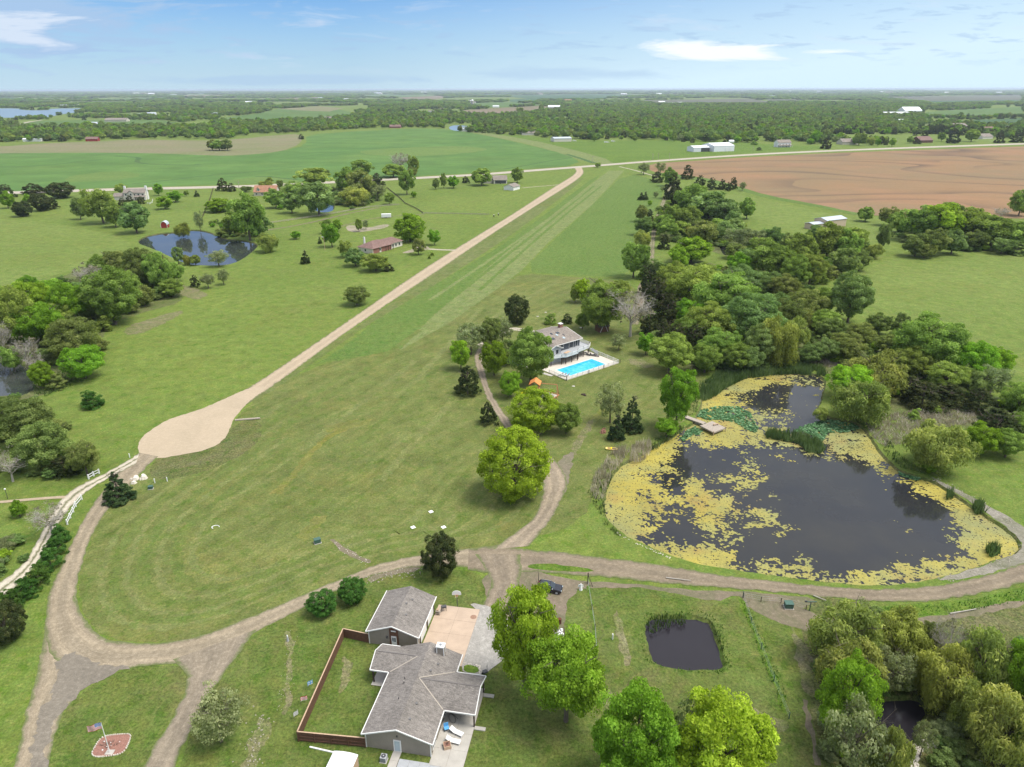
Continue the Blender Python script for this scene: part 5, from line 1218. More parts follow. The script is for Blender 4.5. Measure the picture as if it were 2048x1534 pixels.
# ------------------------------------------------------------------ play set
ps = thing('play_set', P(1070, 790), rad(-10), 'cedar play tower with orange roof and yellow slide beside a timber sandpit', 'play set')
for a in (-.9, .9):
    for c_ in (-.9, .9): MB().box(a - .08, a + .08, c_ - .08, c_ + .08, 0, 3.2).obj('post', CEDARW, ps)
MB().box(-1, 1, -1, 1, 1.5, 1.62).obj('platform', CEDARW, ps)
mb = MB(); roof_gable(mb, -1.3, 1.3, -1.35, 1.35, 3.0, 3.9, .08); mb.obj('roof', plain('orange_roof', (.62, .22, .06), .8, .1), ps)
mb = MB(); prev = None
for i in range(9):
    u = i / 8; p = Vector((-1.0 - 2.4 * u, -.3 - .6 * u * u, 1.7 - 1.5 * u + .12 * math.sin(u * 6.28)))
    if prev is not None: mb.tube(prev, p, .38, .38, 10, cap=False)
    prev = p
mb.obj('slide', YELP, ps)
MB().tube((1, 0, 3.0), (5.0, .3, 2.8), .09, k=6).obj('swing_beam', CEDARW, ps)
for s in (-1, 1): MB().tube((5.0, .3, 2.8), (5.3, .3 + s * 1.4, 0), .08, k=6).obj('beam_leg', CEDARW, ps)
for x in (2.0, 3.6):
    sw = MB().box(x - .25, x + .25, .05, .35, .5, .55).obj('swing', BLACKR, ps)
    for s in (-.22, .22): MB().tube((x + s, .2, .55), (x + s, .15, 2.9), .012, k=3).obj('chain', METG, sw)
mb = MB()
for i in range(6): mb.box(-.5, .5, 1.0 + i * .16, 1.06 + i * .16, .2 + i * .22, .26 + i * .22)
mb.obj('ladder', CEDARW, ps); ps.scale = (1.3, 1.3, 1.3)
SP = [(1067, 785), (1092, 783), (1118, 791), (1098, 803), (1074, 799)]
sheet('sandpit', SP, plain('grey_sand', (.42, .38, .33), .95, .12), .05, smooth=0, amp=0)
tf = thing('sandpit_border', P(1095, 792), 0, 'orange timber border round the grey sandpit', 'border')
sp_ = [P(*p) - P(1095, 792) for p in SP]
for a, c_ in zip(sp_, sp_[1:] + sp_[:1]):
    MB().tube(a + Vector((0, 0, .15)), c_ + Vector((0, 0, .15)), .15, k=6).obj('timber', CEDARW, tf)
o = rocks('toy_pile', [P(1090, 783), P(1082, 790)], .35, CEDARW, 12, .6, 'jumble of reddish play things at the edge of the sandpit', 'stuff', 12, cat='toys')
rocks('burnt_stump', [P(1168, 790), P(1169, 791)], .4, DKBROWN, 9, .3, 'dark stump on the lawn below the pool', None, 13, cat='stump')
rocks('brush_pile', [P(1205, 866), P(1208, 858)], .4, W_BRICK, 16, .5, 'small rusty brown brush heap left of the two conifers', None, 14, cat='brush pile')

# ------------------------------------------------------------------ dock
dc = thing('dock', P(1409, 850), 0, 'weathered wooden dock with a square platform reaching into the lily pads', 'dock')
O = P(1409, 850)
a0 = P(1357, 829, .45) - O; b0 = P(1409, 848, .45) - O; a0.z = b0.z = 0
d = (b0 - a0); L = d.length; d = d / L; n = Vector((-d.y, d.x, 0))
for i in range(int(L / .3)):
    p = a0 + d * (i * .3); q = [p - n * .75, p + d * .27 - n * .75, p + d * .27 + n * .75, p + n * .75]
    mb = MB(); mb.hexa([(v.x, v.y, .40) for v in q], [(v.x, v.y, .47) for v in q]); mb.obj('plank', WOODG, dc)
for s in (-.7, .7):
    mb = MB(); q = [a0 + n * s - n * .05, b0 + n * s - n * .05, b0 + n * s + n * .05, a0 + n * s + n * .05]; mb.hexa([(v.x, v.y, .1) for v in q], [(v.x, v.y, .39) for v in q]); mb.obj('beam', WOODG, dc)
    for u in (.1, .4, .7, 1.0):
        p = a0.lerp(b0, u) + n * s; MB().tube((p.x, p.y, -1.0), (p.x, p.y, .40), .09, k=6).obj('pile', WOODG, dc)
cs = [P(x, y, .5) - O for x, y in ((1400, 853), (1424, 844), (1451, 856), (1427, 866.5))]
for v in cs: v.z = 0
e1 = (cs[3] - cs[0]); e2 = (cs[1] - cs[0]); n1_ = int(e1.length / .3)
for i in range(n1_):
    p = cs[0] + e1 * (i / n1_); w = e1 / n1_ * .9; q = [p, p + w, p + w + e2, p + e2]
    mb = MB(); mb.hexa([(v.x, v.y, .48) for v in q], [(v.x, v.y, .55) for v in q]); mb.obj('plank', WOODG, dc)
mb = MB(); q = [cs[0], cs[3], cs[3] + e2, cs[0] + e2]; mb.hexa([(v.x, v.y, .15) for v in q], [(v.x, v.y, .46) for v in q]); mb.obj('platform_frame', WOODG, dc)
for u in (0, 1):
    for w in (0, 1): p = cs[0] + e1 * u + e2 * w; MB().tube((p.x, p.y, -1.0), (p.x, p.y, .9 if u else .5), .1, k=6).obj('pile', WOODT, dc)
t = thing('bench', P(1431, 852, .55), rad(20), 'low tan wooden bench on the dock platform', 'bench')
MB().box(-.8, .8, -.2, .2, .4, .46).obj('seat', WOODT, t)
for a in (-.65, .65): MB().box(a - .05, a + .05, -.18, .18, 0, .4).obj('leg', WOODT, t)
# yellow paddle boat
t = thing('paddle_boat', P(1223, 900), rad(-10), 'small yellow boat pulled up on the grass beside the pond', 'boat')
prof = [(-1.6, -.5), (1.0, -.65), (1.7, 0), (1.0, .65), (-1.6, .5)]
mb = MB(); mb.hexa([(x * .85, y * .75, 0) for x, y in prof], [(x, y, .38) for x, y in prof]); mb.obj('hull', plain('pale_yellow_hull', (.75, .55, .16), .5), t, bevel=.05)
mb = MB(); mb.prism([(x * .7, y * .55) for x, y in prof], .385, .40); mb.obj('cockpit', BROWN, t); MB().box(-.3, 0, -.45, .45, .4, .5).obj('thwart', YELP, t)

# ------------------------------------------------------------------ small things on the lawns
def green_box(px, py, s, lab, r=.2):
    t = thing('utility_box', P(px, py), r, lab, 'utility box')
    MB().box(-s, s, -s * .8, s * .8, 0.12, s * 1.5).obj('cabinet', GREENBOX, t, bevel=.05); MB().box(-s * 1.05, s * 1.05, -s * .85, s * .85, s * 1.5, s * 1.58).obj('lid', GREENBOX, t); MB().box(-s * 1.15, s * 1.15, -s * .95, s * .95, 0, .12).obj('pad', CONC, t)
green_box(634, 1084, .62, 'green utility box on the big lawn beside the bare dirt streak', .5)
green_box(301, 975, .5, 'small green utility box beside the spruce and two white stakes', .2)
green_box(1575, 1217, .7, 'green utility cabinet on a pale pad in the dirt below the east road', -.05)
for i, (x, y) in enumerate([(825, 1054), (861, 1023), (886, 1054)]):
    o = MB().box(-.45, .45, -.45, .45, 0, .08).obj('white_marker', WHITE, None, bevel=.02); o.location = P(x, y); o.rotation_euler = (0, 0, .6)
    meta(o, ['leftmost white square lid on the big lawn', 'farthest of the three white square lids on the big lawn', 'rightmost of the three white square lids, above the dark pine'][i], 'lid', 'three white lids on the lawn')
for i, (x, y, lab) in enumerate([(309, 963, 'short white stake beside the small green utility box'), (334, 960, 'white pipe stake on the lawn right of the utility box'), (1223, 1279, 'white pipe stake in the grass left of the square pond'), (259, 912, 'small white post left of the gravel turnaround')]):
    meta(MB().tube(P(x, y), P(x, y, .0) + Vector((0, 0, 1.1)), .12, k=6).obj('white_stake', WHITE), lab, 'stake')
mb = MB(); prev = None
for i in range(14):
    a = i * .33; p = P(430, 1052) + Vector((.75 * math.cos(a), .6 * math.sin(a), .05))
    if prev is not None: mb.tube(prev, p, .07, k=4)
    prev = p
mb.tube(prev, P(422, 1052) + Vector((0, 0, .05)), .07, k=4); meta(mb.obj('white_hose', WHITE), 'white curled hose lying on the lower left of the big lawn', 'hose')
rocks('rock', [P(1196, 641), P(1198, 641)], .1, WHITE, 1, 0, 'tiny white stone on the lawn', None, 3, cat='rock').name = 'rock'
for i, (x, y) in enumerate([(1076, 633), (1092, 625), (1147, 773), (1162, 656)]):
    o = MB().tube(P(x, y), P(x, y, 0) + Vector((0, 0, .07)), .5, k=10).obj('paving_disc', CONC); meta(o, ['round pale slab on the lawn, nearer the dark pine above the pool house', 'round pale slab on the lawn left of the small dark bush', 'round pale slab on the lawn between the sandpit and the pool', 'round pale slab just behind the pool house chimney'][i], 'slab')
t = thing('bird_feeder', P(1204, 640) if False else P(1231, 504 + 0), 0, 'white topped feeder post by the trail', 'feeder') if False else None
t = thing('white_statue', P(1160, 1180), 0, 'small white angel like statue in the grass by the parked SUV', 'statue')
MB().tube((0, 0, 0), (0, 0, 1.0), .35, .12, 8).obj('body', WHITE, t); MB().tube((0, 0, 1.0), (0, 0, 1.3), .14, .12, 8).obj('head', WHITE, t)
for s in (-1, 1):
    mb = MB(); mb.hexa([(s * .05, .1, .45), (s * .55, .15, .5), (s * .55, .2, .5), (s * .05, .2, .45)], [(s * .05, .1, .95), (s * .4, .15, 1.1), (s * .4, .2, 1.1), (s * .05, .2, .95)]); mb.obj('wing', WHITE, t)
t = thing('barrel', P(1117, 1247), 0, 'rusty brown barrel at the edge of the lime tree', 'barrel')
MB().tube((0, 0, 0), (0, 0, 1.0), .34, k=12).obj('drum', plain('rust', (.10, .03, .015), .9, .3), t)
for z in (.3, .65): MB().tube((0, 0, z), (0, 0, z + .05), .36, k=12).obj('hoop', DKBROWN, t)
rocks('stone_heap', [P(1116, 1262), P(1119, 1278)], .25, WHITE, 40, .35, 'heap of white stones at the edge of the lime tree', 'stuff', 21)
t = thing('fence_post', P(1174, 1166), 0, 'dark corner post of the wire fence right of the statue', 'post'); MB().tube((0, 0, 0), (0, 0, 2.2), .1, k=6).obj('post', DKBROWN, t); MB().tube((0, 0, 1.9), (.8, -1.2, 0), .06, k=5).obj('brace', DKBROWN, t)
t = thing('yard_light', P(1617, 1224), 0, 'dark green double armed post beside the utility cabinet', 'post')
MB().tube((0, 0, 0), (0, 0, 2.0), .09, k=6).obj('post', GREENBOX, t); MB().box(-1.0, 1.0, -.06, .06, 1.9, 2.05).obj('crossarm', GREENBOX, t); MB().box(-1.1, -.7, -.1, .1, 1.95, 2.2).obj('bracket', METD, t)
t = thing('lamp_post', P(15, 994), 0, 'thin lamp post with a white head beside the left path', 'lamp'); MB().tube((0, 0, 0), (0, 0, 2.4), .06, k=6).obj('pole', METD, t); MB().tube((0, 0, 2.4), (0, 0, 2.65), .16, .2, 8).obj('lamp_head', WHITE, t)
t = thing('lamp_post', P(651, 499), 0, 'thin pole light standing left of the brown roofed house', 'lamp'); MB().tube((0, 0, 0), (0, 0, 7.5), .12, k=6).obj('pole', WOODT, t); MB().tube((-.2, 0, 7.5), (-1.2, 0, 7.6), .16, k=6).obj('lamp_head', WHITE, t)
rocks('boulder', [P(272, 956), P(285, 955)], .7, STONEP, 8, .8, 'few pinkish boulders behind the spruce', None, 22, cat='boulders')
t = thing('culvert', P(492, 836), 0, 'long grey log like drain pipe below the end of the turnaround', 'pipe')
MB().tube(P(470, 839) - P(492, 836) + Vector((0, 0, .15)), P(520, 836) - P(492, 836) + Vector((0, 0, .25)), .28, k=8).obj('pipe', WOODG, t)

def rail_fence(pts, lab, grp, mat=WHITE, h=1.25, posts=None):
    o_ = P(*pts[0]); t = thing('rail_fence', o_, 0, lab, 'fence', grp)
    w = [P(*p) - o_ for p in pts]
    for a, c_ in zip(w[:-1], w[1:]):
        L = (c_ - a).length; d = (c_ - a) / L; n = Vector((-d.y, d.x, 0)) * .04
        for z in (.35, .95):
            q = [a - n, c_ - n, c_ + n, a + n]; mb = MB(); mb.hexa([(v.x, v.y, z) for v in q], [(v.x, v.y, z + .17) for v in q]); mb.obj('rail', mat, t)
    for p in w: MB().box(p.x - .12, p.x + .12, p.y - .12, p.y + .12, 0, h).obj('post', mat, t)
rail_fence([(177, 955), (187, 949), (198, 944)], 'short white two rail fence on the far side of the pale lane', 'white rail fences beside the pale lane')
rail_fence([(134, 1046), (140, 1033), (146, 1021), (151, 1010), (163, 996)], 'long white rail fence between the lane and the curving gravel road', 'white rail fences beside the pale lane')

# wire fences
def wire_fence(pts, lab, post_every=5.0, h=1.3, mat=DKBROWN, wires=True):
    w = resample([P(*p) for p in pts], post_every, False); o_ = w[0]; t = thing('wire_fence', (o_.x, o_.y, 0), 0, lab, 'fence')
    for p in w: p = p - o_; MB().tube((p.x, p.y, 0), (p.x, p.y, h), .07, k=5).obj('post', mat, t)
    mb = MB()
    for a, c_ in zip(w[:-1], w[1:]):
        for z in (.4, .8, 1.2): mb.tube(a - o_ + Vector((0, 0, z)), c_ - o_ + Vector((0, 0, z)), .015, k=3, cap=False)
    mb.obj('wire', METG, t)
wire_fence([(1174, 1168), (1182, 1220), (1188, 1260), (1191, 1305)], 'wire fence running down the grass right of the statue')
wire_fence([(1484, 1196), (1500, 1248), (1520, 1300), (1545, 1365), (1575, 1440)], 'green wire fence running down right of the square pond', mat=GREENBOX)
wire_fence([(1485, 1198), (1520, 1205), (1560, 1208), (1610, 1222)], 'low wire fence along the dirt bank below the east road', 4, 1.1)
def cross_fence(pts, lab, w=.25, h=1.2, mat=None):
    w_ = resample([P(*p) for p in pts], 3.0, False); o_ = w_[0]; t = thing('hedge_fence', (o_.x, o_.y, 0), 0, lab, 'fence')
    for a, c_ in zip(w_[:-1], w_[1:]):
        d = (c_ - a).normalized(); n = Vector((-d.y, d.x, 0)) * .05
        for z in (.3, .65, 1.0): q = [a - n - o_, c_ - n - o_, c_ + n - o_, a + n - o_]; mb = MB(); mb.hexa([(v.x, v.y, z) for v in q], [(v.x, v.y, z + .14) for v in q]); mb.obj('rail', mat or DKBROWN, t)
        p = a - o_; MB().box(p.x - .09, p.x + .09, p.y - .09, p.y + .09, 0, h).obj('post', mat or DKBROWN, t)
cross_fence([(428, 375), (422, 395), (412, 420), (404, 438)], 'dark rail fence running down from the county road left of the pond house')
cross_fence([(775, 375), (800, 395), (812, 407), (835, 418), (848, 427)], 'dark rail fence slanting past the tall narrow tree')
cross_fence([(848, 427), (900, 428), (980, 430)], 'low rail fence across the meadow towards the gravel road', mat=WOODG)
cross_fence([(520, 448), (570, 441), (640, 431), (740, 414), (800, 409)], 'grey rail fence behind the brown roofed house', mat=WOODG)

# ------------------------------------------------------------------ generic houses
def gh(name, lab, cat, px, py, rot, L, Wd, ez, rz, wm, rm, wins=3, group=None, storeys=1, chim=None, hip=False, door=True, over=.5, parts=None, gmat=None):
    o_ = P(px, py); t = thing(name, (o_.x, o_.y, 0), rad(rot), lab, cat, group); h, w = L / 2, Wd / 2
    mb = MB()
    if hip: mb.box(-h, h, -w, w, 0, ez)
    else: gable(mb, -h, h, -w, w, ez - .05, rz - .12, 'x')
    mb.obj('wall', wm, t)
    mb = MB()
    if hip:
        H_, W_ = h + over, w + over; k = max(0, H_ - W_)
        mb.face([(-H_, -W_, ez), (H_, -W_, ez), (k, 0, rz), (-k, 0, rz)]); mb.face([(H_, W_, ez), (-H_, W_, ez), (-k, 0, rz), (k, 0, rz)])
        mb.face([(H_, -W_, ez), (H_, W_, ez), (k, 0, rz)]); mb.face([(-H_, W_, ez), (-H_, -W_, ez), (-k, 0, rz)]); mb.face([(-H_, -W_, ez), (-H_, W_, ez), (H_, W_, ez), (H_, -W_, ez)])
    else: roof_gable(mb, -h - over, h + over, -w - over, w + over, ez, rz, .18, 'x')
    rf = mb.obj('roof', rm, t)
    for s in range(storeys):
        z = 1.0 + s * 2.8
        for i in range(wins):
            x = -h + L * (i + .5) / wins
            if door and s == 0 and i == wins // 2: MB().box(x - .5, x + .5, -w - .06, -w - .004, 0, 2.1).obj('door', gmat or BROWN, t)
            else: window_on(t, x, -w, z, z + 1.3, 1.3, 's')
        if wins: window_on(t, h, 0, z, z + 1.2, 1.2, 'e'); window_on(t, -h, 0, z, z + 1.2, 1.2, 'w')
    if chim: MB().box(chim[0] - .6, chim[0] + .6, chim[1] - .5, chim[1] + .5, ez * .6, rz + 1.2).obj('chimney', chim[2], rf)
    return t

# brown-roofed ranch house by the road
t = gh('ranch_house', 'brown hip roofed ranch house with cream end wall beside the pink gravel road', 'house', 752, 500, 57, 16, 11, 3.0, 6.0, W_CREAM, R_RED, 4, hip=True, over=.7)
mb = MB(); mb.box(7.9, 18.5, -4.0, 5.0, 0, 3.0).obj('wing_wall', W_CREAM, t)
mb = MB(); x0, x1, y0, y1 = 2, 19.2, -4.7, 5.7
mb.face([(x0, y0, 3.02), (x1, y0, 3.02), (14.5, .5, 5.5), (x0, .5, 5.5)]); mb.face([(x1, y1, 3.02), (x0, y1, 3.02), (x0, .5, 5.5), (14.5, .5, 5.5)]); mb.face([(x1, y0, 3.02), (x1, y1, 3.02), (14.5, .5, 5.5)]); mb.obj('wing_roof', R_RED, t)
MB().box(-7.5, -2.5, -5.6, -5.504, 0.1, 2.8).obj('brick_panel', W_BRICK, t); MB().box(-1.0, 7.4, -5.58, -5.503, 0.1, 2.8).obj('brick_panel', W_BRICK, t)
MB().box(-3.2, -2.4, 5.0, 5.8, 2.5, 7.6).obj('chimney', plain('white_chimney', (.62, .62, .60), .8), t)
for x in (10.5, 13.0, 16.0): window_on(t, x, -4.0, .8, 2.3, 1.2, 's')
for i in range(4): MB().box(8.2 + i * .0 - i * 2.0, 8.4 - i * 2.0, -6.2, -6.0, 0, 2.9).obj('porch_post', DKBROWN, t)
mb = MB(); mb.slab([(-9, 0, 3.3), (-.5, 0, 6.25), (-.5, .25, 6.25), (-9, .25, 3.3)][::1], .05)

# white two storey house on the left
t = gh('farmhouse', 'large white two storey house with grey roof and two end chimneys behind trees at left', 'house', 276, 396, 4, 17, 8, 6.0, 9.0, W_CREAM, R_TAN, 5, storeys=2)
for s in (-1, 1): MB().box(s * 8.5 - .7, s * 8.5 + .7, -.6, 1.0, 0, 11).obj('chimney', WHITE, t)
mb = MB(); gable(mb, -4.2, -.4, -5.2, -3.9, 6.2, 7.6); mb.obj('entrance_gable', W_CREAM, t); mb = MB(); roof_gable(mb, -4.7, .1, -5.6, -.2, 6.3, 8.0); mb.obj('entrance_roof', R_TAN, t); window_on(t, -2.3, -5.2, 4.0, 5.4, 1.2, 's')
MB().box(-17, -8.6, -4, 3, 0, 3.2).obj('wing_wall', W_CREAM, t); mb = MB(); roof_gable(mb, -17.5, -8.5, -4.6, 3.6, 3.2, 5.6, .2, 'x'); mb.obj('wing_roof', R_TAN, t)
mb = MB(); mb.slab([(.6, -7.0, 2.9), (9.3, -7.0, 2.9), (9.3, -4.02, 3.9), (.6, -4.02, 3.9)], .15); mb.obj('porch_roof', R_TAN, t)
for x in (.9, 3.6, 6.4, 9.0): MB().box(x - .12, x + .12, -6.9, -6.66, 0, 2.8).obj('porch_post', WHITE, t)
rail_fence([(296, 405), (301, 406), (306, 403), (307, 398)], 'white fence at the corner of the white two storey house', None)
t = gh('house', 'orange roofed house with two dormers hidden among trees by the county road', 'house', 536, 388, 0, 19, 12, 3.2, 8.2, W_STONE, R_ORNG, 4)
for x in (-5.5, 4.8):
    mb = MB(); gable(mb, x - 1.4, x + 1.4, -5.5, -1.5, 5.6, 7.0); o = mb.obj('dormer', W_STONE, t); mb = MB(); roof_gable(mb, x - 1.7, x + 1.7, -5.8, -.6, 5.6, 7.3, .12); mb.obj('dormer_roof', R_ORNG, o); window_on(o, x, -5.5, 4.2, 5.6, 1.0, 's', name='dormer_window')
t = gh('house', 'brown roofed house with a dark porch behind the cream outbuilding near the road', 'house', 1001, 366, 8, 13, 11, 3.6, 7.4, W_CREAM, R_TAN, 3)
mb = MB(); mb.box(-5.2, 5.4, -5.62, -5.56, .3, 2.9).obj('porch_opening', METD, t); MB().box(-16, -7, -2, 6, 0, 4.4).obj('wing_wall', W_STONE, t); mb = MB(); roof_gable(mb, -16.5, -6.6, -2.5, 6.5, 4.4, 7.0, .2, 'x'); mb.obj('wing_roof', R_TAN, t)
t = gh('outbuilding', 'cream gable ended outbuilding in front of the brown roofed house near the road', 'outbuilding', 1025, 379, 62, 12.5, 10, 3.2, 5.4, W_WHITE, R_TAN, 0)
t = thing('red_barn', P(332, 452), rad(8), 'small round topped red barn with white trim above the blue pond', 'barn')
prof = [(-1.9, 0), (1.9, 0), (2.0, 2.0), (1.6, 3.2), (.8, 4.0), (0, 4.2), (-.8, 4.0), (-1.6, 3.2), (-2.0, 2.0)]
mb = MB(); mb.hexa([(x, 2.5, z) for x, z in prof][::-1], [(x, -2.5, z) for x, z in prof][::-1]); mb.obj('wall', REDP, t)
mb = MB()
for (x0, z0), (x1, z1) in zip(prof[2:-1], prof[3:]): mb.slab([(x0 * 1.04, 2.7, z0 + .06), (x0 * 1.04, -2.7, z0 + .06), (x1 * 1.04, -2.7, z1 + .1), (x1 * 1.04, 2.7, z1 + .1)], .06)
mb.obj('roof', R_BLUEM, t)
mb = MB()
for (x0, z0), (x1, z1) in zip(prof[1:-1] + [prof[-1]], prof[2:] + [prof[0]]): mb.tube((x0, -2.56, z0), (x1, -2.56, z1), .14, k=5)
mb.obj('trim', WHITE, t); MB().box(-.9, .9, -2.56, -2.51, 0, 2.2).obj('door', REDP, t)

# pole barn and hangars on the right
t = gh('pole_barn', 'tan metal shed with pale roof and a small lean-to in the meadow', 'shed', 1660, 455, 28, 19, 10, 5.2, 6.6, W_TANM, R_BLUEM, 0, over=.3)
MB().box(-20, -9.6, -3.5, 3.5, 0, 3.4).obj('lean_to_wall', W_TANM, t); mb = MB(); roof_gable(mb, -20.3, -9.5, -3.8, 3.8, 3.4, 4.2, .15, 'x'); mb.obj('lean_to_roof', R_BLUEM, t)
t = gh('hangar', 'small white metal hangar with a dark open front by the county road', 'hangar', 1398, 304, 15, 26, 20, 6, 8.2, W_WHM, R_METAL, 0, over=.2); MB().box(-1, 12.8, -10.2, -10.02, 0, 5.4).obj('opening', METD, t)
t = gh('hangar', 'large white metal hangar right of the smaller one with the dark front', 'hangar', 1437, 303, 22, 36, 30, 8, 11.5, W_WHM, R_METAL, 0, over=.2)
for x in (2, 9): MB().box(x, x + 5, -15.2, -15.02, 0, 5.5).obj('door', R_METAL, t)
t = gh('white_house', 'white two storey house with a porch behind the ploughed field', 'house', 1566, 296, 12, 22, 13, 7, 11, W_WHITE, R_TAN, 4, storeys=2)
mb = MB(); mb.slab([(-11.5, -10.5, 3), (11.5, -10.5, 3), (11.5, -6.55, 3.9), (-11.5, -6.55, 3.9)], .2); mb.obj('porch_roof', R_TAN, t)
for i in range(7): MB().box(-11 + i * 3.6, -10.7 + i * 3.6, -10.2, -9.9, 0, 2.85).obj('porch_post', WHITE, t)
FARH = 'buildings scattered through the distant woodland'
for a in [
 ('barn', 'long grey metal barn at the edge of the far woods above the grass runway', 'barn', 1124, 283, 15, 32, 20, 5.5, 7.5, W_CREAM, R_BLUEM), ('house', 'cream house at the corner of the grass runway and the woods', 'house', 1059, 270, -5, 26, 16, 4, 8, W_CREAM, R_TAN),
 ('barn', 'small dark red barn at the edge of the far left woods', 'barn', 188, 279, 10, 20, 12, 4, 7.5, REDP, R_RED), ('mobile_home', 'long white mobile home by the woods at far left', 'house', 69, 279, 3, 32, 9, 4, 5.5, W_WHITE, R_METAL),
 ('house', 'long brick house with pale roof in the green clearing left of the lake trees', 'house', 237, 240, 5, 60, 26, 5, 10, W_STONE, R_TAN), ('house', 'house with pale roof in front of the long brick house', 'house', 188, 248, 0, 34, 20, 4, 9, W_CREAM, R_BLUEM),
 ('shed', 'red shed in the distant clearing right of the white roofed houses', 'shed', 328, 236, 8, 30, 18, 6, 10, REDP, R_METAL), ('house', 'white gabled house peeking from the trees above the dry field', 'house', 440, 271, 60, 16, 11, 6, 10, W_WHITE, R_TAN),
 ('house', 'tan roofed house in the clearing below the far ridge', 'house', 655, 238, 4, 34, 20, 4, 9, W_WHITE, R_TAN), ('house', 'brown roofed house at the woodland edge above the wheat', 'house', 793, 255, 0, 26, 14, 3.5, 7.5, W_BRICK, R_RED),
 ('house', 'white house beside the pale far pond', 'house', 934, 262, -4, 26, 16, 5, 9, W_WHITE, R_BLUEM), ('church', 'large pale church like building in the distant trees at right', 'building', 1820, 231, 8, 66, 44, 12, 24, W_WHITE, R_METAL),
 ('hall', 'long low pale building left of the church like one', 'building', 1792, 234, 6, 90, 30, 7, 12, W_CREAM, R_METAL), ('house', 'tan house with grey roof at the right edge of the far woods', 'house', 1915, 260, 12, 36, 22, 6, 11, W_CREAM, R_TAN),
 ('house', 'brown roofed log house behind the county road at right', 'house', 1845, 288, 15, 26, 20, 4, 10, BROWN, R_RED), ('house', 'grey roofed house behind the road left of the log house', 'house', 1696, 291, 8, 28, 18, 4, 9, W_STONE, R_TAN),
 ('house', 'brown roofed house among dark cedars at far right', 'house', 1975, 268, 25, 28, 20, 5, 11, W_BRICK, R_RED), ('house', 'tan roofed house in front of the dark cedars at far right', 'house', 1968, 281, 20, 26, 18, 4, 9, W_CREAM, R_TAN),
 ('house', 'white roofed low building by the lane at the far right edge', 'house', 2024, 262, 5, 40, 20, 4, 7, W_WHITE, R_METAL), ('shed', 'white shed in the woods below the church like building', 'shed', 1804, 249, 0, 18, 12, 7, 10, W_WHITE, R_METAL),
 ('house', 'orange toned house at the far edge of the tan field', 'house', 1138, 204, 0, 50, 30, 8, 16, W_BRICK, R_ORNG), ('barn', 'white barn at the near edge of the far tan field', 'barn', 1110, 217, 0, 56, 26, 8, 14, W_WHITE, R_METAL),
 ]: gh(*a, 0, door=False)
far_spots = [(1185, 203), (1205, 204), (1222, 205), (1236, 207), (1243, 203), (1350, 210), (1362, 209), (1378, 212), (1390, 212), (1285, 208), (1325, 207), (1080, 189), (1083, 189.5), (1250, 191), (1320, 191), (500, 204), (640, 197), (632, 197), (645, 197.5), (695, 199), (755, 208), (757, 187.5), (762, 187.5), (910, 202), (944, 203), (948, 206), (888, 222), (865, 225), (994, 215), (275, 186), (290, 186), (305, 187), (350, 190), (210, 207), (200, 207), (160, 209), (130, 210), (155, 211), (215, 208), (447, 210), (445, 226), (433, 228), (305, 228), (285, 230), (1345, 181.5), (1360, 181.5), (1375, 181.5), (1490, 181.5), (1325, 181.5), (1300, 181), (1580, 186), (1630, 186), (1640, 187), (1765, 189), (1780, 190), (1895, 191), (2000, 191), (70, 180.5), (45, 180.5), (655, 181), (660, 181), (850, 186), (1545, 197), (1550, 197)]
for i, (x, y) in enumerate(far_spots):
    o_ = P(x, y); k = o_.y / 3000; k = min(k, 4.5); L = rnd.uniform(22, 34) * max(1, k * .8)
    wm = rnd.choice([W_WHITE, W_WHITE, W_CREAM, W_STONE]); rm = rnd.choice([R_METAL, R_TAN, R_BLUEM, R_METAL])
    t = thing('distant_building', (o_.x, o_.y, 0), rnd.uniform(-.5, .5), 'tiny %s building with %s roof, far off in the %s woodland' % ({W_WHITE: 'white', W_CREAM: 'cream', W_STONE: 'tan'}[wm], {R_METAL: 'a white', R_TAN: 'a brown', R_BLUEM: 'a grey'}[rm], 'left' if x < 400 else 'middle left' if x < 800 else 'middle' if x < 1200 else 'middle right' if x < 1500 else 'right'), 'building', FARH)
    w = L * .4; ez = 6 * max(1, k * .6)
    mb = MB(); gable(mb, -L / 2, L / 2, -w / 2, w / 2, ez, ez + L * .12, 'x'); mb.obj('wall', wm, t); mb = MB(); roof_gable(mb, -L / 2 - .5, L / 2 + .5, -w / 2 - .5, w / 2 + .5, ez, ez + L * .13, .2, 'x'); mb.obj('roof', rm, t)
t = thing('silo', P(947, 213), 0, 'grey silo with pale dome in the distant trees', 'silo'); MB().tube((0, 0, 0), (0, 0, 30), 7, k=14).obj('cylinder', CONC, t); MB().tube((0, 0, 30), (0, 0, 35), 7, 2, 14).obj('dome', R_METAL, t)
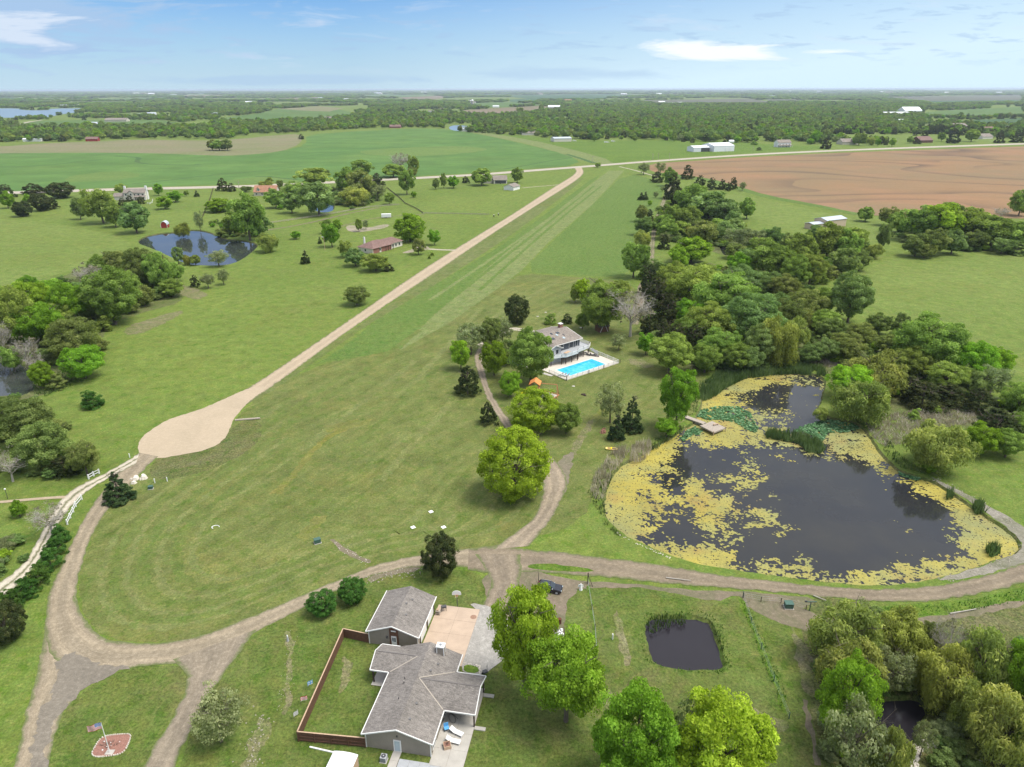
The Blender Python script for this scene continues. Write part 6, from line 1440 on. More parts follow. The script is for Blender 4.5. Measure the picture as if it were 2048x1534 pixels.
# trailer and vehicles beyond
t = thing('cargo_trailer', P(774, 435), rad(8), 'white enclosed trailer parked by the grey fence behind the brown roofed house', 'trailer')
MB().box(-3.4, 3.4, -1.3, 1.3, .6, 3.0).obj('box', WHITE, t, bevel=.08); MB().box(3.4, 5.0, -.1, .1, .6, .75).obj('tow_bar', METD, t)
for s in (-1, 1):
    for x in (-.8, .3): MB().tube((x, s * 1.2, .4), (x, s * 1.36, .4), .38, k=12).obj('wheel', BLACKR, t)
def van(px, py, r, lab, L=5.2, mt=WHITE, grp=None):
    t = thing('parked_vehicle', P(px, py), r, lab, 'vehicle', grp); k = L / 5.2
    mb = MB(); mb.hexa([(-2.6 * k, -.95, .4), (2.6 * k, -.95, .4), (2.6 * k, .95, .4), (-2.6 * k, .95, .4)], [(-2.55 * k, -.9, 1.15), (2.5 * k, -.9, 1.05), (2.5 * k, .9, 1.05), (-2.55 * k, .9, 1.15)]); mb.obj('body', mt, t)
    mb = MB(); mb.hexa([(-2.4 * k, -.88, 1.12), (1.5 * k, -.88, 1.12), (1.5 * k, .88, 1.12), (-2.4 * k, .88, 1.12)], [(-2.1 * k, -.75, 2.0), (.6 * k, -.75, 2.0), (.6 * k, .75, 2.0), (-2.1 * k, .75, 2.0)]); mb.obj('cabin', mt, t); MB().box(-1.9 * k, .7 * k, -.86, .86, 1.25, 1.7).obj('window', GLASS, t)
    for s in (-1, 1):
        for x in (-1.6 * k, 1.6 * k): MB().tube((x, s * .8, .36), (x, s * .97, .36), .36, k=10).obj('wheel', BLACKR, t)
van(1151, 283, .1, 'white vehicle parked right of the long grey metal barn', 7, grp='vehicles by the far woods'); van(1215, 286, 0, 'white truck parked at the far woodland edge left of the lone bushes', 9, grp='vehicles by the far woods'); van(1228, 284, .1, 'white vehicle parked right of the white truck at the far woodland edge', 7, grp='vehicles by the far woods')
t = thing('water_tank', P(1464, 289), 0, 'rounded white tank on the grass behind the hangars', 'tank'); MB().tube((-4, 0, 3), (4, 0, 3), 3, k=12).obj('tank', WHITE, t); MB().box(-3, 3, -1.5, 1.5, 0, 1).obj('cradle', METG, t)
for i, (x, y, h) in enumerate([(1187, 326, 8), (1307, 321, 8), (1318, 320, 8), (1340, 321, 9), (1508, 305, 8), (1796, 291, 10), (1917, 288, 11), (480, 338 + 40, 8)]):
    t = thing('utility_pole', P(x, y), 0, ['pole beside the county road above the landing strip end', 'left of two poles by the county road above the lone willow', 'second pole by the county road above the lone willow', 'pole left of the hangars by the road', 'pole between the hangars and the white house', 'pole beside the log house', 'pole at the edge of the far right cedars', 'pole by the county road near the dark cedars'][i], 'pole')
    MB().tube((0, 0, 0), (0, 0, h), .22, .16, 6).obj('pole', WOODG, t); MB().box(-1.2, 1.2, -.1, .1, h - 1, h - .8).obj('crossarm', WOODG, t)
for i, (x, y) in enumerate([(989, 434), (998, 431), (1395, 375)]):
    t = thing('round_bale', P(x, y), 0, ['left one of two dark short posts beside the strip fence', 'right one of two dark short posts beside the strip fence', 'dark stub post below the row of round trees'][i], 'post'); MB().tube((0, 0, 0), (0, 0, 1.6), .35, .3, 8).obj('post', DKBROWN, t); MB().tube((0, 0, 1.6), (0, 0, 1.75), .4, .3, 8).obj('cap', WHITE, t); t.name = 'marker_post'
# swing frame by the trail, sheds in the trees
t = gh('garden_shed', 'dark little shed under the bare tree behind the pool house', 'shed', 1204, 662, 20, 4.2, 3.4, 2.2, 3.6, BROWN, R_DARK, 0, over=.3)
mb = MB(); prev = None
for s in (-1.6, 1.6): mb.tube((s, -1.9, 0), (0, -1.9, 3.7), .08, k=5)
mb.obj('frame', WHITE, t)
# ================================================================== TREE PROTOTYPES (height 10 m, crown radius 5 m)
def crown(seed, shape, ncl, nleaf, leaf, clr, zb=0.22, shell=0.55, flat=0.75, hang=0.0, jag=0.25, asp=1.0, out=1.0):
    g = np.random.default_rng(seed)
    t = g.random(ncl) if shape in ('cone', 'pyr') else g.random(ncl)
    d = g.normal(size=(ncl, 3)); d /= np.linalg.norm(d, axis=1)[:, None]; r = shell + (1 - shell) * g.random(ncl) ** 0.6
    lob = 1 + jag * np.sin(3 * np.arctan2(d[:, 1], d[:, 0]) + seed) * (0.5 + 0.5 * d[:, 2]) * 0.7 + jag * g.normal(size=ncl) * 0.35
    H0, H1 = zb * 10, 10 - clr * .7
    if shape == 'round':
        c = np.stack([d[:, 0] * (5 - clr) * r * lob, d[:, 1] * (5 - clr) * r * lob, (H0 + clr * .5 + H1) / 2 + d[:, 2] * (H1 - H0 - clr * .5) / 2 * r * np.minimum(lob, 1.12)], 1)
    elif shape == 'dome':
        zz = np.abs(d[:, 2]); c = np.stack([d[:, 0] * (5 - clr) * r * lob, d[:, 1] * (5 - clr) * r * lob, H0 + zz * (H1 - H0) * r * lob], 1)
    else:
        tt = 1 - np.sqrt(g.random(ncl)) if shape == 'cone' else g.random(ncl) ** 1.15
        ang = g.random(ncl) * 6.283; rr = (1 - tt) ** (0.85 if shape == 'cone' else 0.40) * (5 - clr * .6) * (0.55 + 0.45 * g.random(ncl)) * (1 + jag * g.normal(size=ncl) * .5)
        c = np.stack([rr * np.cos(ang), rr * np.sin(ang), H0 + tt * (10 - H0 - .3)], 1)
        clr = clr * (0.35 + 0.65 * (1 - tt))[:, None]
    cr_ = (clr if np.ndim(clr) else np.full((ncl, 1), clr)) * g.uniform(.7, 1.3, (ncl, 1))
    k = g.integers(0, ncl, nleaf); dd = g.normal(size=(nleaf, 3)); dd /= np.linalg.norm(dd, axis=1)[:, None]
    outw = c[k] - np.array([0, 0, (H0 + 10) / 2 - 1]); outw /= np.linalg.norm(outw, axis=1)[:, None] + 1e-6
    dd = dd + 0.55 * out * outw + np.array([0, 0, .25]); dd /= np.linalg.norm(dd, axis=1)[:, None]
    p = c[k] + dd * cr_[k] * g.uniform(.60, 1.12, (nleaf, 1)) * np.array([1, 1, flat])
    if hang: p[:, 2] -= g.random(nleaf) ** 2 * hang
    p[:, 2] = np.maximum(p[:, 2], .12)
    nrm = dd + g.normal(size=(nleaf, 3)) * .55; nrm /= np.linalg.norm(nrm, axis=1)[:, None]
    a = g.normal(size=(nleaf, 3))
    if hang: a = np.array([0, 0, -1.0]) + g.normal(size=(nleaf, 3)) * .25
    a -= nrm * (a * nrm).sum(1)[:, None]; a /= np.linalg.norm(a, axis=1)[:, None] + 1e-6; b_ = np.cross(nrm, a)
    s = leaf * g.uniform(.55, 1.35, (nleaf, 1)); w = s / asp
    V = np.stack([p + a * s * .6, p - a * s * .4 + b_ * w * .55, p - a * s * .45 - b_ * w * .5], 1).reshape(-1, 3)
    Fc = np.arange(nleaf * 3).reshape(-1, 3)
    ct = g.random(ncl); tint = np.clip(ct[k] * .6 + g.random(nleaf) * .4, 0, 1)
    return V, Fc, tint


def woody(seed, n1=7, n2=3, n3=0, r0=.26, top=.5, spread=.78, zb=.18, k=5, thin=1.0):
    g = random.Random(seed); mb = MB(); H = 10
    lean = Vector((g.uniform(-.4, .4), g.uniform(-.4, .4), 0))
    p1 = Vector((0, 0, H * top)) + lean
    mb.tube((0, 0, -.2), Vector((0, 0, H * top * .5)) + lean * .4, r0 * 1.2, r0 * .8, 7, False); mb.tube(Vector((0, 0, H * top * .5)) + lean * .4, p1, r0 * .8, r0 * .5, 6, False)
    for i in range(n1):
        z = H * (zb + (top - zb) * g.uniform(.2, 1)); a = 6.283 * (i + g.uniform(-.3, .3)) / n1; s = lean * (z / (H * top)) + Vector((0, 0, z))
        e = s + Vector((math.cos(a) * 5 * spread * g.uniform(.6, 1), math.sin(a) * 5 * spread * g.uniform(.6, 1), H * g.uniform(.18, .42))); e.z = min(e.z, H * .93)
        m = s.lerp(e, .5) + Vector((g.uniform(-.4, .4), g.uniform(-.4, .4), .35)); mb.tube(s, m, r0 * .45 * thin, r0 * .3 * thin, k, False); mb.tube(m, e, r0 * .3 * thin, r0 * .1 * thin, k, False)
        for j in range(n2):
            q = m.lerp(e, g.random()); f = q + Vector((g.uniform(-1, 1), g.uniform(-1, 1), g.uniform(.1, 1))) * 1.7; f.z = min(f.z, 9.8); mb.tube(q, f, r0 * .18 * thin, r0 * .05 * thin, 4, False)
            for l in range(n3):
                q2 = q.lerp(f, g.random()); f2 = q2 + Vector((g.uniform(-1, 1), g.uniform(-1, 1), g.uniform(-.1, 1))) * 1.1; mb.tube(q2, f2, r0 * .08 * thin, r0 * .03 * thin, 3, False)
    return mb.mesh('trunk', [M_BARK])


PROTO = {}
def proto(key, variants):
    PROTO[key] = variants
def pm(name, args, kw, wk):
    V, Fc, t = crown(*args, **kw); me = npmesh(name, V, Fc, LEAF['D'], t); return me, woody(args[0], **wk)
# near (fine leaves), mid and low-detail versions
proto('round_hi', [pm('crown', (s, 'round', 170, 30000, .22, .88), dict(zb=.12, jag=.26, shell=.48), dict(n1=8, n2=4)) for s in (11, 12, 13)])
proto('round', [pm('crown', (s, 'round', 74, 8200, .44, 1.12), dict(zb=.12, jag=.34, flat=.85), dict()) for s in (1, 2, 3, 4, 5)])
proto('dome', [pm('crown', (s, 'dome', 44, 4200, .56, 1.25), dict(zb=.03, jag=.3), dict(top=.4)) for s in (21, 22, 23)])
proto('dome_hi', [pm('crown', (s, 'dome', 80, 11000, .34, .95), dict(zb=.02, jag=.22), dict(top=.4)) for s in (24, 25)])
proto('mound', [pm('crown', (s, 'round', 120, 9000, .42, .95), dict(zb=.01, jag=.10, shell=.62, flat=.9), dict()) for s in (81, 82)])
proto('mound_hi', [pm('crown', (s, 'round', 260, 34000, .20, .66), dict(zb=.01, jag=.13, shell=.60, flat=.9), dict(n1=8, n2=4)) for s in (83, 84)])
proto('cone', [pm('crown', (s, 'cone', 110, 5200, .5, .95), dict(zb=.04, jag=.18, flat=.5), dict(top=.9, n1=10, r0=.2, spread=.4)) for s in (31, 32)])
proto('cone_hi', [pm('crown', (s, 'cone', 190, 14000, .34, .75), dict(zb=.03, jag=.2, flat=.4), dict(top=.9, n1=12, r0=.2, spread=.5)) for s in (33,)])
proto('cedar', [pm('crown', (s, 'pyr', 70, 4600, .55, 1.1), dict(zb=.06, jag=.22, flat=.6), dict(top=.8, n1=9, r0=.22, spread=.5)) for s in (41, 42, 43)])
proto('cedar_hi', [pm('crown', (s, 'pyr', 120, 12000, .32, .95), dict(zb=.06, jag=.2, flat=.6), dict(top=.8, n1=9, r0=.22)) for s in (44,)])
proto('willow', [pm('crown', (s, 'round', 64, 11000, .55, 1.2), dict(zb=.08, jag=.36, hang=1.5, asp=2.6, flat=.9), dict(n1=8)) for s in (51, 52, 53)])
proto('sparse', [pm('crown', (s, 'round', 80, 4200, .34, 1.05), dict(zb=.16, jag=.3, shell=.4), dict(n1=11, n2=6, n3=2, thin=.8)) for s in (61, 62, 63)])
proto('bare', [pm('crown', (s, 'round', 40, 420, .42, 1.0), dict(zb=.3, jag=.3), dict(n1=16, n2=10, n3=4, thin=.85, spread=.95, top=.42)) for s in (71, 72)])

# kind -> (prototype, near prototype, leaf material, name, category)
KIND = dict(D=('round', 'round_hi', 'D'), G=('round', 'round_hi', 'G'), L=('round', 'round_hi', 'L'), T=('round', 'round_hi', 'T'), O=('round', 'round_hi', 'O'),
            K=('cedar', 'cedar_hi', 'K'), C=('cone', 'cone_hi', 'C'), W=('willow', 'willow', 'W'), Y=('willow', 'willow', 'Y'), S=('sparse', 'sparse', 'S'), B=('bare', 'bare', 'B'),
            U=('dome', 'dome_hi', 'H'), V=('dome', 'dome_hi', 'O'), X=('dome', 'dome', 'D'), M=('mound', 'mound_hi', 'L'), E=('mound', 'mound_hi', 'K'), N=('mound', 'mound_hi', 'G'), R=('mound_hi', 'mound_hi', 'H'))
NAMES = dict(K='cedar_tree', C='conifer_tree', W='willow_tree', Y='willow_tree', B='bare_tree', U='bush', V='bush', X='bush', R='round_bush', E='pine_tree')
ntree = 0
TREES = []
def plant(kind, x, y, H, Wm, label, group=None, hi=False, rz=None, z=0):
    global ntree
    a, b_, lf = KIND[kind]; vs = PROTO[b_ if hi else a]; crown_me, trunk_me = vs[rnd.randrange(len(vs))]
    nm = NAMES.get(kind, 'tree'); cat = 'bush' if kind in 'UVXR' else 'tree'
    t = thing(nm, (x, y, z), rnd.random() * 6.283 if rz is None else rz, label, cat, group)
    s = (Wm / 10, Wm / 10, H / 10)
    c = link('crown', crown_me, t); c.scale = s; c.material_slots[0].link = 'OBJECT'; c.material_slots[0].material = LEAF[lf]
    k = link('trunk', trunk_me, t); k.scale = s
    if kind in 'B': k.material_slots[0].link = 'OBJECT'; k.material_slots[0].material = M_BARKG
    ntree += 1; TREES.append((x, y, Wm)); return t


def tr(kind, px, yb, yt, w, label, group=None, hi=None, wood=False):
    b_ = P(px, yb); dep = Q(b_.x, b_.y, 0)[2]; Wm = w * dep / FPX
    if wood and kind in 'DGTOLWS' and w > 28 and yb > 470:      # the foot is hidden by what stands in front: keep the crown as tall as it is wide
        for _ in range(12):
            if height_for(b_, yt) > (.82 if yb > 600 else .62) * Wm: break
            yb += w * .04; b_ = P(px, yb); dep = Q(b_.x, b_.y, 0)[2]; Wm = w * dep / FPX
    # the visible foot of a wide crown lies in front of its trunk
    off = Wm * (0.28 if kind in 'UVXRKMEN' else 0.12)
    b_ = Vector((b_.x, b_.y + off * .6, 0)); H = height_for(b_, yt); H = max(H, .8)
    if hi is None: hi = w > 40 and yb > 560
    return plant(kind, b_.x, b_.y, H * 1.03, Wm * 1.06, label, group, hi)


L_ = [
 # ---- top left: cedars and the white house
 ('E', 118, 394, 361, 54, 'broad dark cedar, largest beside the county road left of the white house'), ('K', 65, 385, 363, 46, 'dark cedar clump by the county road left of the broad one'),
 ('E', 82, 419, 383, 40, 'rounded dark cedar on the left meadow, left of a smaller one touching it'), ('K', 103, 415, 391, 28, 'smaller dark cedar touching the rounded one on the left meadow'),
 ('E', 46, 430, 398, 37, 'lone dark cedar lowest on the upper left meadow'), ('G', 17, 413, 380, 27, 'fresh green tree at the left edge above the meadow'), ('K', 12, 392, 365, 34, 'dark cedar at the left edge beside the county road'),
 ('G', 57, 403, 384, 15, 'small green tree between the cedars at upper left'),
 ('D', 206, 444, 374, 66, 'big leafy tree left of the white two storey house'), ('D', 232, 452, 402, 38, 'tree in front of the big leafy one left of the white house'), ('T', 162, 436, 394, 28, 'grey green narrow tree at the left of the white house grove'),
 ('T', 273, 464, 402, 62, 'large grey green tree directly in front of the white two storey house'), ('K', 246, 411, 393, 20, 'small dark evergreen left of the white house entrance'), ('K', 283, 405, 390, 17, 'small dark evergreen right of the white house entrance'), ('K', 259, 400, 388, 15, 'small dark evergreen by the white house wall'),
 ('D', 243, 384, 365, 24, 'tree at the back left corner of the white house'), ('G', 319, 389, 365, 18, 'upright green tree right of the white house against the road'), ('G', 352, 402, 380, 29, 'round green tree right of the white house, farther of two'), ('G', 331, 416, 391, 32, 'round green tree right of the white house, nearer of two'),
 ('D', 374, 390, 378, 11, 'tiny sapling right of the round green trees'), ('C', 395, 391, 378, 12, 'tiny dark conifer on the meadow right of the white house'), ('K', 446, 380, 354, 24, 'dark cedar left of two by the road above the rail fence'), ('K', 464, 381, 364, 18, 'dark cedar right of two by the road above the rail fence'),
 ('O', 493, 382, 370, 22, 'olive bushy tree by the road right of the dark cedars'), ('N', 436, 423, 395, 52, 'wide bright green tree above the blue pond'), ('Y', 367, 471, 442, 32, 'golden willow leaning over the far bank of the blue pond'), ('S', 402, 461, 418, 20, 'thin pale tree on the bank right of the golden willow'),
 ('D', 500, 480, 388, 70, 'massive tree on the right bank of the blue pond'), ('T', 522, 470, 420, 44, 'grey green tree behind the massive pond tree'), ('D', 470, 468, 422, 42, 'tree at the left shoulder of the massive pond tree'), ('V', 448, 470, 452, 40, 'olive bush at the water edge below the wide bright tree'),
 ('S', 438, 531, 498, 44, 'grey twiggy bush on the near shore of the blue pond'), ('D', 392, 528, 508, 24, 'small green tree on the near shore of the blue pond'), ('T', 358, 525, 492, 24, 'dark green tree on the near shore left of the blue pond'), ('Y', 376, 528, 506, 18, 'yellowish shrub on the near shore of the blue pond'),
 ('W', 536, 503, 465, 42, 'yellow green willow at the right end of the blue pond'), ('G', 593, 477, 461, 20, 'small lone green bush on the meadow right of the blue pond'), ('C', 641, 486, 472, 10, 'tiny conifer left of the pole light'), ('C', 612, 526, 498, 22, 'lone green conifer on the meadow left of the brown roofed house'),
 ('Y', 532, 374, 360, 30, 'yellow flowering bush behind the orange roofed house'), ('D', 541, 364, 353, 14, 'small tree by the road behind the orange roofed house'), ('O', 561, 376, 358, 14, 'reddish small tree right of the orange roofed house'),
 ('D', 630, 372, 335, 64, 'large round tree by the county road, left of the pond grove'), ('D', 600, 398, 362, 60, 'broad tree right of the orange roofed house'), ('T', 638, 430, 364, 78, 'huge tree in front of the narrow water'), ('D', 553, 415, 378, 42, 'tree just below the orange roofed house'), ('T', 585, 425, 385, 40, 'grey green tree between the orange roof and the narrow water'),
 ('D', 695, 384, 336, 52, 'tall tree by the road right of the large round one'), ('D', 724, 354, 320, 46, 'dark domed tree standing beyond the county road'), ('O', 722, 400, 342, 58, 'brownish green tree behind the yellow one'), ('W', 712, 410, 373, 54, 'yellow topped willow right of the narrow water'), ('S', 756, 400, 366, 40, 'pale thin tree at the start of the slanting fence'),
 ('K', 756, 372, 346, 30, 'dark reddish tree where the slanting fence meets the road'), ('B', 803, 346, 303, 44, 'tall pale half bare tree beyond the county road'), ('D', 830, 350, 310, 24, 'dark tree beside the tall half bare one'), ('D', 788, 354, 328, 50, 'bushy tree below the tall half bare one'), ('O', 826, 353, 334, 22, 'olive bush at the right of the half bare tree'),
 ('D', 815, 389, 338, 34, 'tall narrow dense tree on the meadow by the slanting fence'), ('G', 829, 395, 382, 13, 'sapling at the foot of the tall narrow tree'), ('O', 873, 378, 357, 15, 'small thin tree, leftmost in the row below the county road'), ('D', 889, 376, 346, 14, 'narrow upright tree in the row below the county road'), ('G', 908, 376, 352, 25, 'round tree in the row below the county road'), ('K', 933, 366, 352, 17, 'low round dark bush like tree in the row below the county road'),
 ('D', 965, 371, 337, 45, 'large dark tree left of the brown roofed house with the porch'), ('D', 1036, 366, 336, 26, 'dense tree right of the house with the porch'), ('D', 1197, 336, 326, 12, 'small dark tree at the junction of the county road'),
 ('V', 690, 398, 380, 30, 'olive shrub left of the yellow topped willow'), ('D', 780, 408, 385, 22, 'small bushy tree at the upper side of the slanting fence'), ('O', 655, 350, 338, 12, 'small tree between the round trees by the road'),
 # ---- brown roofed house
 ('N', 820, 484, 427, 62, 'big dense round tree behind the brown roofed house'), ('G', 665, 493, 446, 35, 'fresh green tree left behind the brown roofed house'), ('D', 657, 466, 438, 26, 'tree beyond the fresh green one left of the brown roofed house'), ('G', 676, 462, 438, 20, 'small tree touching the two left of the brown roofed house'), ('D', 693, 514, 480, 28, 'round tree at the left end of the brown roofed house'),
 ('D', 719, 462, 437, 15, 'narrow tree by the sandy patch, left of two'), ('S', 733, 458, 438, 13, 'thin tree by the sandy patch, right of two'), ('T', 712, 532, 497, 44, 'dark bushy tree in front of the left end of the brown roofed house'), ('D', 752, 542, 509, 56, 'wide low tree directly in front of the brown roofed house'), ('K', 778, 542, 526, 22, 'low dark shrub at the right of the wide low tree'),
 ('O', 838, 509, 477, 28, 'reddish small tree by the concrete drive of the brown roofed house'), ('G', 870, 490, 459, 25, 'bright bushy tree right of the big dense round one'), ('X', 860, 517, 510, 7, 'tiny dark shrub nearest the gravel road, left of two'), ('X', 866, 511, 503, 9, 'tiny shrub right behind the one nearest the gravel road'),
 ('O', 714, 610, 572, 50, 'lone spreading brown green tree on the left pasture'),
 # ---- strip and north creek
 ('S', 1289, 351, 326, 25, 'pale spreading willow beside the end of the landing strip'), ('S', 1322, 350, 324, 22, 'pale tree at the corner of the ploughed field'), ('K', 1316, 366, 345, 26, 'dark cedar at the corner of the ploughed field'), ('D', 1340, 374, 338, 30, 'green tree right of the dark cedar at the ploughed field corner'),
 ('K', 1377, 360, 332, 27, 'dark round tree, first of the row along the ploughed field'), ('K', 1402, 373, 352, 22, 'dark round tree, second of the row along the ploughed field'), ('K', 1425, 381, 357, 22, 'dark round tree, third of the row along the ploughed field'), ('K', 1446, 381, 360, 18, 'dark round tree, fourth of the row along the ploughed field'), ('K', 1458, 384, 366, 12, 'small dark tree between the fourth and last of the row'), ('K', 1468, 381, 356, 18, 'dark round tree, last of the row along the ploughed field'), ('S', 1486, 384, 365, 15, 'pale thin tree at the right end of the row by the ploughed field'),
 ('C', 1284, 401, 385, 16, 'dark shrub cluster on the mown field, left part'), ('C', 1292, 401, 384, 14, 'dark shrub cluster on the mown field, right part'), ('S', 1313, 397, 384, 12, 'leafless little tree beside the trail'), ('G', 1301, 413, 402, 10, 'tiny round bush left of the trail'), ('S', 1326, 385, 373, 10, 'tiny bare tree near the cedar corner'),
 ('D', 1495, 440, 399, 33, 'lone round tree on the meadow below the row of dark trees'), ('O', 1284, 445, 412, 26, 'brownish tree left of the trail'), ('T', 1290, 472, 436, 42, 'grey green tree left of the trail'), ('W', 1283, 500, 462, 34, 'yellow green airy tree left of the trail'), ('D', 1268, 557, 485, 56, 'large light green tree at the foot of the mown field'), ('X', 1285, 560, 540, 22, 'brush at the foot of the large light green tree'),
 ('S', 1330, 497, 465, 25, 'small airy tree right of the trail'), ('G', 1384, 528, 477, 86, 'bright green spreading tree at the south end of the north creek wood'), ('G', 1360, 540, 500, 40, 'bright green bush like tree left of the spreading one'),
 ('D', 1732, 446, 417, 34, 'lone round tree at the edge of the ploughed field'), ('T', 1765, 505, 447, 28, 'blue green upright tree by the gap to the right meadow'), ('D', 2040, 436, 386, 44, 'dark tree at the right edge in front of the ploughed field'), ('B', 2003, 442, 418, 34, 'bare grey tree before the ploughed field at right'),
 ('T', 1698, 650, 551, 82, 'large dark blue green tree standing alone on the right pasture edge'), ('X', 1490, 455, 448, 12, 'tiny dark bush below the lone round tree'),
 # ---- pool house garden
 ('E', 1034, 650, 591, 52, 'large dark pine behind the pool house'), ('X', 1101, 649, 628, 25, 'dark rounded bush behind the pool house, left of two'), ('K', 1135, 648, 628, 23, 'dark rounded bush behind the pool house, right of two'), ('L', 1165, 606, 560, 36, 'yellow green tree at the far left of the pool house grove'), ('D', 1151, 606, 570, 24, 'dark green tree beside the yellow green one north of the pool house'),
 ('D', 1205, 665, 563, 92, 'large green tree right behind the pool house'), ('D', 1240, 600, 562, 46, 'green tree beyond the large one behind the pool house'), ('B', 1262, 676, 580, 98, 'big pale bare tree right of the pool house'), ('S', 1238, 702, 668, 36, 'low grey green bush below the big bare tree'), ('D', 1165, 660, 625, 30, 'small tree at the right back corner of the pool house'),
 ('D', 1061, 770, 662, 90, 'broad green tree covering the left half of the pool house'), ('S', 942, 710, 645, 66, 'airy brownish tree at the bend of the upper drive'), ('O', 980, 702, 634, 46, 'olive tree right of the airy one at the upper drive'), ('S', 1006, 690, 636, 46, 'pale airy tree left of the large dark pine'), ('O', 1018, 730, 680, 40, 'dark olive tree behind the broad one by the pool house'),
 ('L', 922, 740, 679, 42, 'lime green tree left of the upper drive'), ('G', 988, 752, 682, 54, 'bright green dense tree right of the upper drive'), ('K', 935, 792, 732, 58, 'dark spreading cedar left of the drive'), ('K', 976, 849, 805, 38, 'small dark cedar left of the drive, below the spreading one'),
 ('G', 1020, 795, 743, 44, 'fresh green tree behind the big lime coloured one'), ('M', 1068, 868, 781, 112, 'big lime coloured tree in front of the play set'), ('D', 1132, 869, 810, 56, 'low spreading green tree right of the big lime coloured one'), ('M', 1029, 1004, 862, 140, 'very large yellow green tree at the bend of the drive'),
 ('S', 1220, 848, 768, 62, 'tall thin larch on the lawn below the pool'), ('C', 1263, 863, 793, 52, 'dark conical spruce right of the larch'), ('C', 1233, 881, 828, 40, 'smaller dark spruce in front of the conical one'), ('D', 1340, 748, 672, 90, 'tall green tree by the pond, farther of two'), ('G', 1352, 862, 738, 76, 'tall green tree by the pond next to the dock'), ('G', 1333, 876, 838, 46, 'bushy willow thicket at the shore left of the dock'), ('G', 1292, 711, 668, 36, 'small bright tree at the edge of the creek wood'),
 ('E', 879, 1160, 1070, 76, 'dark dense pine standing beside the gravel road above the foreground garage'), ('R', 641, 1232, 1185, 62, 'dark glossy round bush, lower left of two near the road'), ('R', 702, 1207, 1159, 59, 'dark glossy round bush, upper right of two near the road'),
 ('S', 437, 1487, 1385, 110, 'large sparse shrub beside the lower drive'), ('L', 1046, 1388, 1175, 132, 'tall yellow green tree right of the gravel court'), ('G', 1130, 1452, 1272, 162, 'large bright green tree below the yellow green one'), ('G', 1262, 1590, 1388, 172, 'large bright green tree cut by the bottom edge, left of the pale one'), ('L', 1432, 1610, 1412, 200, 'wide yellow green tree cut by the bottom edge'), ('S', 1370, 1560, 1412, 90, 'thin pale tree between the two big trees at the bottom edge'),
 ('C', 236, 1000, 940, 64, 'dark spreading spruce beside the road fork'), ('E', 8, 1288, 1205, 76, 'dark bush at the left edge of the picture'), ('U', 181, 813, 780, 46, 'lone dark shrub on the meadow left of the turnaround'), ('G', 86, 775, 722, 44, 'light green shrub at the water edge of the left pond'),
 ('G', 38, 1031, 999, 30, 'small green bush below the left path'), ('B', 100, 1068, 1008, 76, 'bare branching tree leaning over the pale lane'), ('B', 22, 962, 895, 74, 'bare grey branching tree at the left edge'),
 ('O', 52, 885, 800, 112, 'large olive tree at the left edge above the pale lane'), ('O', 88, 938, 848, 104, 'olive green tree in front of the large one at left'), ('K', 124, 949, 912, 62, 'dark low evergreen below the olive trees at left'), ('O', 172, 948, 880, 62, 'spreading tree beside the short white fence'),
 ('H', 0, 0, 0, 0, ''),
]
for a in L_:
    if a[0] == 'H': continue
    tr(*a)
for i, (x, yb, yt, w) in enumerate([(118, 1082, 1048, 38), (106, 1108, 1074, 46), (96, 1136, 1098, 46), (74, 1166, 1128, 48), (46, 1194, 1156, 52), (20, 1212, 1176, 44)]):
    tr('U', x, yb, yt, w, ['glossy hedge bush nearest the long white fence', 'second glossy hedge bush down from the long white fence', 'third glossy hedge bush between the lane and the road', 'fourth glossy hedge bush between the lane and the road', 'fifth glossy hedge bush, beside the leaning dead branch', 'last glossy hedge bush, at the left edge'][i], 'hedge bushes between the lane and the road', hi=True)

WD = {}
def grove(lst, lab, grp):
    """trees of one wood; look-alikes share a label"""
    nm = dict(D='mid green', G='fresh green', L='lime green', T='grey green', O='olive', K='dark evergreen', C='conical dark', W='yellow green willow', Y='golden willow', S='thin pale', B='bare grey', U='dark bushy', V='olive bushy', X='green bushy')
    ORD = 'leftmost,second,third,fourth,fifth,sixth,seventh,eighth,ninth,tenth,eleventh,twelfth,thirteenth,fourteenth,fifteenth,sixteenth,seventeenth,eighteenth'.split(',')
    for kd in sorted(set(a[0] for a in lst)):
        grp_l = sorted([a for a in lst if a[0] == kd], key=lambda a: a[1]); n = len(grp_l)
        for i, a in enumerate(grp_l):
            if n == 1: l = 'the only %s %s' % (nm[kd], lab)
            else:
                sz = 'large ' if a[4] > 80 else 'small ' if a[4] < 32 else ''
                l = '%s%s %s, %s of its kind' % (sz, nm[kd], lab, 'rightmost' if i == n - 1 else ORD[i] + ('' if i == 0 else ' from left'))
            tr(a[0], a[1], a[2], a[3], a[4], l, grp, wood=True)
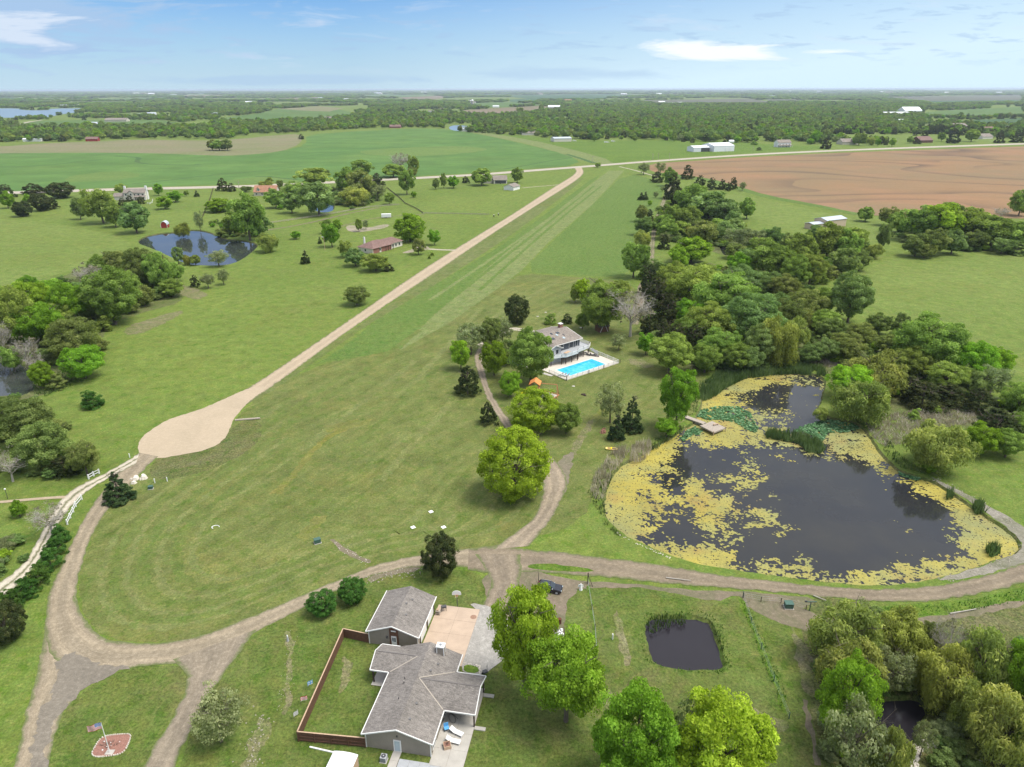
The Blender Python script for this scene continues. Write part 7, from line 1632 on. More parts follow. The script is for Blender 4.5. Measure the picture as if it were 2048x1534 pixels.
# left creek wood
grove([('O', 243, 562, 497, 62), ('O', 285, 575, 492, 66), ('D', 322, 582, 500, 56), ('D', 205, 565, 508, 50), ('D', 350, 562, 522, 42), ('G', 300, 560, 530, 40), ('D', 228, 648, 537, 104), ('G', 105, 612, 556, 78), ('G', 62, 640, 560, 90), ('G', 142, 652, 562, 74), ('D', 40, 690, 575, 80),
       ('G', 90, 690, 604, 96), ('O', 152, 722, 630, 98), ('G', 168, 752, 690, 82), ('B', 58, 735, 668, 52), ('B', 182, 580, 522, 58), ('D', 15, 650, 568, 60), ('B', 12, 712, 640, 40), ('D', 345, 592, 556, 48), ('K', 390, 572, 548, 20), ('S', 417, 575, 545, 30), ('S', 448, 568, 535, 26),
       ('D', 262, 600, 540, 54), ('D', 185, 640, 590, 60), ('O', 320, 545, 505, 40), ('K', 240, 610, 560, 40), ('G', 130, 700, 640, 60), ('D', 270, 545, 500, 44), ('D', 0, 600, 570, 40), ('T', 165, 605, 560, 44), ('O', 290, 610, 570, 40), ('D', 120, 660, 600, 60), ('B', 270, 560, 515, 40), ('D', 28, 740, 690, 40), ('X', 205, 660, 630, 40), ('X', 335, 590, 570, 26),
       ('B', 75, 760, 700, 40), ('V', 110, 775, 745, 44), ('O', 15, 830, 790, 60), ('V', 70, 830, 800, 50), ('B', 5, 690, 620, 60), ('D', 175, 700, 655, 50), ('G', 60, 600, 550, 50)], 'tree in the left creek wood', 'trees of the left creek wood')
# north creek wood
grove([('D', 1385, 432, 372, 72), ('D', 1355, 420, 396, 40), ('T', 1420, 442, 386, 88), ('T', 1447, 452, 400, 64), ('K', 1348, 400, 352, 42), ('D', 1325, 470, 430, 42), ('D', 1337, 480, 440, 52), ('K', 1316, 462, 434, 30), ('O', 1390, 475, 438, 36), ('O', 1408, 492, 444, 56), ('D', 1362, 478, 445, 44), ('T', 1450, 476, 445, 60), ('S', 1482, 502, 455, 58),
       ('T', 1470, 480, 440, 40), ('S', 1512, 500, 458, 44), ('D', 1435, 470, 440, 44), ('K', 1330, 500, 470, 26), ('D', 1378, 455, 415, 50), ('D', 1345, 450, 410, 36), ('K', 1352, 425, 380, 30), ('T', 1465, 462, 425, 34), ('D', 1400, 415, 375, 40), ('K', 1300, 440, 420, 20), ('W', 1378, 480, 452, 28)], 'tree in the wood beside the trail', 'trees of the north creek wood')
# wood behind the big pond
grove([('K', 1312, 630, 555, 62), ('K', 1300, 590, 530, 44), ('K', 1335, 665, 590, 56), ('D', 1385, 625, 532, 108), ('D', 1450, 645, 548, 128), ('D', 1345, 600, 528, 70), ('T', 1500, 690, 588, 116), ('D', 1420, 690, 610, 100), ('G', 1375, 660, 600, 60), ('K', 1325, 712, 640, 44), ('K', 1352, 715, 650, 56), ('K', 1388, 712, 652, 60), ('D', 1440, 730, 660, 84), ('Y', 1555, 735, 640, 80),
       ('T', 1520, 735, 655, 70), ('D', 1410, 748, 690, 60), ('T', 1480, 600, 535, 90), ('T', 1530, 600, 545, 70), ('D', 1470, 745, 690, 60), ('W', 1590, 700, 640, 56), ('T', 1500, 745, 695, 50), ('K', 1300, 670, 620, 40), ('T', 1550, 650, 590, 60), ('D', 1410, 590, 530, 60), ('T', 1310, 560, 520, 50), ('D', 1370, 700, 640, 60)], 'tree in the wood behind the pond', 'trees of the wood behind the large pond')
# middle right creek
grove([('D', 1540, 560, 488, 84), ('D', 1600, 545, 470, 66), ('D', 1655, 525, 450, 70), ('T', 1630, 515, 455, 60), ('D', 1590, 580, 515, 60), ('O', 1570, 610, 552, 66), ('D', 1690, 530, 465, 60), ('O', 1685, 555, 500, 60), ('D', 1620, 575, 510, 66), ('D', 1710, 505, 460, 50), ('V', 1660, 560, 530, 44), ('T', 1545, 500, 458, 44), ('O', 1580, 520, 470, 40), ('D', 1520, 520, 475, 50), ('T', 1500, 545, 500, 60), ('W', 1750, 520, 490, 30),
       ('G', 1480, 560, 510, 50), ('O', 1610, 640, 580, 80), ('O', 1575, 665, 600, 66), ('D', 1645, 620, 580, 66), ('D', 1650, 660, 625, 60), ('W', 1615, 665, 625, 50), ('X', 1560, 560, 530, 40), ('O', 1470, 520, 490, 40), ('T', 1690, 515, 480, 30), ('O', 1720, 545, 505, 40), ('X', 1640, 570, 545, 40)], 'tree above the right pasture', 'trees along the creek above the right pasture')
# dark row at right
grove([('D', 1840, 485, 418, 84), ('G', 1882, 490, 413, 92), ('D', 1930, 490, 422, 92), ('D', 1985, 500, 438, 80), ('D', 2035, 505, 448, 66), ('O', 1832, 517, 472, 54), ('O', 1868, 515, 462, 52), ('T', 1905, 512, 464, 52), ('O', 1780, 455, 418, 40), ('O', 1950, 505, 465, 46), ('T', 2005, 512, 480, 46), ('O', 1905, 440, 408, 46), ('V', 2040, 515, 490, 40), ('D', 1800, 470, 430, 50), ('O', 1850, 520, 490, 40), ('D', 1960, 470, 430, 60)], 'tree in the dark row at right', 'trees of the dark row by the ploughed field')
# right side of the pond
grove([('W', 1722, 836, 760, 112), ('W', 1752, 790, 708, 110), ('L', 1700, 790, 735, 90), ('D', 1855, 715, 636, 138), ('T', 1800, 680, 632, 38), ('O', 1757, 672, 630, 50), ('K', 1850, 820, 768, 84), ('K', 1905, 816, 774, 76), ('K', 1820, 800, 755, 60), ('G', 1940, 770, 690, 84), ('S', 1980, 800, 735, 70), ('G', 1990, 760, 700, 60), ('D', 1820, 750, 700, 80), ('D', 1890, 790, 730, 80), ('K', 1995, 892, 822, 104), ('W', 1868, 945, 852, 116), ('G', 1958, 915, 852, 70),
       ('D', 2012, 920, 866, 60), ('D', 2035, 840, 770, 70), ('K', 1960, 830, 780, 60), ('O', 1780, 715, 670, 60), ('D', 1910, 740, 690, 60), ('X', 1828, 842, 822, 26), ('X', 1877, 830, 818, 20), ('W', 1640, 842, 818, 30), ('T', 1650, 720, 680, 60), ('O', 1690, 720, 670, 70), ('T', 1620, 730, 690, 50), ('O', 1720, 690, 650, 60), ('D', 2030, 880, 830, 50), ('G', 1858, 948, 920, 40), ('T', 1950, 800, 745, 60), ('O', 1660, 690, 640, 60)], 'tree right of the large pond', 'trees on the right side of the large pond')
# bottom right wood
grove([('W', 1685, 1330, 1212, 140), ('Y', 1790, 1320, 1228, 110), ('W', 1690, 1395, 1290, 130), ('G', 1680, 1490, 1320, 116), ('S', 1690, 1580, 1412, 120), ('Y', 1880, 1420, 1312, 118), ('W', 1955, 1400, 1256, 118), ('W', 2000, 1540, 1395, 140), ('G', 2035, 1440, 1282, 90), ('S', 1775, 1395, 1305, 84), ('B', 1884, 1352, 1245, 76), ('S', 1838, 1520, 1450, 50), ('W', 1760, 1590, 1450, 80), ('G', 2070, 1570, 1420, 120), ('W', 1935, 1470, 1375, 90), ('X', 1735, 1310, 1270, 60), ('O', 1850, 1310, 1250, 50), ('S', 1720, 1260, 1212, 60)], 'tree in the bottom right wood', 'trees of the bottom right wood')
# trees shaping the edge of the far woodland, still told apart one by one
grove([('D', 440, 299, 279, 34), ('O', 426, 298, 278, 22), ('O', 456, 299, 277, 26), ('K', 604, 277, 266, 12), ('G', 1632, 290, 263, 20), ('K', 1655, 300, 278, 22), ('D', 1720, 294, 268, 24), ('Y', 1743, 293, 277, 18), ('G', 1712, 292, 275, 14), ('G', 1757, 295, 280, 12), ('G', 1786, 296, 279, 13), ('K', 1774, 293, 282, 8), ('K', 1765, 292, 275, 14), ('D', 1822, 290, 276, 14), ('D', 1885, 286, 268, 16), ('D', 1898, 287, 278, 8), ('K', 1910, 290, 262, 26), ('K', 1838, 291, 281, 16), ('K', 2002, 290, 270, 20), ('K', 2038, 289, 270, 26), ('D', 1945, 287, 262, 30), ('K', 1656, 301, 292, 9),
       ('D', 1190, 284, 270, 12), ('D', 1272, 283, 274, 12), ('K', 1387, 287, 277, 10), ('K', 1369, 285, 278, 10), ('K', 1335, 282, 275, 9), ('K', 1520, 303, 296, 11), ('X', 1512, 292, 284, 16), ('D', 1085, 222, 209, 12), ('D', 1042, 225, 214, 16), ('K', 1960, 243, 233, 12), ('D', 1980, 243, 234, 14), ('K', 2004, 242, 231, 14), ('K', 1942, 242, 234, 12), ('K', 2030, 242, 232, 12), ('D', 1350, 285, 268, 10)], 'tree at the far woodland edge', 'trees at the edge of the far woodland')
print('individual trees', ntree)
# ================================================================== UNCOUNTABLE VEGETATION (one object each, instanced crowns)
def scatter_obj(name, pts, label, mats, protos):
    """pts: rows of x, y, width, height, kind"""
    A = np.asarray(pts, np.float32); me = bpy.data.meshes.new(name); me.vertices.add(len(A))
    co = np.zeros((len(A), 3), np.float32); co[:, :2] = A[:, :2]; me.vertices.foreach_set('co', co.ravel())
    sc_ = np.stack([A[:, 2] / 10, A[:, 2] / 10, A[:, 3] / 10], 1).astype(np.float32)
    at_ = me.attributes.new('scl', 'FLOAT_VECTOR', 'POINT'); at_.data.foreach_set('vector', sc_.ravel())
    at_ = me.attributes.new('rotz', 'FLOAT', 'POINT'); at_.data.foreach_set('value', np.random.default_rng(5).random(len(A)).astype(np.float32) * 6.283)
    at_ = me.attributes.new('knd', 'INT', 'POINT'); at_.data.foreach_set('value', A[:, 4].astype(np.int32))
    o = bpy.data.objects.new(name, me); COL.objects.link(o); meta(o, label, None, None, 'stuff')
    ng = bpy.data.node_groups.new(name, 'GeometryNodeTree'); ng.interface.new_socket('Geometry', in_out='INPUT', socket_type='NodeSocketGeometry'); ng.interface.new_socket('Geometry', in_out='OUTPUT', socket_type='NodeSocketGeometry')
    N = ng.nodes; Lk = ng.links; gi = N.new('NodeGroupInput'); go = N.new('NodeGroupOutput'); jn = N.new('GeometryNodeJoinGeometry')
    def na(nm, typ): q = N.new('GeometryNodeInputNamedAttribute'); q.data_type = typ; q.inputs['Name'].default_value = nm; return q.outputs['Attribute']
    sc = na('scl', 'FLOAT_VECTOR'); rz = na('rotz', 'FLOAT'); kd = na('knd', 'INT'); cx = N.new('ShaderNodeCombineXYZ'); Lk.new(rz, cx.inputs[2]); m2p = N.new('GeometryNodeMeshToPoints'); Lk.new(gi.outputs[0], m2p.inputs[0])
    for i, (src, mt) in enumerate(protos):
        oi = N.new('GeometryNodeObjectInfo'); oi.inputs['Object'].default_value = src; oi.transform_space = 'ORIGINAL'; oi.inputs['As Instance'].default_value = False
        sm = N.new('GeometryNodeSetMaterial'); sm.inputs['Material'].default_value = mt; Lk.new(oi.outputs['Geometry'], sm.inputs[0])
        g2i = N.new('GeometryNodeGeometryToInstance'); Lk.new(sm.outputs[0], g2i.inputs[0])
        cmp_ = N.new('FunctionNodeCompare'); cmp_.data_type = 'INT'; cmp_.operation = 'EQUAL'; Lk.new(kd, cmp_.inputs[2]); cmp_.inputs[3].default_value = i
        ip = N.new('GeometryNodeInstanceOnPoints'); Lk.new(m2p.outputs[0], ip.inputs['Points']); Lk.new(cmp_.outputs[0], ip.inputs['Selection']); Lk.new(g2i.outputs[0], ip.inputs['Instance'])
        Lk.new(cx.outputs[0], ip.inputs['Rotation']); Lk.new(sc, ip.inputs['Scale']); Lk.new(ip.outputs[0], jn.inputs[0])
    Lk.new(jn.outputs[0], go.inputs[0]); md = o.modifiers.new('scatter', 'NODES'); md.node_group = ng
    return o
def find_crown(meshlist):
    for o in bpy.data.objects:
        if o.type == 'MESH' and o.name.startswith('crown') and o.data in meshlist: return o
SRC = {k: [find_crown([v[0]]) for v in PROTO[k]] for k in ('round', 'cedar', 'willow', 'dome', 'sparse', 'cone')}
SRC = {k: [o for o in v if o is not None] for k, v in SRC.items()}
R0 = SRC['round']; 
PR = [(R0[0], LEAF['F']), (R0[1], LEAF['T']), (R0[2], LEAF['G']), (R0[3 % len(R0)], LEAF['D']), (SRC['cedar'][0], LEAF['K']), (R0[4 % len(R0)], LEAF['O']), (SRC['dome'][0], LEAF['F']), (SRC['willow'][0], LEAF['S']), (SRC['sparse'][0], LEAF['S'])]

grn = np.random.default_rng(99)
def vnoise(x, y, sc, seed=0):
    g = np.random.default_rng(1000 + seed).random((256, 256)); X = x / sc; Y = y / sc; xi = np.floor(X).astype(int); yi = np.floor(Y).astype(int); fx = X - xi; fy = Y - yi; fx = fx * fx * (3 - 2 * fx); fy = fy * fy * (3 - 2 * fy)
    G = lambda a, b: g[a % 256, b % 256]
    return (G(xi, yi) * (1 - fx) + G(xi + 1, yi) * fx) * (1 - fy) + (G(xi, yi + 1) * (1 - fx) + G(xi + 1, yi + 1) * fx) * fy
LAKE = [(-260, 210), (-20, 211), (40, 213), (48, 217), (98, 217), (104, 213), (180, 212), (168, 220), (150, 223), (120, 227), (95, 233), (60, 233), (0, 234), (-260, 235)]
clear = [p for p, _ in fars] + [LAKE, [(890, 248), (950, 246), (950, 262), (890, 263)], [(1520, 285), (1620, 288), (1620, 305), (1500, 310)]]
# near edge of the far woodland in the photograph
edge = [(-400, 283), (0, 281), (55, 279), (90, 283), (150, 279), (200, 277), (260, 274), (330, 275), (400, 276), (440, 276), (470, 275), (512, 266), (560, 266), (620, 262), (700, 257), (830, 254), (890, 257), (900, 262), (960, 266), (1020, 271), (1065, 270), (1100, 277), (1160, 281), (1250, 281), (1300, 280), (1370, 284), (1450, 287), (1540, 288), (1620, 291), (1700, 291), (1800, 290), (1900, 286), (2048, 280), (2500, 270)]
ex = [p[0] for p in edge]; ey = [p[1] for p in edge]
# (a) 1.1 - 4.3 km
N_ = 60000
yy = 1050 * np.exp(grn.random(N_) * math.log(4500 / 1050)); yy = np.sqrt(1050 ** 2 + grn.random(N_) * (4500 ** 2 - 1050 ** 2)); xx = (grn.random(N_) - .5) * 2 * (yy * .80 + 60)
pu, pv, pd = Qn(xx, yy)
ok = (pu > -90) & (pu < 2140) & (pv < np.interp(pu, ex, ey))
for p in clear: ok &= ~inside(pu, pv, p)
cov = vnoise(xx, yy, 170, 1) * .6 + vnoise(xx, yy, 60, 2) * .4
dens = np.where(pv > 240, 1.0, np.where(pv > 222, .58, .42)); dens = np.where((pu < 420) & (pv > 222) & (pv < 252), .5, dens)
dens = np.where((pu > 1850) & (pv < 262) & (pv > 215), .35, dens); dens = np.where((pu > 1140) & (pv > 219) & (pu < 1850), 1.0, dens); dens = np.where((pu > 1640) & (pv > 272), .45, dens)
ok &= cov < .22 + dens * .62
keepp = grn.random(N_) < np.where(yy < 1900, 1.0, .8); ok &= keepp
xx, yy, pu, pv = xx[ok], yy[ok], pu[ok], pv[ok]
w = grn.uniform(9, 17, len(xx)) * np.clip(yy / 2600, 1, 1.4); h = w * grn.uniform(.62, .95, len(xx)); h = np.clip(h, 5, 14)
kd = grn.choice([0, 1, 2, 3, 4, 5, 6, 7], len(xx), p=[.18, .17, .2, .17, .08, .1, .05, .05]); kd = np.where((pu > 1640) & (pv > 262) & (grn.random(len(xx)) < .4), 4, kd)
print('far woodland', len(xx))
scatter_obj('woodland', np.stack([xx, yy, w, h, kd], 1), 'broad belt of distant green woodland reaching across the whole picture', None, PR)
# (b) 4.3 km to the horizon: groves in broken lines
N_ = 26000
yy = 4200 * np.exp(grn.random(N_) * math.log(34000 / 4200)); xx = (grn.random(N_) - .5) * 2 * yy * .82; pu, pv, pd = Qn(xx, yy)
rows = vnoise(xx * .30, yy * 1.0, 900, 3) * .55 + vnoise(xx, yy, 420, 4) * .45
ok = (pu > -60) & (pu < 2110) & (rows < .58 + .10 * (pv < 183))
for p in clear: ok &= ~inside(pu, pv, p)
xx, yy, pv = xx[ok], yy[ok], pv[ok]
w = yy / 130 * grn.uniform(.7, 1.5, len(xx)); h = np.minimum(w * .5, 9 + yy * .0009) * grn.uniform(.7, 1.2, len(xx)); kd = grn.choice([0, 1, 2, 3, 4, 6], len(xx), p=[.15, .25, .22, .2, .08, .10])
print('horizon woodland', len(xx))
scatter_obj('horizon_woodland', np.stack([xx, yy, w, h, kd], 1), 'blue green lines of trees merging at the horizon', None, PR)
# (c) undergrowth in the near woods
def poly_pts(poly, spacing, seed):
    g = np.random.default_rng(seed); wp = np.array([P(*p)[:2] for p in poly]); lo = wp.min(0); hi = wp.max(0); n = int((hi - lo).prod() / spacing ** 2); X = g.uniform(lo[0], hi[0], n); Y = g.uniform(lo[1], hi[1], n); k = inside(X, Y, wp); return X[k], Y[k]
UG = []
woods = [([(0, 615), (100, 575), (260, 515), (340, 545), (350, 585), (290, 610), (205, 650), (200, 720), (150, 750), (0, 700)], 5.0, (3, 6)), ([(1315, 420), (1370, 400), (1430, 430), (1490, 480), (1500, 505), (1420, 500), (1330, 485)], 6, (3, 6)),
         ([(1300, 560), (1420, 535), (1560, 570), (1640, 640), (1640, 720), (1520, 742), (1400, 745), (1330, 715), (1295, 650)], 4.5, (3, 6)), ([(1480, 490), (1600, 480), (1740, 490), (1740, 520), (1650, 560), (1600, 600), (1650, 650), (1600, 640), (1520, 580), (1470, 530)], 6, (2.5, 6)),
         ([(1640, 640), (1760, 680), (1900, 780), (2048, 830), (2090, 900), (2000, 880), (1960, 822), (1900, 800), (1780, 795), (1700, 790), (1680, 740), (1620, 690)], 3.6, (2, 5)), ([(1800, 450), (1980, 470), (2060, 500), (2060, 515), (1900, 505), (1800, 500)], 6, (3, 5)),
         ([(1630, 1240), (1720, 1225), (1850, 1260), (1950, 1300), (2090, 1280), (2090, 1600), (1880, 1600), (1870, 1400), (1730, 1390), (1730, 1600), (1640, 1600), (1640, 1400)], 2.6, (1.2, 3.6)), ([(560, 385), (660, 378), (740, 372), (760, 400), (700, 420), (640, 395), (560, 420)], 7, (3, 6)), ([(415, 440), (470, 440), (520, 440), (530, 470), (450, 475)], 6, (2, 5)),
         ([(-60, 800), (60, 790), (130, 850), (190, 930), (110, 950), (-60, 960)], 4.0, (1.5, 4)), ([(-60, 1090), (30, 1075), (75, 1085), (40, 1130), (-60, 1170)], 2.6, (1.5, 4))]
for i, (pl_, sp_, (a, b_)) in enumerate(woods):
    X, Y = poly_pts(pl_, sp_, 300 + i); g = np.random.default_rng(i)
    for x, y in zip(X, Y):
        s = g.uniform(a, b_); UG.append((x, y, s * 1.25, s * g.uniform(.5, .85), g.choice([0, 1, 2, 5, 6, 7, 8], p=[.15, .15, .15, .2, .15, .1, .1])))
print('undergrowth', len(UG))
scatter_obj('undergrowth', UG, 'tangled low undergrowth filling the creek woods', None, PR)

# ================================================================== POND PLANTS
def field(px, py, ctrl, sig=19.0):
    c = np.asarray(ctrl, float); d2 = ((px[:, None] - c[:, 0]) ** 2 + ((py[:, None] - c[:, 1]) * 1.5) ** 2); w = np.exp(-d2 / (2 * sig * sig)) + 1e-9 / (1 + d2); return (w * c[:, 2]).sum(1) / w.sum(1)
CT = [(1230, 960, .97), (1250, 990, .92), (1215, 1000, .97), (1240, 1015, .85), (1290, 960, .95), (1280, 925, 1), (1330, 900, .9), (1320, 960, .62), (1345, 960, .32), (1300, 1000, .8), (1250, 1030, .9), (1300, 1040, .75), (1340, 1000, .45), (1390, 1000, .75), (1430, 1010, .75), (1480, 1040, .7), (1540, 1050, .55), (1400, 1050, .6), (1350, 1020, .45), (1450, 975, .3), (1500, 1000, .15), (1480, 958, .65),
      (1500, 940, .6), (1440, 930, .18), (1400, 888, .5), (1370, 898, .05), (1385, 915, .05), (1420, 872, .97), (1450, 870, .95), (1480, 880, .8), (1520, 888, .5), (1490, 920, .03), (1540, 930, .03), (1420, 920, .15), (1560, 905, .08), (1600, 960, 0), (1650, 980, 0), (1700, 1000, 0), (1750, 1050, 0), (1700, 1080, 0), (1840, 1010, .05), (1830, 1060, .22), (1890, 1065, .3), (1880, 1100, .05), (1950, 1060, .85), (1960, 1090, .9),
      (2000, 1090, .95), (1940, 1112, .92), (1915, 1132, .8), (1900, 1000, .75), (1945, 1030, .85), (1800, 950, .6), (1862, 972, .9), (1300, 1072, .3), (1340, 1075, .02), (1370, 1083, .05), (1275, 1070, .85), (1400, 1118, .95), (1360, 1108, .95), (1320, 1095, .9), (1450, 1090, .25), (1430, 1122, .75), (1500, 1115, .3), (1530, 1143, .65), (1600, 1150, .5), (1650, 1160, .5), (1720, 1162, .75), (1780, 1152, .75), (1850, 1142, .8), (1560, 1110, .1),
      (1600, 1080, 0), (1650, 1120, 0), (1750, 1120, 0), (1820, 1110, .05), (1500, 1075, .2), (1450, 1060, .45), (1600, 1040, 0), (1560, 980, .05), (1560, 1050, .3), (1700, 940, 0), (1620, 930, .03), (1420, 790, 1), (1450, 805, 1), (1500, 770, 1), (1550, 760, 1), (1600, 758, .8), (1640, 762, .5), (1600, 778, 0), (1560, 778, .1), (1500, 795, .4), (1480, 825, .3), (1530, 800, 0), (1540, 790, 0), (1580, 800, 0), (1600, 825, 0), (1630, 800, .05), (1560, 832, .28), (1540, 845, .3), (1590, 850, .05), (1560, 885, .7),
      (1510, 860, .75), (1690, 885, 1), (1710, 895, 1), (1745, 902, 1), (1640, 895, .5), (1480, 855, .9), (1390, 860, .95), (1365, 880, .8), (1860, 1040, .05), (1780, 980, .02), (1900, 1150, .9), (2020, 1070, .9)]
wp = WATER_OUT['large']; arr = np.array([(p.x, p.y) for p in wp]); lo = arr.min(0); hi = arr.max(0); cs_ = 0.21
nx_, ny_ = int((hi[0] - lo[0]) / cs_), int((hi[1] - lo[1]) / cs_)
gx, gy = np.meshgrid(lo[0] + (np.arange(nx_) + .5) * cs_, lo[1] + (np.arange(ny_) + .5) * cs_, indexing='ij'); fx_, fy_ = gx.ravel(), gy.ravel()
u_, v_, _ = Qn(fx_, fy_, WL); D = np.zeros(len(fx_)); inn = np.zeros(len(fx_), bool)
step_ = 20000
for s in range(0, len(fx_), step_): D[s:s + step_] = field(u_[s:s + step_], v_[s:s + step_], CT); inn[s:s + step_] = inside(fx_[s:s + step_], fy_[s:s + step_], arr)
nz_ = (vnoise(fx_, fy_, 4.2, 11) * .28 + vnoise(fx_ + 31, fy_, 1.3, 12) * .32 + vnoise(fx_, fy_ + 17, .42, 13) * .40); nz_ = np.clip((nz_ - .5) * 1.75 + .5, 0, 1)
on = inn & (nz_ < np.minimum(D, .965) * .955) & (D > .02) & (grn.random(len(nz_)) < .955)
idx = np.nonzero(on)[0]; ii = idx // ny_; jj = idx % ny_
vid = {}; 
vx = np.stack([np.stack([ii, jj], 1), np.stack([ii + 1, jj], 1), np.stack([ii + 1, jj + 1], 1), np.stack([ii, jj + 1], 1)], 1).reshape(-1, 2)
key = vx[:, 0] * (ny_ + 2) + vx[:, 1]; uq, inv = np.unique(key, return_inverse=True); vi, vj = uq // (ny_ + 2), uq % (ny_ + 2)
jr = np.random.default_rng(3); V = np.stack([lo[0] + vi * cs_ + jr.uniform(-.085, .085, len(vi)), lo[1] + vj * cs_ + jr.uniform(-.085, .085, len(vi)), WL + .015 + jr.uniform(0, .03, len(vi))], 1)
Fq = inv.reshape(-1, 4); tint = np.clip(.35 + .65 * vnoise(fx_[idx], fy_[idx], 6, 21) * .6 + jr.random(len(idx)) * .35, 0, 1)
m, b, out = newmat('algae'); at_ = b.add('ShaderNodeAttribute', attribute_name='tint'); c = b.coord('Object')
big_ = b.noise(c, .045, 4, .6, .4); cc = b.mix(b.maprange(big_, .40, .62), (0.265, .220, .034), (.185, .185, .060)); cc = b.mix(b.maprange(b.noise(b.mapping(c, loc=(50, 0, 0)), .07, 4, .6), .55, .7, 0, .8), cc, (.215, .14, .034))
cc = b.mix(b.maprange(b.noise(c, .5, 6, .78), .50, .68, 0, .75), cc, (.15, .16, .055)); h_ = b.add('ShaderNodeHueSaturation'); b.put(h_.inputs['Color'], cc); b.put(h_.inputs['Value'], b.math('MULTIPLY', b.maprange(at_.outputs['Fac'], 0, 1, .62, 1.3), b.maprange(b.noise(c, 3.5, 3, .8), .3, .7, .75, 1.2))); prin(b, out, h_.outputs[0], .8)
o = link('algae', npmesh('algae', V, Fq, m, tint)); meta(o, 'mats of yellow algae floating on the large pond', None, None, 'stuff'); print('algae', len(idx))

# lily pads
def discs(name, polys, r, n_per_m2, mat, z, label, seed):
    g = np.random.default_rng(seed); Vs, Fs, ts = [], [], []; nb_ = 0
    for pl_ in polys:
        wpp = np.array([P(a, b_, z)[:2] for a, b_ in pl_]); l, h2 = wpp.min(0), wpp.max(0); n = int((h2 - l).prod() * n_per_m2); X = g.uniform(l[0], h2[0], n); Y = g.uniform(l[1], h2[1], n); k = inside(X, Y, wpp) & (vnoise(X, Y, 1.5, seed) > .22); X, Y = X[k], Y[k]; n = len(X)
        R = r * g.uniform(.6, 1.3, n); a0 = g.random(n) * 6.28; tilt = g.uniform(-.35, .35, (n, 2)); Z = z + g.uniform(.02, .22, n)
        for q in range(6):
            a = a0 + q * 6.283 / 6; Vs.append(np.stack([X + R * np.cos(a), Y + R * np.sin(a), Z + R * (tilt[:, 0] * np.cos(a) + tilt[:, 1] * np.sin(a))], 1))
        base = nb_; Fs.append(np.stack([base + np.arange(n) + q * n for q in range(6)], 1)); nb_ += 6 * n; ts.append(g.random(n))
    return meta(link(name, npmesh(name, np.concatenate(Vs), np.concatenate(Fs), mat, np.concatenate(ts))), label, None, None, 'stuff')
LIL = leafmat('lily_leaf', (0.06, .15, .06), (.20, .32, .17), .2)
LP1 = [(1384, 838), (1396, 824), (1430, 815), (1475, 815), (1500, 828), (1508, 845), (1516, 858), (1510, 868), (1490, 860), (1470, 846), (1440, 842), (1415, 842), (1398, 836)]
LP2 = [(1588, 866), (1600, 855), (1640, 845), (1690, 842), (1716, 848), (1718, 862), (1690, 868), (1655, 868), (1645, 885), (1620, 886), (1600, 878)]
LP3 = [(1360, 878), (1375, 862), (1392, 855), (1398, 862), (1380, 875), (1366, 884)]; LP4 = [(1384, 862), (1394, 858), (1404, 862), (1402, 870), (1390, 872)]; LP5 = [(1795, 944), (1815, 948), (1850, 962), (1830, 965), (1800, 955)]
discs('lily_pads', [LP1, LP2, LP3, LP4, LP5], .30, 12, LIL, WL, 'green lily pads crowding the narrow part of the large pond', 41)

# reeds, cattails, dry brush
def blades(name, polys, hgt, wid, n_per_m2, mat, label, seed, z=-.4, lean=.35, clump=1.2, thr=.25):
    g = np.random.default_rng(seed); Vs, Fs, ts = [], [], []; nb_ = 0
    for pl_ in polys:
        wpp = np.array([P(a, b_)[:2] for a, b_ in pl_]); l, h2 = wpp.min(0), wpp.max(0); n = int((h2 - l).prod() * n_per_m2); X = g.uniform(l[0], h2[0], n); Y = g.uniform(l[1], h2[1], n); k = inside(X, Y, wpp) & (vnoise(X, Y, clump, seed) > thr); X, Y = X[k], Y[k]; n = len(X)
        a = g.random(n) * 6.283; w = wid * g.uniform(.5, 1.4, n); H = hgt * g.uniform(.5, 1.15, n) * (.7 + .6 * vnoise(X, Y, 3.0, seed + 1)); lx, ly = g.normal(size=n) * lean * H * .4, g.normal(size=n) * lean * H * .4
        Vs += [np.stack([X - w * np.cos(a), Y - w * np.sin(a), np.full(n, z)], 1), np.stack([X + w * np.cos(a), Y + w * np.sin(a), np.full(n, z)], 1), np.stack([X + lx, Y + ly, z + H], 1)]
        Fs.append(np.stack([nb_ + np.arange(n), nb_ + n + np.arange(n), nb_ + 2 * n + np.arange(n)], 1)); nb_ += 3 * n; ts.append(np.clip(vnoise(X, Y, 2, seed + 2) * .6 + g.random(n) * .4, 0, 1))
    return meta(link(name, npmesh(name, np.concatenate(Vs), np.concatenate(Fs), mat, np.concatenate(ts))), label, None, None, 'stuff')
REED = leafmat('reed', (0.105, .170, .065), (.20, .26, .12), .35); DRYR = leafmat('dry_reed', (.40, .36, .28), (.56, .52, .43), .25); BRUSH = leafmat('grey_brush', (.33, .29, .25), (.48, .44, .39), .3); WEED = leafmat('shore_weed', (.085, .14, .04), (.19, .22, .09), .2)
CAT = [(1398, 800), (1404, 772), (1432, 748), (1480, 738), (1540, 732), (1600, 730), (1645, 738), (1654, 756), (1625, 752), (1590, 748), (1536, 752), (1489, 758), (1452, 776), (1432, 792), (1415, 800)]
ISL = [(1528, 868), (1560, 864), (1600, 872), (1640, 884), (1650, 900), (1640, 908), (1615, 905), (1598, 888), (1560, 880), (1534, 876)]
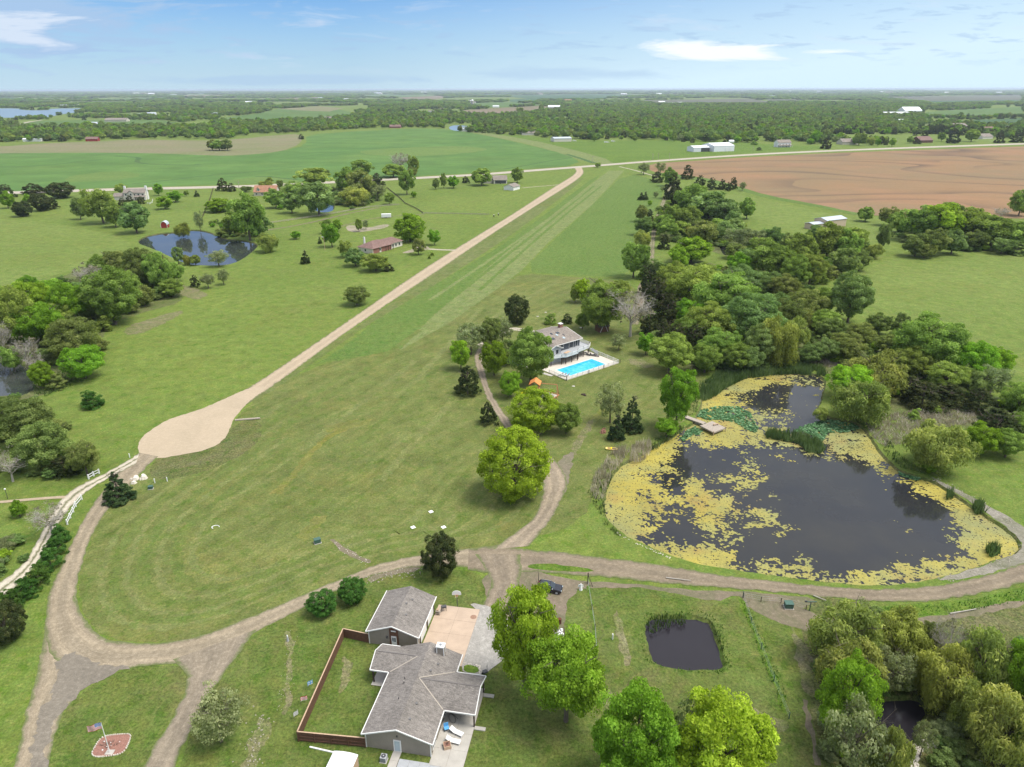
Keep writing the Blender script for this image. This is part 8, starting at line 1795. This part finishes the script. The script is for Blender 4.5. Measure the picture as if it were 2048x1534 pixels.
blades('cattails', [CAT, ISL, [(1892, 990), (1905, 984), (1906, 998), (1893, 1001)], [(1942, 1012), (1960, 1005), (1974, 1025), (1960, 1035), (1945, 1025)], [(1968, 1100), (1990, 1092), (2000, 1110), (1980, 1116)]], 2.3, .14, 20, REED, 'dark green cattails round the shore and islet of the large pond', 51)
blades('dry_reeds', [[(1258, 922), (1262, 893), (1280, 886), (1300, 880), (1304, 905), (1288, 922), (1268, 926)], [(1180, 985), (1186, 955), (1200, 935), (1225, 905), (1245, 895), (1258, 905), (1245, 925), (1225, 945), (1215, 970), (1205, 1000), (1190, 1000)]], 1.7, .10, 11, DRYR, 'pale dry reeds along the left shore of the large pond', 52, z=-.05)
blades('shore_weeds', [[(1172, 990), (1190, 950), (1215, 920), (1232, 935), (1215, 975), (1205, 1000), (1212, 1030), (1205, 1035), (1185, 1010)], [(1304, 905), (1330, 884), (1366, 862), (1366, 850), (1330, 870), (1300, 885)], [(1392, 832), (1398, 800), (1410, 770), (1400, 765), (1384, 800), (1376, 832)], [(1203, 1035), (1232, 1062), (1250, 1074), (1232, 1072), (1205, 1050)],
                       [(1765, 905), (1800, 938), (1860, 955), (1880, 975), (1850, 950), (1800, 915), (1775, 880)], [(1298, 1236), (1340, 1229), (1372, 1234), (1368, 1250), (1330, 1256), (1302, 1266), (1290, 1255)], [(1415, 1240), (1432, 1256), (1443, 1290), (1450, 1312), (1436, 1300), (1425, 1265)], [(60, 750), (120, 740), (170, 760), (90, 790), (70, 785)]],
       1.0, .12, 9, WEED, 'mixed green weeds on the pond banks', 53, z=-.2)
blades('dry_brush', [[(1728, 845), (1777, 832), (1850, 824), (1914, 818), (1950, 828), (1960, 850), (1900, 858), (1837, 866), (1815, 890), (1770, 897), (1744, 878)], [(1590, 712), (1640, 700), (1720, 720), (1700, 740), (1640, 736)], [(0, 700), (50, 690), (80, 712), (30, 725), (0, 722)]], 1.2, .10, 12, BRUSH, 'matted grey brown dead brush on the right shore', 54, z=-.1, lean=1.3, thr=.15)
blades('tall_grass_tufts', [[(1695, 1228), (1780, 1218), (1900, 1212), (2048, 1182), (2048, 1208), (1900, 1232), (1760, 1240)], [(1480, 1205), (1496, 1205), (1560, 1360), (1580, 1430), (1565, 1430), (1520, 1320)], [(1290, 1228), (1400, 1222), (1440, 1240), (1465, 1330), (1450, 1350), (1330, 1345), (1290, 1325), (1272, 1270), (1282, 1268), (1296, 1318), (1333, 1338), (1448, 1340), (1425, 1245), (1385, 1231), (1295, 1233), (1280, 1250)]], .45, .10, 8, leafmat('grass_blade', (.075, .15, .025), (.13, .20, .05), .2), 'lush grass tufts along the ditches and the square pond', 55, z=-.02)

# stones at the shores and the curved stone edging
def cobbles(name, line, width, r, dens, mat, label, seed, z=0.0):
    g = random.Random(seed); pts = resample(smooth_open([P(*p) for p in line], 2), 1.0, False); mb = MB()
    for a, c_ in zip(pts[:-1], pts[1:]):
        for _ in range(dens):
            t = g.random(); p = a.lerp(c_, t); d = (c_ - a).normalized(); n = Vector((-d.y, d.x, 0)); p = p + n * g.uniform(-.5, .5) * width; s = r * g.uniform(.5, 1.3); an = g.random() * 6
            q = [(p.x + s * g.uniform(.75, 1.1) * math.cos(an + j * 1.256), p.y + s * g.uniform(.6, 1.05) * math.sin(an + j * 1.256)) for j in range(5)]; mb.hexa([(x, y, z - .05) for x, y in q], [(p.x + (x - p.x) * .6, p.y + (y - p.y) * .6, z + s * .6) for x, y in q])
    return meta(mb.obj(name, mat), label, None, None, 'stuff')
cobbles('stone_edging', [(1828, 1560), (1822, 1525), (1830, 1500), (1850, 1490), (1875, 1492), (1900, 1505), (1925, 1510), (1960, 1520)], 1.3, .22, 26, STONEP, 'curved band of pale stones at the bottom edge right of the black water', 61)
cobbles('shore_stones', [(1870, 962), (1900, 975), (1935, 995), (1975, 1018), (2015, 1045), (2050, 1080), (2050, 1105), (1990, 1135), (1920, 1155), (1880, 1165)], 2.0, .17, 5, STONED, 'pale stones scattered along the right shore of the large pond', 62)
cobbles('shore_stones', [(1230, 1065), (1270, 1088), (1310, 1104), (1340, 1118)], .5, .15, 4, STONEP, 'line of pale stones on the near left shore of the large pond', 63)
cobbles('field_stones', [(1688, 1445), (1698, 1480), (1710, 1520), (1720, 1560)], .7, .2, 10, STONEP, 'line of pale stones through the scrub at bottom right', 64)
for i, (a, c_) in enumerate([((1700, 1236), (1768, 1240)), ((1735, 1232), (1800, 1236)), ((1898, 1232), (1950, 1224)), ((1625, 1195), (1650, 1206)), ((1330, 1158), (1380, 1165))]):
    p = P(*a); q = P(*c_); o = MB().tube((0, 0, .2), q - p + Vector((0, 0, .3)), .13, .08, 6).obj('fallen_branch', M_BARKG); o.location = p
    meta(o, ['left pale fallen pole below the dark gravel road', 'second pale fallen pole behind the yellow willow', 'pale fallen branch in the green ditch at right', 'short fallen branch by the dirt bank', 'dark stick lying along the road edge above the square pond'][i], 'branch')
